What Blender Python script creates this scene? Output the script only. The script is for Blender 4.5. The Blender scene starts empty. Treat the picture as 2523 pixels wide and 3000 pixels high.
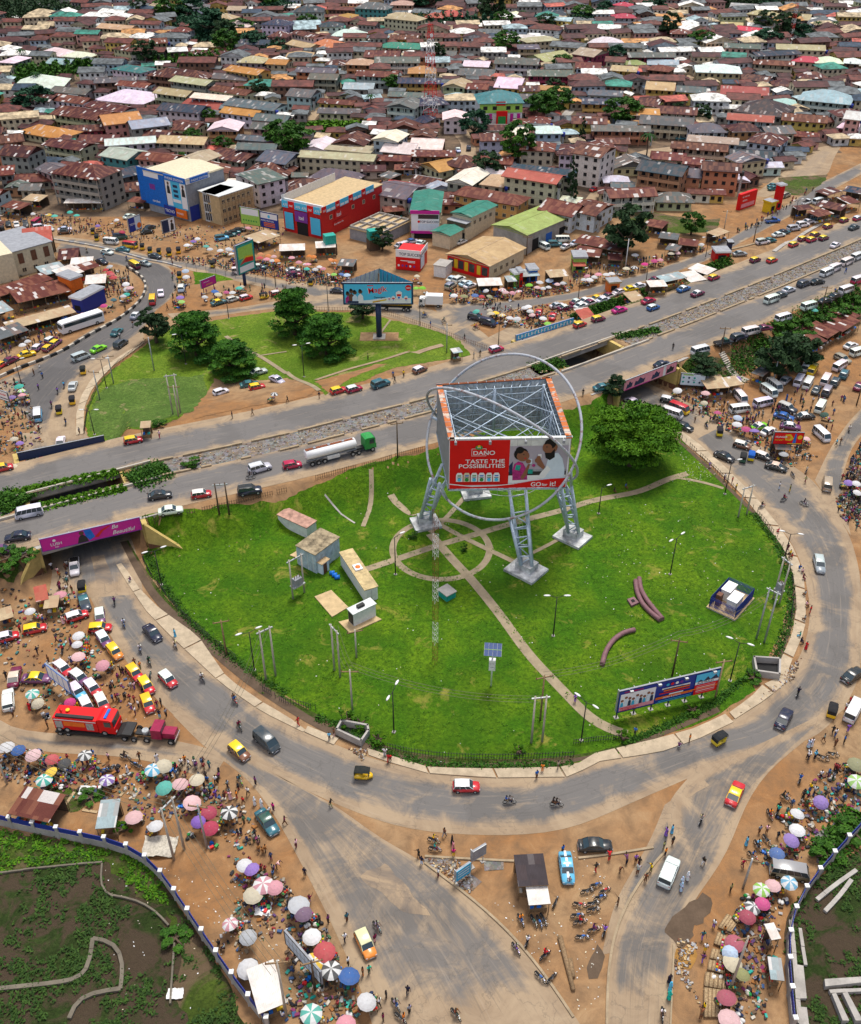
import bpy,bmesh,math,random
import numpy as np
from mathutils import Vector,Matrix,noise
S = bpy.context.scene
# ---------------------------------------------------------------- camera, world, sun, exposure
TH = math.radians(35.7); FPX = 2825.0; CH = 109.5
cam = bpy.data.cameras.new("camera"); cam_o = bpy.data.objects.new("camera",cam); S.collection.objects.link(cam_o)
cam_o.location = (0,0,CH); cam_o.rotation_euler = (math.pi/2 - TH,0,0)
cam.sensor_fit = 'VERTICAL'; cam.sensor_height = 24; cam.lens = 24*FPX/3000; cam.clip_start = 1; cam.clip_end = 5000
S.camera = cam_o
S.render.resolution_x = 861; S.render.resolution_y = 1024
w = bpy.data.worlds.new("World"); S.world = w; w.use_nodes = True
nt = w.node_tree; bg = nt.nodes['Background']; sky = nt.nodes.new('ShaderNodeTexSky'); sky.sky_type = 'NISHITA'
sky.sun_disc = False; sky.sun_elevation = math.radians(66); sky.sun_rotation = math.radians(200); sky.dust_density = 3.0; sky.air_density = 1.0
nt.links.new(sky.outputs[0],bg.inputs[0]); bg.inputs[1].default_value = 0.078
sun = bpy.data.lights.new("sun",'SUN'); sun.energy = 2.6; sun.angle = math.radians(20); sun.color = (1,.95,.88)
sun_o = bpy.data.objects.new("sun",sun); S.collection.objects.link(sun_o); sun_o.rotation_euler = (math.radians(24),0,math.radians(160)); sun_o.location = (0,0,200)
S.view_settings.view_transform = 'Standard'; S.view_settings.look = 'None'; S.view_settings.exposure = 0.68
S.cycles.max_bounces = 4; S.cycles.diffuse_bounces = 2; S.cycles.glossy_bounces = 2; S.cycles.transmission_bounces = 2; S.cycles.transparent_max_bounces = 4
S.cycles.use_denoising = True
rnd = random.Random(7)
# ---------------------------------------------------------------- surveying: crop pixels -> ground
CR = dict(A=(0,0,2.1),B=(840,0,2.1),C=(1680,0,2.0925),D=(0,700,2.1),E=(840,700,2.1),F=(1680,700,2.0925),G=(0,1450,2.1),H=(840,1450,2.1),
  I=(1680,1450,2.0925),J=(0,2200,2.1),K=(840,2200,2.1),L=(1680,2200,2.0925),Z=(0,0,1764/2523.),M=(380,480,3.528),N=(860,540,3.528),
  O=(1240,560,3.528),P=(0,620,3.528),Q=(2023,900,3.528),T=(1200,1000,2.835))
def full(c,x,y):
 a,b,s = CR[c]; return a+x/s,b+y/s
def ray(U,V):
 x = U-1261.5; y = 1500-V
 return x,FPX*math.cos(TH)+y*math.sin(TH),-FPX*math.sin(TH)+y*math.cos(TH)
def gz(c,x,y,z):
 d = ray(*full(c,x,y)); t = (z-CH)/d[2]; return (d[0]*t,d[1]*t)
def prj(X,Y,Z):
 Z -= CH; dep = Y*math.cos(TH)-Z*math.sin(TH); up = Y*math.sin(TH)+Z*math.cos(TH)
 return 1261.5+FPX*X/dep,1500-FPX*up/dep
# the raised highway: axis, profile, two underpasses
AX = np.array([(-300,40),(-140,112),(-85,142),(-57,157.6),(-30,169),(0,184.5),(34,206),(64,228.5),(92,250.5),(129,281),(260,395),(500,600)],float)
def axis(x,y):
 """signed offset from the highway axis (north positive) and distance along it"""
 x = np.asarray(x,float); y = np.asarray(y,float)
 best = np.full(x.shape,1e9); sd = np.zeros(x.shape); tt = np.zeros(x.shape); acc = 0.
 for (ax,ay),(bx,by) in zip(AX[:-1],AX[1:]):
  L = math.hypot(bx-ax,by-ay); ux,uy = (bx-ax)/L,(by-ay)/L
  s = np.clip((x-ax)*ux+(y-ay)*uy,0,L); dx = x-ax-s*ux; dy = y-ay-s*uy; d = np.hypot(dx,dy)
  m = d < best; best = np.where(m,d,best); sd = np.where(m,np.where(ux*dy-uy*dx > 0,d,-d),sd); tt = np.where(m,acc+s,tt); acc += L
 return sd,tt
def axp(t,off):
 acc = 0.
 for (ax,ay),(bx,by) in zip(AX[:-1],AX[1:]):
  L = math.hypot(bx-ax,by-ay)
  if t <= acc+L or (bx,by) == tuple(AX[-1]):
   ux,uy = (bx-ax)/L,(by-ay)/L; s = t-acc
   return ax+ux*s-uy*off,ay+uy*s+ux*off
  acc += L
CORL = [(-64,112),(-68.5,133),(-76.2,149.5),(-83.5,163.5),(-92,184),(-84,196),(-72,190),(-67,169),(-59,153.5),(-52.6,140.5),(-40,124)]
CORR = [(64,164),(43,191),(30.7,203.5),(20.8,217),(2,236),(24,250),(36.4,228.3),(46,214),(57.4,202.6),(74,184)]
def pdist(x,y,P):
 """distance outside polygon P (0 inside)"""
 x = np.asarray(x,float); y = np.asarray(y,float); best = np.full(x.shape,1e9); ins = np.zeros(x.shape,bool)
 n = len(P)
 for i in range(n):
  ax,ay = P[i]; bx,by = P[(i+1) % n]; dx,dy = bx-ax,by-ay; L2 = dx*dx+dy*dy
  s = np.clip(((x-ax)*dx+(y-ay)*dy)/L2,0,1); best = np.minimum(best,np.hypot(x-ax-s*dx,y-ay-s*dy))
  if ay != by:
   c = ((ay > y) != (by > y)) & (x < (bx-ax)*(y-ay)/(by-ay)+ax); ins ^= c
 return np.where(ins,0,best)
def sm(t): t = np.clip(t,0,1); return t*t*(3-2*t)
HD = 5.5
def hfull(x,y):
 sd,tt = axis(x,y); x = np.asarray(x,float)
 tN = sm((tt-(axT[0]))/60.)          # north side rises to the highway level towards the east
 wS = 8.0
 park = sm((tt-tPark0)/6.)*(1-sm((tt-tPark1)/8.))
 wN = 5.0+20*park
 a = np.where(sd < 0,1-sm((-sd-14.3)/wS),1-sm((sd-15.3)/wN))
 base = np.where(sd > 0,4.2*tN*sm((sd-8)/12.),0)
 return np.maximum(HD*a,base),sd
axT = [float(axis(50.,235.)[1])]; tPark0 = float(axis(-66.,165.)[1]); tPark1 = float(axis(12.,190.)[1])
def h(x,y):
 v,sd = hfull(x,y)
 k = np.where(np.abs(sd) < 15.6,0.7,5.0)
 fl = sm(pdist(x,y,CORL)/k); fr = sm(pdist(x,y,CORR)/k)
 return v*fl*fr
GRID = []
def h1(x,y):
 if GRID and -104 < x < 160 and 40 < y < 345:
  i,j = int(x+104),int(y-40); i = min(i,262); j = min(j,303); f,g = x+104-i,y-40-j; A = GRID[0]
  return float((A[j,i]*(1-f)+A[j,i+1]*f)*(1-g)+(A[j+1,i]*(1-f)+A[j+1,i+1]*f)*g)
 return float(h(np.array([x]),np.array([y]))[0])
def hh(x,y): return float(hfull(np.array([x]),np.array([y]))[0][0])
def W(c,x,y,z=0.0):
 """the point where the sight line through this pixel first comes within z of the ground"""
 d = ray(*full(c,x,y)); zs = np.linspace(HD+z+.4,z-.02,60); t = (zs-CH)/d[2]; X = d[0]*t; Y = d[1]*t
 g = zs-z-h(X,Y); i = int(np.argmax(g <= 0))
 if g[i] > 0: i = 59
 if i > 0 and g[i-1] > 0 and g[i] <= 0:
  f = g[i-1]/(g[i-1]-g[i]); return (X[i-1]+(X[i]-X[i-1])*f,Y[i-1]+(Y[i]-Y[i-1])*f)
 return (float(X[i]),float(Y[i]))
def Wd(c,x,y,z=0.0):   # on the highway deck, bridges included
 return gz(c,x,y,HD+z)
def top_h(c,x,y,x2,y2):
 """height above ground of a point seen at (x2,y2) standing over the ground point seen at (x,y)"""
 X,Y = W(c,x,y); z0 = h1(X,Y); U,V = full(c,x2,y2); lo,hi = 0.,80.
 for _ in range(40):
  m = (lo+hi)/2
  if prj(X,Y,z0+m)[1] > V: lo = m
  else: hi = m
 return lo
# ---------------------------------------------------------------- materials
MATS = {}
def newmat(name):
 m = bpy.data.materials.new(name); m.use_nodes = True; MATS[name] = m; n = m.node_tree.nodes; return m,m.node_tree,n['Principled BSDF']
def N(t,typ,**kw):
 n = t.nodes.new(typ)
 for k,v in kw.items():
  if k in ('ins',):
   for a,b in v.items(): n.inputs[a].default_value = b
  else: setattr(n,k,v)
 return n
def link(t,a,b): t.links.new(a,b)
def c3(c): return (c[0],c[1],c[2],1)
def plain(name,col,rough=.7,var=.12,scale=3.,metal=0.,bump=0.,spec=.3):
 """a painted or raw surface with gentle blotchy wear"""
 if name in MATS: return MATS[name]
 m,t,p = newmat(name); geo = N(t,'ShaderNodeNewGeometry'); no = N(t,'ShaderNodeTexNoise',ins={'Scale': scale,'Detail': 4,'Roughness': .65})
 link(t,geo.outputs['Position'],no.inputs['Vector'])
 mr = N(t,'ShaderNodeMapRange',ins={1: .3,2: .7,3: 1-var*1.6,4: 1+var}); link(t,no.outputs[0],mr.inputs[0])
 mx = N(t,'ShaderNodeVectorMath',operation='SCALE'); mx.inputs[0].default_value = col[:3]; link(t,mr.outputs[0],mx.inputs['Scale'])
 link(t,mx.outputs[0],p.inputs['Base Color']); p.inputs['Roughness'].default_value = rough; p.inputs['Metallic'].default_value = metal; p.inputs['Specular IOR Level'].default_value = spec
 if bump:
  b = N(t,'ShaderNodeBump',ins={'Strength': bump,'Distance': .1}); link(t,no.outputs[0],b.inputs['Height']); link(t,b.outputs[0],p.inputs['Normal'])
 return m
def objcol(name,rough=.35,var=.06,dirt=.25,spec=.5,coat=0.,pattern=None):
 """takes the paint colour from the object, with dust on it"""
 if name in MATS: return MATS[name]
 m,t,p = newmat(name); oi = N(t,'ShaderNodeObjectInfo'); geo = N(t,'ShaderNodeNewGeometry')
 no = N(t,'ShaderNodeTexNoise',ins={'Scale': 1.7,'Detail': 4,'Roughness': .7}); link(t,geo.outputs['Position'],no.inputs['Vector'])
 mr = N(t,'ShaderNodeMapRange',ins={1: .45,2: .8,3: 0,4: dirt}); link(t,no.outputs[0],mr.inputs[0])
 mx = N(t,'ShaderNodeMix',data_type='RGBA'); mx.inputs[7].default_value = (.27,.2,.13,1)
 link(t,mr.outputs[0],mx.inputs[0]); link(t,oi.outputs['Color'],mx.inputs[6]); last = mx.outputs[2]
 if pattern == 'gore':
  at = N(t,'ShaderNodeAttribute',attribute_name='gore'); m2 = N(t,'ShaderNodeMix',data_type='RGBA')
  mu = N(t,'ShaderNodeMath',operation='MULTIPLY'); link(t,at.outputs['Fac'],mu.inputs[0]); link(t,oi.outputs['Alpha'],mu.inputs[1])
  m2.inputs[7].default_value = (.62,.62,.6,1); link(t,last,m2.inputs[6]); link(t,mu.outputs[0],m2.inputs[0]); last = m2.outputs[2]
 if pattern == 'print':
  v = N(t,'ShaderNodeTexVoronoi',ins={'Scale': 9.0}); tc = N(t,'ShaderNodeTexCoord'); link(t,tc.outputs['Object'],v.inputs['Vector'])
  m2 = N(t,'ShaderNodeMix',data_type='RGBA',blend_type='OVERLAY'); m2.inputs[0].default_value = .45; link(t,last,m2.inputs[6]); link(t,v.outputs['Color'],m2.inputs[7]); last = m2.outputs[2]
 link(t,last,p.inputs['Base Color']); p.inputs['Roughness'].default_value = rough; p.inputs['Specular IOR Level'].default_value = spec; p.inputs['Coat Weight'].default_value = coat
 return m
def ramp(t,stops):
 r = N(t,'ShaderNodeValToRGB'); e = r.color_ramp.elements
 while len(e) < len(stops): e.new(.5)
 for el,(a,b) in zip(e,stops): el.position = a; el.color = c3(b)
 return r
def noise_at(t,scale,detail=5,rough=.6,dist=0.,vec=None):
 n = N(t,'ShaderNodeTexNoise',ins={'Scale': scale,'Detail': detail,'Roughness': rough,'Distortion': dist})
 if vec is None: vec = N(t,'ShaderNodeNewGeometry').outputs['Position']
 link(t,vec,n.inputs['Vector']); return n.outputs[0]
def mixc(t,fac,a,b,blend='MIX'):
 m = N(t,'ShaderNodeMix',data_type='RGBA',blend_type=blend)
 for s,v in ((6,a),(7,b)):
  if isinstance(v,tuple): m.inputs[s].default_value = c3(v)
  else: link(t,v,m.inputs[s])
 if isinstance(fac,float): m.inputs[0].default_value = fac
 else: link(t,fac,m.inputs[0])
 return m.outputs[2]
def rng(t,v,a,b,c=0.,d=1.):
 m = N(t,'ShaderNodeMapRange',ins={1: a,2: b,3: c,4: d}); link(t,v,m.inputs[0]); return m.outputs[0]
def fmath(t,op,a,b):
 m = N(t,'ShaderNodeMath',operation=op)
 for i,v in enumerate((a,b)):
  if isinstance(v,(int,float)): m.inputs[i].default_value = v
  else: link(t,v,m.inputs[i])
 return m.outputs[0]
def finish(t,p,col,rough=.9,hgt=None,bs=.3,bd=.1):
 link(t,col,p.inputs['Base Color']); p.inputs['Roughness'].default_value = rough; p.inputs['Specular IOR Level'].default_value = .15
 if hgt is not None:
  b = N(t,'ShaderNodeBump',ins={'Strength': bs,'Distance': bd}); link(t,hgt,b.inputs['Height']); link(t,b.outputs[0],p.inputs['Normal'])
DUST = (.33,.215,.115); DUST2 = (.40,.27,.145); ORANGE = (.30,.15,.06)
def mat_soil():
 m,t,p = newmat('soil'); big = noise_at(t,.035,4,.6); mid = noise_at(t,.35,6,.7,.6); fine = noise_at(t,3.,5,.75)
 c = mixc(t,rng(t,big,.38,.58),DUST,ORANGE); c = mixc(t,rng(t,mid,.42,.68,0,.8),c,(.165,.10,.055)); c = mixc(t,rng(t,mid,.3,.42,.45,0),c,DUST2)
 c = mixc(t,rng(t,fine,.55,.8,0,.5),c,(.17,.12,.08)); finish(t,p,c,.95,fine,.5,.15)
def mat_town():
 m,t,p = newmat('town_soil'); mid = noise_at(t,.12,6,.7,.6); fine = noise_at(t,1.5,5,.75)
 c = mixc(t,rng(t,mid,.4,.62),(.085,.062,.045),(.20,.135,.085)); c = mixc(t,rng(t,fine,.5,.75,0,.7),c,(.075,.07,.05)); finish(t,p,c,.95,fine,.5,.2)
def mat_road(name,base,dusty,edge=.5,tracks=1.):
 """asphalt strip: u runs across, v along; grey lanes, sand drifted to the edges and between the wheel tracks, tar patches"""
 m,t,p = newmat(name); uv = N(t,'ShaderNodeUVMap',uv_map='road'); sp = N(t,'ShaderNodeSeparateXYZ'); link(t,uv.outputs[0],sp.inputs[0])
 cr = N(t,'ShaderNodeCombineXYZ'); link(t,fmath(t,'MULTIPLY',sp.outputs[0],1.1),cr.inputs[0]); link(t,fmath(t,'MULTIPLY',sp.outputs[1],.05),cr.inputs[1])
 streak = noise_at(t,1.,5,.62,.25,cr.outputs[0]); mid = noise_at(t,.16,6,.68,.8); fine = noise_at(t,4.,4,.8)
 e = N(t,'ShaderNodeAttribute',attribute_name='edge').outputs['Fac']
 df = fmath(t,'ADD',fmath(t,'MULTIPLY',fmath(t,'SUBTRACT',1.,e),edge*2.),fmath(t,'MULTIPLY',fmath(t,'SUBTRACT',mid,.5),2.6))
 df = fmath(t,'ADD',df,fmath(t,'MULTIPLY',fmath(t,'SUBTRACT',streak,.5),1.1*tracks)); df = fmath(t,'ADD',df,dusty-.5)
 c = mixc(t,rng(t,fine,.3,.8,0,.35),base,tuple(x*.72 for x in base))
 c = mixc(t,rng(t,noise_at(t,.07,3,.5),.5,.56,0,.35),c,tuple(x*.62 for x in base))
 c = mixc(t,rng(t,df,.12,.8,0,.92),c,mixc(t,rng(t,mid,.4,.6),(.285,.205,.13),(.37,.275,.175))); vo = N(t,'ShaderNodeTexVoronoi',feature='DISTANCE_TO_EDGE',ins={'Scale': .16}); wp = N(t,'ShaderNodeVectorMath',operation='ADD'); wn = N(t,'ShaderNodeTexNoise',ins={'Scale': .5,'Detail': 4}); wm = N(t,'ShaderNodeVectorMath',operation='SCALE'); wm.inputs['Scale'].default_value = 5.; gp = N(t,'ShaderNodeNewGeometry').outputs['Position']; link(t,gp,wn.inputs['Vector']); link(t,wn.outputs['Color'],wm.inputs[0]); link(t,gp,wp.inputs[0]); link(t,wm.outputs[0],wp.inputs[1]); link(t,wp.outputs[0],vo.inputs['Vector']); c = mixc(t,rng(t,vo.outputs['Distance'],.0,.018,.3,0),c,tuple(x*.45 for x in base)); sk = noise_at(t,1.9,5,.7,.1,cr.outputs[0]); c = mixc(t,rng(t,sk,.56,.68,0,.35),c,tuple(x*.55 for x in base)); c = mixc(t,rng(t,sk,.32,.44,.25,0),c,(.42,.34,.25)); c = mixc(t,rng(t,noise_at(t,.9,8,.85,1.5),.6,.64,0,.5),c,tuple(x*.6 for x in base))
 finish(t,p,c,.88,fine,.25,.05)
def mat_grass(name,a,b,bare,barec,amt):
 m,t,p = newmat(name); g1 = noise_at(t,.11,4,.62,.4); g2 = noise_at(t,1.3,6,.85,.4); g3 = noise_at(t,2.6,4,.9)
 c = mixc(t,rng(t,g1,.38,.62),a,b); c = mixc(t,rng(t,g2,.42,.62,0,.75),c,tuple(x*.38 for x in a)); c = mixc(t,rng(t,g2,.3,.42,.6,0),c,tuple(x*1.4 for x in b)); c = mixc(t,rng(t,noise_at(t,.045,5,.7,1.),.45,.62,0,.5),c,tuple(x*.55 for x in a))
 c = mixc(t,rng(t,g3,.5,.75,0,.55),c,tuple(x*.4 for x in a))
 bb = noise_at(t,bare,5,.7,.7); c = mixc(t,rng(t,bb,1-amt,1-amt+.1,0,.85),c,barec); finish(t,p,c,.85,fmath(t,'ADD',g2,g3),.9,.3)
def mat_concrete(name,col,joint=0.):
 m,t,p = newmat(name); a = noise_at(t,.5,5,.7); f = noise_at(t,5.,4,.8); c = mixc(t,rng(t,a,.35,.65),col,tuple(x*.68 for x in col)); c = mixc(t,rng(t,f,.5,.8,0,.5),c,tuple(x*.5 for x in col)); finish(t,p,c,.9,f,.3,.05)
mat_soil(); mat_town()
mat_road('asphalt_highway',(.165,.155,.147),.26,.55,.75); mat_road('asphalt_ring',(.16,.15,.14),.56,.75,.85); mat_road('asphalt_worn',(.165,.15,.135),.72,.9,1.); mat_road('asphalt_fresh',(.125,.118,.115),.2,.5,.7); mat_road('dust_track',(.30,.23,.16),.8,.9,1.)
mat_grass('grass_bright',(.06,.18,.004),(.14,.26,.007),.15,(.30,.28,.05),.42)
mat_grass('grass_park',(.12,.23,.012),(.20,.29,.025),.12,(.40,.30,.13),.42)
mat_grass('grass_dull',(.10,.185,.03),(.15,.24,.045),.3,(.30,.24,.12),.4)
mat_grass('grass_rough',(.06,.10,.015),(.10,.15,.02),.1,(.17,.11,.07),.52)
mat_grass('scrub_dark',(.035,.062,.012),(.055,.085,.02),.2,(.085,.055,.038),.58)
mat_concrete('paving',(.52,.42,.29)); mat_concrete('concrete',(.45,.42,.38)); mat_concrete('kerb_concrete',(.55,.50,.42)); mat_concrete('footpath',(.36,.29,.19))
mat_concrete('barrier_yellow',(.62,.46,.16)); mat_concrete('mud',(.13,.09,.06)); mat_concrete('kerb_dusty',(.40,.31,.2)); mat_concrete('puddle_mud',(.36,.19,.05)); mat_concrete('dark_water',(.035,.035,.035))
plain('white_paint',(.74,.74,.72),.5,.1,1.5); plain('black_paint',(.03,.03,.03),.6); plain('navy_paint',(.02,.035,.09),.5); plain('rubber',(.018,.018,.018),.9)
plain('chrome',(.5,.5,.5),.3,.1,3,.7); plain('steel_blue',(.46,.55,.64),.45,.16,1.2,.15); plain('steel_grey',(.42,.46,.5),.5,.2,1.5,.2); plain('rust',(.22,.07,.03),.9,.4,4)
plain('wood',(.26,.17,.09),.9,.3,5); plain('wood_pale',(.44,.32,.18),.9,.3,5); plain('wood_dark',(.12,.08,.05),.9,.3,5); plain('galv',(.42,.44,.44),.45,.25,2,.3)
plain('red_paint',(.62,.02,.02),.45,.1,2); plain('yellow_paint',(.75,.5,.02),.45,.1,2); plain('green_paint',(.03,.28,.06),.45,.15,2); plain('blue_paint',(.01,.15,.58),.45,.15,2); plain('cyan_paint',(.05,.4,.62),.5,.15,2)
plain('magenta_paint',(.55,.02,.28),.45,.05,2); plain('orange_paint',(.8,.17,.02),.5,.1,2); plain('purple_paint',(.2,.04,.3),.5,.1,2); plain('teal_paint',(.02,.35,.28),.6,.2,2); plain('sky_paint',(.08,.52,.78),.5,.04,1); plain('lime_paint',(.35,.6,.1),.5,.1,2); plain('pink_paint',(.75,.3,.36),.5,.1,2)
plain('skin',(.11,.055,.032),.6,.1,6); plain('hair',(.012,.01,.01),.8); plain('cream_paint',(.66,.58,.40),.6,.12,1.5); plain('tan_paint',(.52,.38,.2),.7,.15,1); plain('dark_hollow',(.02,.018,.018),.9); plain('brown_paint',(.16,.07,.04),.7,.2,2)
plain('lampglass',(.8,.8,.78),.3); plain('headlight_glass',(.7,.7,.7),.2,.05); plain('tail_red',(.5,.02,.01),.3); plain('pale_metal',(.66,.68,.66),.5,.14,.8); plain('grey_paint',(.3,.31,.33),.6,.15,1); plain('trunk_bark',(.11,.075,.05),.95,.3,3)
plain('solar_cell',(.05,.09,.22),.15,.1,3,.2); plain('pipe_plum',(.20,.10,.11),.6,.15,2); plain('bag_sack',(.5,.46,.38),.9,.25,3); plain('litter_white',(.72,.72,.7),.7,.2,2)
objcol('car_paint',.3,.05,.3,.5,.3); objcol('cloth',.9,.1,.15,.1,0.,'print'); objcol('cloth_plain',.9,.1,.08,.1); objcol('canopy_cloth',.8,.05,.25,.15,0.,'gore'); objcol('wall_paint',.85,.1,.55,.1); objcol('object_paint',.6,.1,.25,.2)
m,t,p = newmat('glass_dark'); p.inputs['Base Color'].default_value = (.03,.05,.06,1); p.inputs['Roughness'].default_value = .08; p.inputs['Specular IOR Level'].default_value = .8
m,t,p = newmat('window_glass'); p.inputs['Base Color'].default_value = (.035,.04,.045,1); p.inputs['Roughness'].default_value = .2
def mat_roof():
 m,t,p = newmat('roof_sheet'); oi = N(t,'ShaderNodeObjectInfo'); uv = N(t,'ShaderNodeUVMap',uv_map='road')
 br = N(t,'ShaderNodeTexBrick',offset=.5,ins={'Scale': 1.,'Mortar Size': .0,'Brick Width': .8,'Row Height': 2.1,'Bias': 0.}); br.inputs['Color1'].default_value = (0,0,0,1); br.inputs['Color2'].default_value = (1,1,1,1)
 ad = N(t,'ShaderNodeVectorMath',operation='ADD'); link(t,uv.outputs[0],ad.inputs[0]); mu = N(t,'ShaderNodeVectorMath',operation='SCALE'); link(t,oi.outputs['Random'],mu.inputs['Scale']); mu.inputs[0].default_value = (97,53,0); link(t,mu.outputs[0],ad.inputs[1])
 link(t,ad.outputs[0],br.inputs['Vector']); blot = noise_at(t,.28,6,.75,.8); fine = noise_at(t,2.2,5,.8)
 base = oi.outputs['Color']; al = oi.outputs['Alpha']  # alpha carries how patched the roof is
 g = mixc(t,rng(t,blot,.35,.65,0,.55),base,mixc(t,1.,base,(.42,.33,.3),'MULTIPLY')); sel = br.outputs['Color']
 g = mixc(t,fmath(t,'MULTIPLY',rng(t,sel,.4,.75,0,.7),al),g,mixc(t,.5,base,(.30,.13,.07)))
 g = mixc(t,fmath(t,'MULTIPLY',rng(t,sel,.93,.94,0,.8),al),g,(.62,.6,.57)); g = mixc(t,rng(t,fine,.52,.8,0,.4),g,mixc(t,1.,base,(.5,.42,.38),'MULTIPLY'))
 wv = N(t,'ShaderNodeTexWave',wave_type='BANDS',bands_direction='X',ins={'Scale': 1.6}); link(t,uv.outputs[0],wv.inputs['Vector'])
 finish(t,p,g,.6,wv.outputs['Fac'],.35,.05)
mat_roof()
def mat_leaf(name,a,b):
 m,t,p = newmat(name); n1 = noise_at(t,.8,4,.7); oi = N(t,'ShaderNodeAttribute',attribute_name='tint').outputs['Fac']
 c = mixc(t,oi,a,b); c = mixc(t,rng(t,n1,.4,.65,0,.5),c,tuple(x*.6 for x in a)); finish(t,p,c,.7)
 p.inputs['Subsurface Weight'].default_value = 0.
mat_leaf('leaf_bright',(.02,.09,.004),(.12,.27,.010)); mat_leaf('leaf_mid',(.014,.06,.008),(.065,.17,.014)); mat_leaf('leaf_dark',(.012,.035,.012),(.035,.075,.025)); mat_leaf('leaf_teal',(.012,.05,.025),(.03,.1,.045))
def mat_litter():
 m,t,p = newmat('rubble_mix'); v = N(t,'ShaderNodeTexVoronoi',ins={'Scale': 1.6}); link(t,N(t,'ShaderNodeNewGeometry').outputs['Position'],v.inputs['Vector'])
 hs = N(t,'ShaderNodeHueSaturation',ins={'Saturation': .15,'Value': .26}); link(t,v.outputs['Color'],hs.inputs['Color']); n = noise_at(t,.5,6,.8)
 c = mixc(t,rng(t,n,.45,.6,0,.8),hs.outputs[0],(.23,.165,.105)); c = mixc(t,rng(t,noise_at(t,3.,4,.8),.45,.7,0,.7),c,(.09,.075,.06)); finish(t,p,c,.95,v.outputs['Distance'],.8,.25)
mat_litter()
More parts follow.
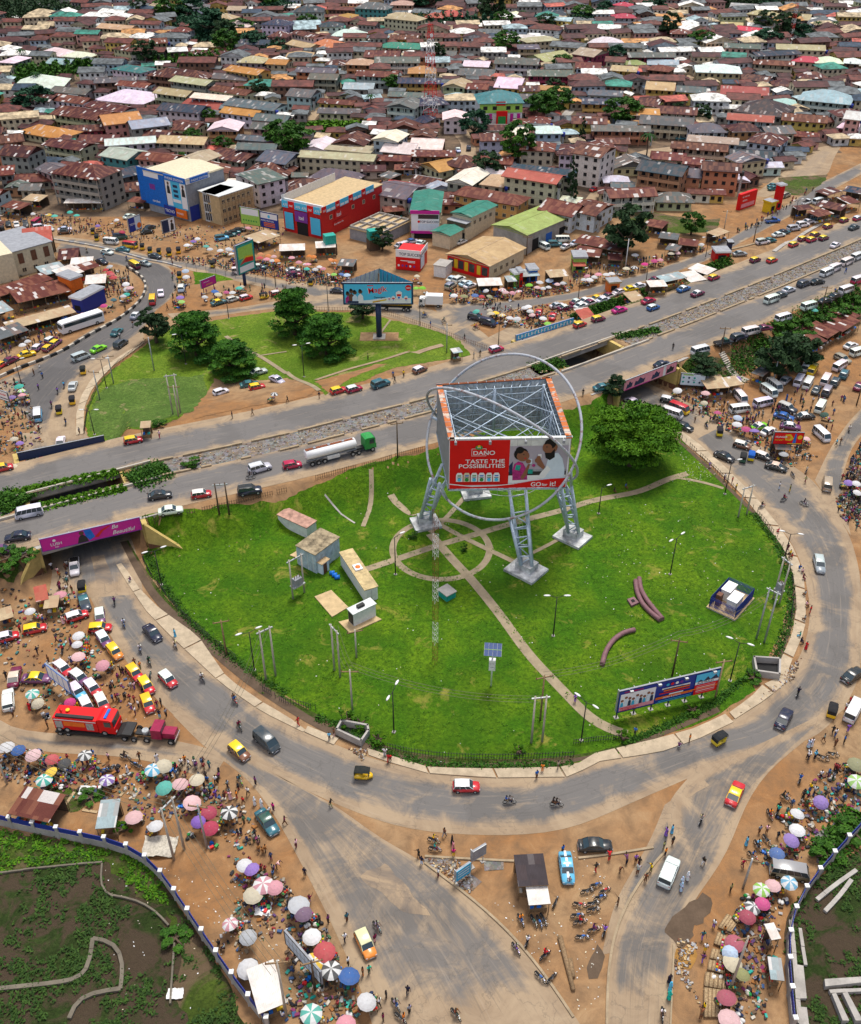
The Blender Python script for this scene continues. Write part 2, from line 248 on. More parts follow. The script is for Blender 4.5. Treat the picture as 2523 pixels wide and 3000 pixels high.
# ---------------------------------------------------------------- mesh builder
class MB:
 def __init__(s): s.v = []; s.f = []; s.m = []; s.uv = []; s.mats = []; s.sm = []
 def mi(s,mat):
  if mat not in s.mats: s.mats.append(mat)
  return s.mats.index(mat)
 def face(s,pts,mat,uv=None,smooth=False):
  b = len(s.v); s.v += [tuple(p) for p in pts]; s.f.append(tuple(range(b,b+len(pts)))); s.m.append(s.mi(mat)); s.uv.append(uv); s.sm.append(smooth)
 def grid(s,rows,mat,closed=False,smooth=True,uv=False,cap=False):
  """loft through rows of points"""
  b = len(s.v); n = len(rows[0])
  for r in rows: s.v += [tuple(p) for p in r]
  for i in range(len(rows)-1):
   for j in range(n if closed else n-1):
    k = (j+1) % n; s.f.append((b+i*n+j,b+i*n+k,b+(i+1)*n+k,b+(i+1)*n+j)); s.m.append(s.mi(mat)); s.uv.append(None); s.sm.append(smooth)
  if cap:
   for i,rev in ((0,True),(len(rows)-1,False)):
    q = [b+i*n+j for j in range(n)]; s.f.append(tuple(q[::-1] if rev else q)); s.m.append(s.mi(mat)); s.uv.append(None); s.sm.append(False)
 def box(s,x0,x1,y0,y1,z0,z1,mat,M=None,top=None):
  P = [(x0,y0,z0),(x1,y0,z0),(x1,y1,z0),(x0,y1,z0),(x0,y0,z1),(x1,y0,z1),(x1,y1,z1),(x0,y1,z1)]
  if M is not None: P = [tuple(M @ Vector(p)) for p in P]
  b = len(s.v); s.v += P
  for i,q in enumerate(((0,3,2,1),(4,5,6,7),(0,1,5,4),(1,2,6,5),(2,3,7,6),(3,0,4,7))):
   s.f.append(tuple(b+k for k in q)); s.m.append(s.mi(top if (top and i == 1) else mat)); s.uv.append(None); s.sm.append(False)
 def tube(s,a,b,r,mat,n=6,r2=None,cap=True):
  a = Vector(a); b = Vector(b); d = (b-a)
  if d.length < 1e-6: return
  d.normalize(); u = d.orthogonal().normalized(); w = d.cross(u); r2 = r if r2 is None else r2
  rows = [[tuple(c+(u*math.cos(2*math.pi*k/n)+w*math.sin(2*math.pi*k/n))*q) for k in range(n)] for c,q in ((a,r),(b,r2))]
  s.grid(rows,mat,closed=True,smooth=n > 4,cap=cap)
 def path(s,pts,r,mat,n=6,closed=False):
  P = [Vector(p) for p in pts]; rows = []
  for i,p in enumerate(P):
   d = (P[(i+1) % len(P)] if (closed or i+1 < len(P)) else p)-(P[i-1] if (closed or i) else p); d.normalize()
   u = d.cross(Vector((0,0,1))); u = u.normalized() if u.length > .05 else d.orthogonal().normalized(); w = d.cross(u)
   rr = r[i] if isinstance(r,(list,tuple)) else r
   rows.append([tuple(p+(u*math.cos(2*math.pi*k/n)+w*math.sin(2*math.pi*k/n))*rr) for k in range(n)])
  if closed: rows.append(rows[0])
  s.grid(rows,mat,closed=True,cap=not closed)
 def ball(s,c,rx,ry,rz,mat,n=8,k=5,M=None):
  rows = []
  for i in range(k+1):
   a = math.pi*i/k; rows.append([(c[0]+rx*math.sin(a)*math.cos(2*math.pi*j/n),c[1]+ry*math.sin(a)*math.sin(2*math.pi*j/n),c[2]-rz*math.cos(a)) for j in range(n)])
  if M is not None: rows = [[tuple(M @ Vector(p)) for p in r] for r in rows]
  s.grid(rows,mat,closed=True)
 def prism(s,poly,y0,y1,mat,axis='y'):
  """extrude the 2D outline along an axis"""
  def P(a,b,c): return (a,c,b) if axis == 'y' else ((c,a,b) if axis == 'x' else (a,b,c))
  n = len(poly); s.face([P(a,b,y0) for a,b in poly],mat); s.face([P(a,b,y1) for a,b in poly][::-1],mat)
  for i in range(n):
   (a,b),(c,d) = poly[i],poly[(i+1) % n]; s.face([P(a,b,y0),P(a,b,y1),P(c,d,y1),P(c,d,y0)],mat)
 def mesh(s,name):
  me = bpy.data.meshes.new(name); me.from_pydata(s.v,[],s.f); n = len(s.f)
  me.polygons.foreach_set('material_index',s.m); me.polygons.foreach_set('use_smooth',s.sm)
  for m in s.mats: me.materials.append(MATS[m])
  if any(u is not None for u in s.uv):
   L = me.uv_layers.new(name='road'); d = []
   for f,u in zip(s.f,s.uv): d += [c for p in (u or [(0,0)]*len(f)) for c in p]
   L.data.foreach_set('uv',d)
  me.update(); bm = bmesh.new(); bm.from_mesh(me); bmesh.ops.recalc_face_normals(bm,faces=bm.faces); bm.to_mesh(me); bm.free()
  return me
col0 = S.collection
def put(name,me,parent=None,loc=None,rz=0.,col=None,sc=None):
 o = bpy.data.objects.new(name,me.mesh(name) if isinstance(me,MB) else me); col0.objects.link(o)
 if parent is not None: o.parent = parent
 if loc is not None: o.location = loc
 if rz: o.rotation_euler = (0,0,rz)
 if col is not None: o.color = tuple(col)+((1,) if len(col) == 3 else ())
 if sc is not None: o.scale = sc if isinstance(sc,tuple) else (sc,sc,sc)
 return o
AUTO = []
def tag(o,label,cat,group=None,auto=False):
 """auto: the label is the look; where it stands is added at the end"""
 o['label'] = label; o['category'] = cat
 if group: o['group'] = group
 if auto: AUTO.append(o)
 return o
def kind(o,k): o['kind'] = k; return o
def empty(name,loc,rz=0.):
 o = bpy.data.objects.new(name,None); col0.objects.link(o); o.location = loc; o.rotation_euler = (0,0,rz); o.empty_display_size = .1; return o
def copy_tree(o,parent=None,colors=None):
 c = o.copy(); col0.objects.link(c); c.parent = parent
 if colors and o.get('slot') in colors: c.color = colors[o['slot']]
 for ch in KIDS.get(o.name,()): copy_tree(ch,c,colors)
 return c
KIDS = {}
def note_kids(o):
 for x in list(bpy.data.objects):
  pass
def family(o,kids):
 KIDS[o.name] = kids
LM = []  # landmarks: (x, y, phrase)
def mark(x,y,phrase): LM.append((x,y,phrase))
# ---------------------------------------------------------------- ground
def axes_grid():
 xs = list(np.arange(-104,160.1,1.)); ys = list(np.arange(40,345.1,1.)); s = 2.
 while xs[-1] < 1100: xs.append(xs[-1]+s); xs.insert(0,xs[0]-s); s *= 1.25
 s = 2.
 while ys[-1] < 2200: ys.append(ys[-1]+s); s *= 1.15
 ys = [-200,-60,0,25] + ys
 return np.array(xs),np.array(ys)
gx,gy = axes_grid(); XX,YY = np.meshgrid(gx,gy); ZZ = h(XX,YY)
ZZ = ZZ + 0.0
_i = int(np.argmin(abs(gx+104))); _j = int(np.argmin(abs(gy-40))); GRID.append(ZZ[_j:_j+306,_i:_i+265])
nx,ny = len(gx),len(gy); idx = np.arange(nx*ny).reshape(ny,nx)
me = bpy.data.meshes.new('ground'); vv = np.c_[XX.ravel(),YY.ravel(),ZZ.ravel()]
ff = np.stack([idx[:-1,:-1],idx[:-1,1:],idx[1:,1:],idx[1:,:-1]],-1).reshape(-1,4)
me.from_pydata(vv.tolist(),[],ff.tolist()); me.materials.append(MATS['soil']); me.materials.append(MATS['town_soil'])
cy = vv[ff[:,0],1]; cx = vv[ff[:,0],0]; sdv,_ = axis(cx,cy)
TOWN_A = np.array([(-400,262),(-70,272),(-28,285),(0,262),(60,292),(125,345),(400,640)])
mi = (cy > np.interp(cx,TOWN_A[:,0],TOWN_A[:,1]+np.array([60,52,34,50,20,4,4]))).astype(int); me.polygons.foreach_set('material_index',mi.tolist()); me.polygons.foreach_set('use_smooth',[True]*len(ff)); me.update()
kind(put('ground',me),'structure')
def resamp(P,n):
 P = np.array(P,float); d = np.r_[0,np.cumsum(np.hypot(*(P[1:]-P[:-1]).T))]; t = np.linspace(0,d[-1],n)
 # gentle corner rounding by smoothing
 Q = np.c_[np.interp(t,d,P[:,0]),np.interp(t,d,P[:,1])]
 for _ in range(3): Q[1:-1] = (Q[:-2]+2*Q[1:-1]+Q[2:])/4
 return Q,d[-1]
def strip(name,Lp,Rp,mat,off=.03,step=2.5,across=8,deck=False,kd='structure',thick=0.):
 n = max(4,int(max(resamp(Lp,2)[1],resamp(Rp,2)[1])/step)); A,la = resamp(Lp,n); B,lb = resamp(Rp,n)
 rows = []; ed = []; uvs = []; dist = 0; width = float(np.hypot(*(A-B).T).mean())
 for i in range(n):
  if i: dist += float(np.hypot(*((A[i]+B[i]-A[i-1]-B[i-1])/2)))
  for j in range(across+1):
   f = j/across; x,y = A[i]*(1-f)+B[i]*f; rows.append((x,y)); ed.append(min(1.,min(f,1-f)*2*width/min(width,6.))*(1 if deck else min(1.,i/3,(n-1-i)/3))); uvs.append((f*width,dist))
 R = np.array(rows); z = (hfull(R[:,0],R[:,1])[0] if deck else h(R[:,0],R[:,1]))+off
 V = np.c_[R,z]; F = []; k = across+1
 for i in range(n-1):
  for j in range(across): F.append((i*k+j,(i+1)*k+j,(i+1)*k+j+1,i*k+j+1))
 V = V.tolist(); nb = len(V)
 if thick:
  V += [[a,b,c-thick] for a,b,c in V]; ring = [j for j in range(k)]+[i*k+across for i in range(1,n)]+[(n-1)*k+j for j in range(across-1,-1,-1)]+[i*k for i in range(n-2,0,-1)]
  for a,b in zip(ring,ring[1:]+ring[:1]): F.append((a,b,b+nb,a+nb))
  ed += ed; uvs += uvs
 me = bpy.data.meshes.new(name); me.from_pydata(V,[],F); me.materials.append(MATS[mat])
 a = me.attributes.new('edge','FLOAT','POINT'); a.data.foreach_set('value',[min(1.,e) for e in ed])
 L = me.uv_layers.new(name='road'); L.data.foreach_set('uv',[c for f in F for vi in f for c in uvs[vi]]); me.update()
 bm = bmesh.new(); bm.from_mesh(me); bmesh.ops.recalc_face_normals(bm,faces=bm.faces)
 up = sum(f.normal.z for f in bm.faces)
 if up < 0: bmesh.ops.reverse_faces(bm,faces=bm.faces)
 bm.to_mesh(me); bm.free()
 return kind(put(name,me),kd)
def sheet(name,poly,mat,off=.02,step=1.,kd='structure',rough=0.):
 """a polygon laid on the ground, cut on a grid so that it follows the slope; rough edges wander"""
 P = [tuple(p) for p in poly]
 if rough:
  Q = []
  for i,(a,b) in enumerate(zip(P,P[1:]+P[:1])):
   L = math.hypot(b[0]-a[0],b[1]-a[1]); n = max(1,int(L/.7))
   for j in range(n):
    f = j/n; x = a[0]+(b[0]-a[0])*f; y = a[1]+(b[1]-a[1])*f; v = noise.noise_vector(Vector((x*.35,y*.35,3)))+.6*noise.noise_vector(Vector((x*1.1,y*1.1,9)))
    Q.append((x+v.x*rough,y+v.y*rough))
  P = Q
 bm = bmesh.new(); vs = [bm.verts.new((x,y,0)) for x,y in P]; bm.faces.new(vs)
 bmesh.ops.triangulate(bm,faces=bm.faces[:])
 x0,x1 = min(p[0] for p in P),max(p[0] for p in P); y0,y1 = min(p[1] for p in P),max(p[1] for p in P)
 if step:
  for ax_,a,b in ((0,x0,x1),(1,y0,y1)):
   q = math.ceil(a/step)*step
   while q < b:
    co = Vector((q,0,0)) if ax_ == 0 else Vector((0,q,0)); no = Vector((1,0,0)) if ax_ == 0 else Vector((0,1,0))
    bmesh.ops.bisect_plane(bm,geom=bm.verts[:]+bm.edges[:]+bm.faces[:],plane_co=co,plane_no=no); q += step
 bmesh.ops.remove_doubles(bm,verts=bm.verts[:],dist=.002)
 X = np.array([v.co.x for v in bm.verts]); Y = np.array([v.co.y for v in bm.verts]); Zv = h(X,Y)+off
 for v,z in zip(bm.verts,Zv): v.co.z = z
 bmesh.ops.recalc_face_normals(bm,faces=bm.faces[:])
 if sum(f.normal.z for f in bm.faces) < 0: bmesh.ops.reverse_faces(bm,faces=bm.faces[:])
 me = bpy.data.meshes.new(name); bm.to_mesh(me); bm.free(); me.materials.append(MATS[mat])
 for q in me.polygons: q.use_smooth = True
 return kind(put(name,me),kd)
def pts(s,z=0.,f=None):
 """'G 10,20 30,40 H 5,6' -> world points"""
 out = []; c = None
 for tok in s.split():
  if tok.isalpha(): c = tok
  else:
   a,b = tok.split(','); out.append((f or W)(c,float(a),float(b)) if f is not gz else gz(c,float(a),float(b),z))
 return out
CX,CY = 8.0,148.5
def ringpt(a,r): return (CX+r*math.cos(math.radians(a)),CY+r*math.sin(math.radians(a)))
# highway carriageways
T0 = float(axis(-110,128.)[1]); T1 = float(axis(258.,393.)[1])
def axline(off,a=None,b=None,n=60): return [axp(t,off) for t in np.linspace(T0 if a is None else a,T1 if b is None else b,n)]
strip('highway_shoulder',axline(-14.2),axline(-12.4),'dust_track',.035,3,2,True)
strip('highway',axline(-2.6),axline(-12.8),'asphalt_highway',.05,3,8,True)
strip('highway',axline(2.9),axline(13.8),'asphalt_highway',.05,3,8,True)
strip('highway_shoulder',axline(13.6),axline(15.6),'dust_track',.035,3,2,True)
# ring road: inner edge is the paved ring, outer edge meets the lots
inner = pts('G 650,250 735,420 800,520 900,700 1060,860 1220,985 1420,1130 1620,1310 1764,1405 H 280,1530 520,1625 K 880,140 1250,165 1500,165 I 130,1625 500,1500 980,1400 1130,1270 1290,1150 1400,980 1440,850 1455,690 1420,500 1380,370 1300,230 1180,110 1060,10 F 900,1440 700,1240 600,1130 500,1040 420,990')
outer = pts('G 420,330 520,560 640,800 760,1000 900,1200 1060,1350 1250,1500 1500,1640 1764,1760 K 300,330 700,480 1100,520 1500,520 L 0,480 330,330 700,170 1000,40 I 1500,1500 1700,1250 1764,1100 1764,800 1764,500 1700,250 1560,30 F 1480,1480 1250,1330 1000,1180 800,1080 700,1010 600,960 500,920')
strip('ring_road',outer,inner,'asphalt_ring',.024,2.5,14)
strip('road',pts('G 1060,1350 1300,1600 J 1500,130 1700,400 K 40,600 200,900 340,1200 480,1500 560,1800'),pts('G 1764,1760 K 300,330 600,560 850,680 1050,830 1250,1000 1450,1200 1600,1400 1764,1600 1850,1750'),'asphalt_worn',.028,2.5,14)
strip('road',pts('L 700,170 560,330 600,560 400,810 290,1000 220,1200 205,1400 205,1680'),pts('I 1764,1230 L 1180,130 1050,330 950,620 820,820 690,960 640,1140 620,1280 605,1500 600,1700'),'asphalt_worn',.032,2.5,12)
strip('road',pts('L 560,330 470,560 330,790 260,900 215,1050 175,1250'),pts('L 1000,40 800,300 640,600 540,820 450,1000 420,1200')[::1],'asphalt_ring',.027,2.5,8)
strip('road',pts('G -60,1330 0,1440 350,1470 700,1490 1100,1500 1400,1600'),pts('G -60,1560 0,1530 300,1590 700,1600 1000,1650 1300,1760'),'asphalt_worn',.026,2.5,8)
strip('road',pts('F 1480,1480 1570,1290 1680,1130 1764,1040 1850,960'),pts('I 1700,250 F 1640,1480 1700,1290 1764,1200 1850,1130'),'asphalt_ring',.03,2.5,8)
# underpass carriageways
strip('underpass_road',[(-66,126),(-68,136),(-75.5,151),(-83,166),(-90,182)],[(-50,128),(-54.5,141),(-61,153),(-69,169),(-76,183)],'asphalt_ring',.036,2.5,6)
strip('underpass_road',[(56,178),(46,191),(33,205),(23,218),(13,228)],[(66,186),(56,201),(44,213),(35,227),(24,240)],'asphalt_ring',.036,2.5,6)
# north side roads
strip('north_road',pts('D -20,880 250,760 560,560 750,470 870,370 900,290 850,230 780,170 500,110 330,80'),pts('D 290,1250 310,1060 480,830 700,680 880,560 960,430 1050,380 1110,260 1030,160 900,110 700,50 400,0'),'asphalt_fresh',.026,2.5,10)
strip('north_road',pts('D 480,1250 460,1100 520,950 640,800 840,660 890,640'),pts('D 290,1250 300,1060 420,820 640,690 800,590 880,560')[::1],'dust_track',.022,2.5,6)
strip('north_road',pts('A 330,1450 600,1480 900,1570 D 1200,140 1500,205 1764,260 E 350,300 800,400 1200,560 1400,640'),pts('A 330,1490 600,1535 900,1610 D 1200,200 1500,270 1764,330 E 300,400 500,450 700,500 1000,600 1300,720'),'asphalt_ring',.028,2.5,6)
strip('north_road',pts('D 1030,460 1300,440 1500,420 1700,380 E 100,370 300,330 500,300'),pts('D 1080,510 1300,480 1500,450 1700,425 E 150,440 350,440 560,440'),'asphalt_worn',.031,2.5,6)
strip('frontage_road',pts('E 900,400 1200,395 1450,375 1764,330 F 200,270 430,215 800,90 C 1100,1380 1350,1230 1500,1130 1764,1000'),pts('E 1000,600 1100,540 1400,430 1764,375 F 200,320 460,260 830,135 C 1150,1420 1400,1290 1560,1180 1800,1050'),'asphalt_highway',.03,3,6)
# town lanes
for a,b in (('C 790,1569 560,1190 ',''),): pass
strip('lane',pts('C 60,1240 200,1060 400,920 600,900'),pts('C 130,1250 260,1080 450,960 620,930'),'dust_track',.03,4,4)
strip('lane',pts('C 820,820 850,700 870,620 830,570'),pts('C 890,830 930,720 925,640 880,590'),'asphalt_fresh',.03,4,4)
strip('lane',pts('C 670,500 720,430 770,350'),pts('C 740,520 770,430 830,350'),'dust_track',.03,4,4)
strip('lane',pts('B 1600,800 1680,720 1764,620'),pts('B 1640,830 1720,740 1800,650'),'concrete',.03,4,4)
strip('lane',pts('B 1060,1000 1080,880 1000,800'),pts('B 1170,1000 1160,880 1110,800'),'dust_track',.03,4,4)
strip('lane',pts('B 100,740 230,600 340,500 440,440'),pts('B 170,740 290,600 390,510 480,450'),'dust_track',.03,4,4)
strip('lane',pts('C 1100,1200 1280,1060 1480,900 1600,890'),pts('C 1180,1210 1560,1080 1600,960 1640,900'),'dust_track',.03,4,6)
# the big lawn inside the ring
lawn = pts('G 870,215 1764,35 E 520,1375 860,1310 880,1300 F 100,1010 300,1000 F 590,1170 700,1280 840,1400 1000,1560 I 1000,10 1180,200 1290,370 1325,540 1310,700 1260,900 1180,1040 1110,1130 1120,1200 940,1310 700,1430 480,1520 250,1600 0,1645 K 1764,75 1200,90 840,70 560,10 H 480,1560 300,1440 0,1240 G 1640,1240 1400,1060 1240,900 1080,700 950,520 870,400 900,350')
sheet('lawn',lawn,'grass_bright',.03,1.,rough=.5)
# verge between lawn and paved ring: rough weeds, a ditch
def ringline(s): return pts(s)
ditch_o = pts('G 740,290 830,470 930,640 1060,780 1200,890 1350,1030 1560,1200 1764,1330 H 200,1450 480,1570 K 560,30 880,100 1300,105 1700,90 I 250,1590 600,1460 900,1330')
ditch_i = pts('G 780,285 870,450 960,600 1100,740 1240,850 1400,990 1600,1150 1764,1270 H 200,1400 500,1540 K 580,0 880,70 1300,80 1700,65 I 240,1570 580,1440 880,1300')
strip('verge',pts('G 790,280 880,440 990,600 1110,730 1250,840 1400,980 1600,1140 1764,1250 H 200,1360 500,1500 K 600,-20 900,40 1300,55 1700,45 I 240,1555 580,1425 900,1280'),ditch_o,'grass_rough',.04,2.5,4)
strip('ditch',ditch_o,ditch_i,'mud',.05,2.5,2)
strip('ditch',pts('F 590,1200 700,1300 840,1430 980,1570 I 1010,30 1180,190 1290,350 1340,520 1350,650 1330,800 1260,960 1240,1030'),pts('F 610,1200 720,1290 860,1420 1000,1560 I 1040,30 1200,190 1310,350 1370,520 1375,650 1350,800 1300,940 1270,1020'),'mud',.05,2.5,2)
# paved ring of slabs, each its own slab
def slabs(inn,out,seg,name='paving_slab',gap=.35):
 A,la = resamp(inn,400); B,lb = resamp(out,400); n = max(1,int(la/seg)); k = 0
 for i in range(n):
  a,b = int(i*400/n)+1,min(399,int((i+1)*400/n)-1); tw = [rnd.uniform(-.02,.02) for _ in range(2)]
  idx = np.linspace(a,b,4).astype(int); mb = MB(); top = [[],[]]
  for q in idx:
   top[0].append((A[q][0],A[q][1])); top[1].append((B[q][0],B[q][1]))
  rows = []
  for (x0,y0),(x1,y1) in zip(*top):
   z = h1(x0,y0); zt = z+.17+tw[0]; rows.append([(x0,y0,z-.1),(x0,y0,zt),(x1,y1,zt+tw[1]),(x1,y1,z-.1)])
  mb.grid(rows,'paving',smooth=False,cap=True)
  me = mb
  o = kind(put(name,me),'structure')
slabs(pts('G 745,420 800,490 860,580 980,700 1220,870 G 1400,1130 1650,1300 1764,1360 H 120,1450'),pts('G 760,450 790,540 920,720 1060,860 1190,1000 1350,1155 1620,1330 1764,1400 H 100,1465')[:0] or pts('G 715,430 775,530 900,715 1040,860 1190,1000 1360,1160 1610,1335 1764,1410 H 100,1460'),8.5)
slabs(pts('G 745,420 800,490 860,580 980,700 1220,960')[:0] or pts('H 130,1425 320,1500'),pts('H 110,1460 290,1540'),8.5)
slabs(pts('H 490,1560 K 540,0 880,105 1250,112 1764,100 I 120,1590 540,1490 750,1430 930,1345'),pts('H 500,1600 K 560,50 870,140 1250,168 1764,162 I 130,1640 530,1580 760,1500 980,1395'),8.5)
slabs(pts('I 950,1340 1090,1240 1150,1170 1260,1120 1255,1060 1270,1010 1340,860 1370,680 1350,500 1290,330 1190,200 1050,20 F 860,1400 700,1270 610,1180'),pts('I 985,1380 1150,1275 1250,1200 1300,1150 1320,1060 1360,970 1420,820 1425,680 1410,480 1350,330 1250,180 1120,20 F 930,1400 760,1250 660,1180'),8.5)
# north park paving and lawn
slabs(pts('D 880,650 700,780 620,860 560,940 520,1040 515,1200'),pts('D 790,690 640,790 560,870 500,970 470,1080 470,1210'),7.)
sheet('park_lawn',pts('D 525,1215 530,1050 600,900 700,800 890,660 1000,560 1380,490 1764,440 E 180,450 370,450 620,490 900,560 1060,620 1220,690 1000,740 640,800 400,900 230,960 D 1764,860 1330,860 1200,1010 1100,1110 900,1180 640,1250'),'grass_park',.04,1.,rough=.8)
sheet('park_grass',pts('D 550,1180 560,1050 620,930 800,870 1000,850 1250,840 1280,950 1180,1060 1000,1110 850,1160 660,1230'),'grass_dull',.06,1.,rough=.8)
sheet('dirt_patch',pts('D 1320,860 1500,900 1764,880 E 60,860 180,930 150,960 D 1764,1000 1500,1040 1200,1110 1230,1000'),'soil',.07,1.,rough=.7)
sheet('dirt_patch',pts('E 165,880 400,820 560,770 620,770 460,830 330,900 260,950'),'soil',.08,1.,rough=.7)
sheet('island_lawn',pts('D 1190,200 1330,215 1440,250 1200,280'),'grass_bright',.03,1.,rough=.4)
sheet('island_lawn',pts('E 1480,790 1600,770 1690,800 1560,840'),'grass_rough',.03,0,rough=.4)
# footpaths across the big lawn
PK = [0]
def path(s,wd,mat='footpath',off=.055,name='footpath'):
 PK[0] += 1; off += .005*PK[0]
 P = np.array(pts(s)); P,L = resamp(P,max(6,int(len(P)*4))); d = np.gradient(P,axis=0); d /= np.hypot(*d.T)[:,None]+1e-9; nrm = np.c_[-d[:,1],d[:,0]]
 return strip(name,(P+nrm*wd/2).tolist(),(P-nrm*wd/2).tolist(),mat,off,1.5,2)
path('H 640,0 800,160 T 30,1440',1.5); path('T 170,1600 260,1700 430,1900 H 1080,450 1300,720 1500,1000 1764,1270 I 80,1360 170,1430 330,1470',1.7)
path('H 470,465 640,410 930,310 1230,225 1400,170 1764,80 I 60,45 300,0 F 400,1560 600,1460 700,1440',1.5)
path('F 600,1460 760,1480 920,1530',.8); path('E 520,1420 530,1560 H 520,60 470,195',.9); path('H 235,0 300,60 420,175',.35,'concrete')
path('T 170,1590 300,1480 460,1290 520,1230',1.,'footpath'); path('T 210,1500 420,1620 860,1830',1.1,'footpath',.06); path('T 1020,1760 1150,1700 1300,1610',.8,'footpath',.06)
ca = [(1+math.cos(a),math.sin(a)) for a in np.linspace(0,2*math.pi,60)]
rc = W('H',950,330)
strip('circular_path',[(rc[0]+8.4*math.cos(a),rc[1]+8.4*math.sin(a)) for a in np.linspace(0,6.2832,60)],[(rc[0]+9.7*math.cos(a),rc[1]+9.7*math.sin(a)) for a in np.linspace(0,6.2832,60)],'footpath',.05,1.2,2)
path('E 0,820 200,935',1.1,'footpath',.09); path('D 1390,600 1500,680 1600,720 1764,830',1.1,'footpath',.09); path('D 1600,720 1764,695',.5,'footpath',.09); path('E 180,870 420,790 620,740 880,670 960,655',1.6,'dust_track',.1); path('E 560,610 600,550 640,500',.6,'footpath',.09)
# median
strip('median_soil',axline(-3.6),axline(3.8),'rubble_mix',.03,3,3,False)
# dark lots at the bottom
sheet('fenced_ground',pts('J -80,480 60,500 430,560 620,600 870,630 950,720 1050,880 1200,1100 1400,1400 1480,1640 1560,1760 -80,1800'),'scrub_dark',.03,3,rough=.3)
sheet('fenced_ground',pts('L 1830,540 1764,600 1560,740 1400,880 1310,1020 1290,1180 1320,1400 1345,1740 1900,1750'),'scrub_dark',.03,3,rough=.3)
sheet('weeds',pts('J -60,490 300,530 620,600 870,640 1000,800 1050,960 900,900 640,690 300,720 -60,760'),'grass_rough',.045,3,rough=1.2)
sheet('weeds',pts('J 1050,960 1180,1150 1400,1420 1400,1640 1150,1700 1100,1400 1060,1200'),'grass_rough',.046,3,rough=1.2)
for s in ('G 0,340 180,330 230,420 100,540 0,500','J 230,230 500,240 560,290 440,390 360,320'): sheet('weeds',pts(s),'grass_rough',.04,3,rough=.8)
sheet('slope_scrub',pts('F 620,790 700,740 890,720 960,760 1080,880 820,880 640,830'),'grass_rough',.05,1.,rough=.5)
sheet('slope_scrub',pts('F 930,700 1280,570 1764,360 1764,440 1500,560 1400,640 1350,720 1080,790 1020,770'),'grass_rough',.05,1.,rough=.5)
sheet('slope_scrub',pts('F 0,470 240,400 520,310 700,240 960,140 960,165 720,270 540,340 260,430 0,505'),'grass_rough',.08,1.,rough=.3)
sheet('weeds',pts('C 120,1260 420,1290 760,1350 900,1340 880,1420 560,1440 430,1420'),'grass_rough',.04,3,rough=.5); sheet('weeds',pts('C 1260,1090 1560,1070 1540,1110 1430,1200 1260,1190'),'grass_rough',.04,3,rough=.5)
sheet('weeds',pts('E 0,1030 80,1120') and pts('L 1480,520 1640,400 1764,340 1764,520 1600,660 1490,680'),'rubble_mix',.04,3,rough=.6)
# puddles, mud, broken tarmac
sheet('mud_patch',pts('L 700,940 790,880 840,900 800,1010 740,1150 620,1200 570,1120 600,1030'),'mud',.042,0,rough=1.1)
sheet('puddle',pts('L 620,1210 740,1200 765,1260 720,1340 640,1330 615,1280'),'puddle_mud',.044,0,rough=.3)
sheet('puddle',pts('L 80,1330 140,1200 190,1260 150,1400 90,1400'),'mud',.04,0,rough=.3)
sheet('rubble',pts('K 850,660 900,645 1050,670 1040,720 960,750 890,730'),'rubble_mix',.06,0,'stuff',rough=.4); sheet('rubble',pts('K 980,790 1140,770 1200,810 1150,870 1060,860'),'rubble_mix',.06,0,'stuff',rough=.4); sheet('rubble',pts('K 1220,680 1330,675 1330,735 1225,735'),'rubble_mix',.06,0,'stuff',rough=.4)
sheet('tarmac_patch',pts('G 560,380 640,370 700,530 600,560'),'asphalt_fresh',.045,0,rough=.1); sheet('tarmac_patch',pts('L 660,240 790,170 830,210 700,290'),'asphalt_highway',.045,0,rough=.1); sheet('tarmac_patch',pts('K 450,770 600,690 760,860 880,1010 760,1000 560,860'),'asphalt_fresh',.045,0,rough=.5)
def kerb(s,wd=.3,ht=.22,mat='kerb_dusty',seg=None,f=None,name='kerb',alt=None):
 P = np.array(s if isinstance(s,list) else pts(s)); L = resamp(P,2)[1]; n = max(2,int(L/2.)); P,_ = resamp(P,n+1); mb = MB()
 for i in range(n):
  a,b = P[i],P[i+1]; d = b-a; l = math.hypot(*d)
  if l < .2: continue
  z = f(a[0],a[1]) if f else h1(a[0],a[1]); Mx = Matrix.Translation((a[0],a[1],z)) @ Matrix.Rotation(math.atan2(d[1],d[0]),4,'Z')
  if seg and rnd.random() < seg: continue
  g = .06 if alt else 0; mb.box(0,l-g,-wd/2,wd/2,-.05,ht*rnd.uniform(.9,1.05),alt[i % 2] if alt else mat,Mx)
 if mb.v: return kind(put(name,mb),'structure')
for of,f_ in ((-2.7,1),(3.0,1)):
 kerb([axp(t,of) for t in np.linspace(T0,T1,140)],.5,.42,seg=.22,f=hh,name='median_kerb')
kerb('G -10,1340 0,1350',.3) if False else None
kerb('K 850,690 1050,840 1250,1000 1450,1200 1620,1420 1764,1640'); kerb('K 850,650 1050,665 1400,680'); kerb('L 560,620 500,680 400,810 300,980 240,1150 210,1350 205,1680'); kerb('L 30,660 300,630 480,595'); kerb('L 615,1190 615,1300 600,1500 595,1680',.2); kerb('L 300,625 490,595')
kerb('D 0,855 120,800 260,750 400,690 560,590 700,520 800,450 880,370 905,290 870,230 780,175',.55,.75,alt=('kerb_concrete','black_paint'),name='striped_kerb')
kerb('A 330,1475 500,1500 700,1540 900,1600 D 1030,150 1120,180',.5,.4,alt=('kerb_concrete','grey_paint'),name='striped_kerb')
kerb('C 1230,1545 1400,1440 1600,1330 1700,1290',1.2,.3,'concrete',name='kerb_strip'); kerb('F 830,95 1000,60 1200,10',.6,.3)
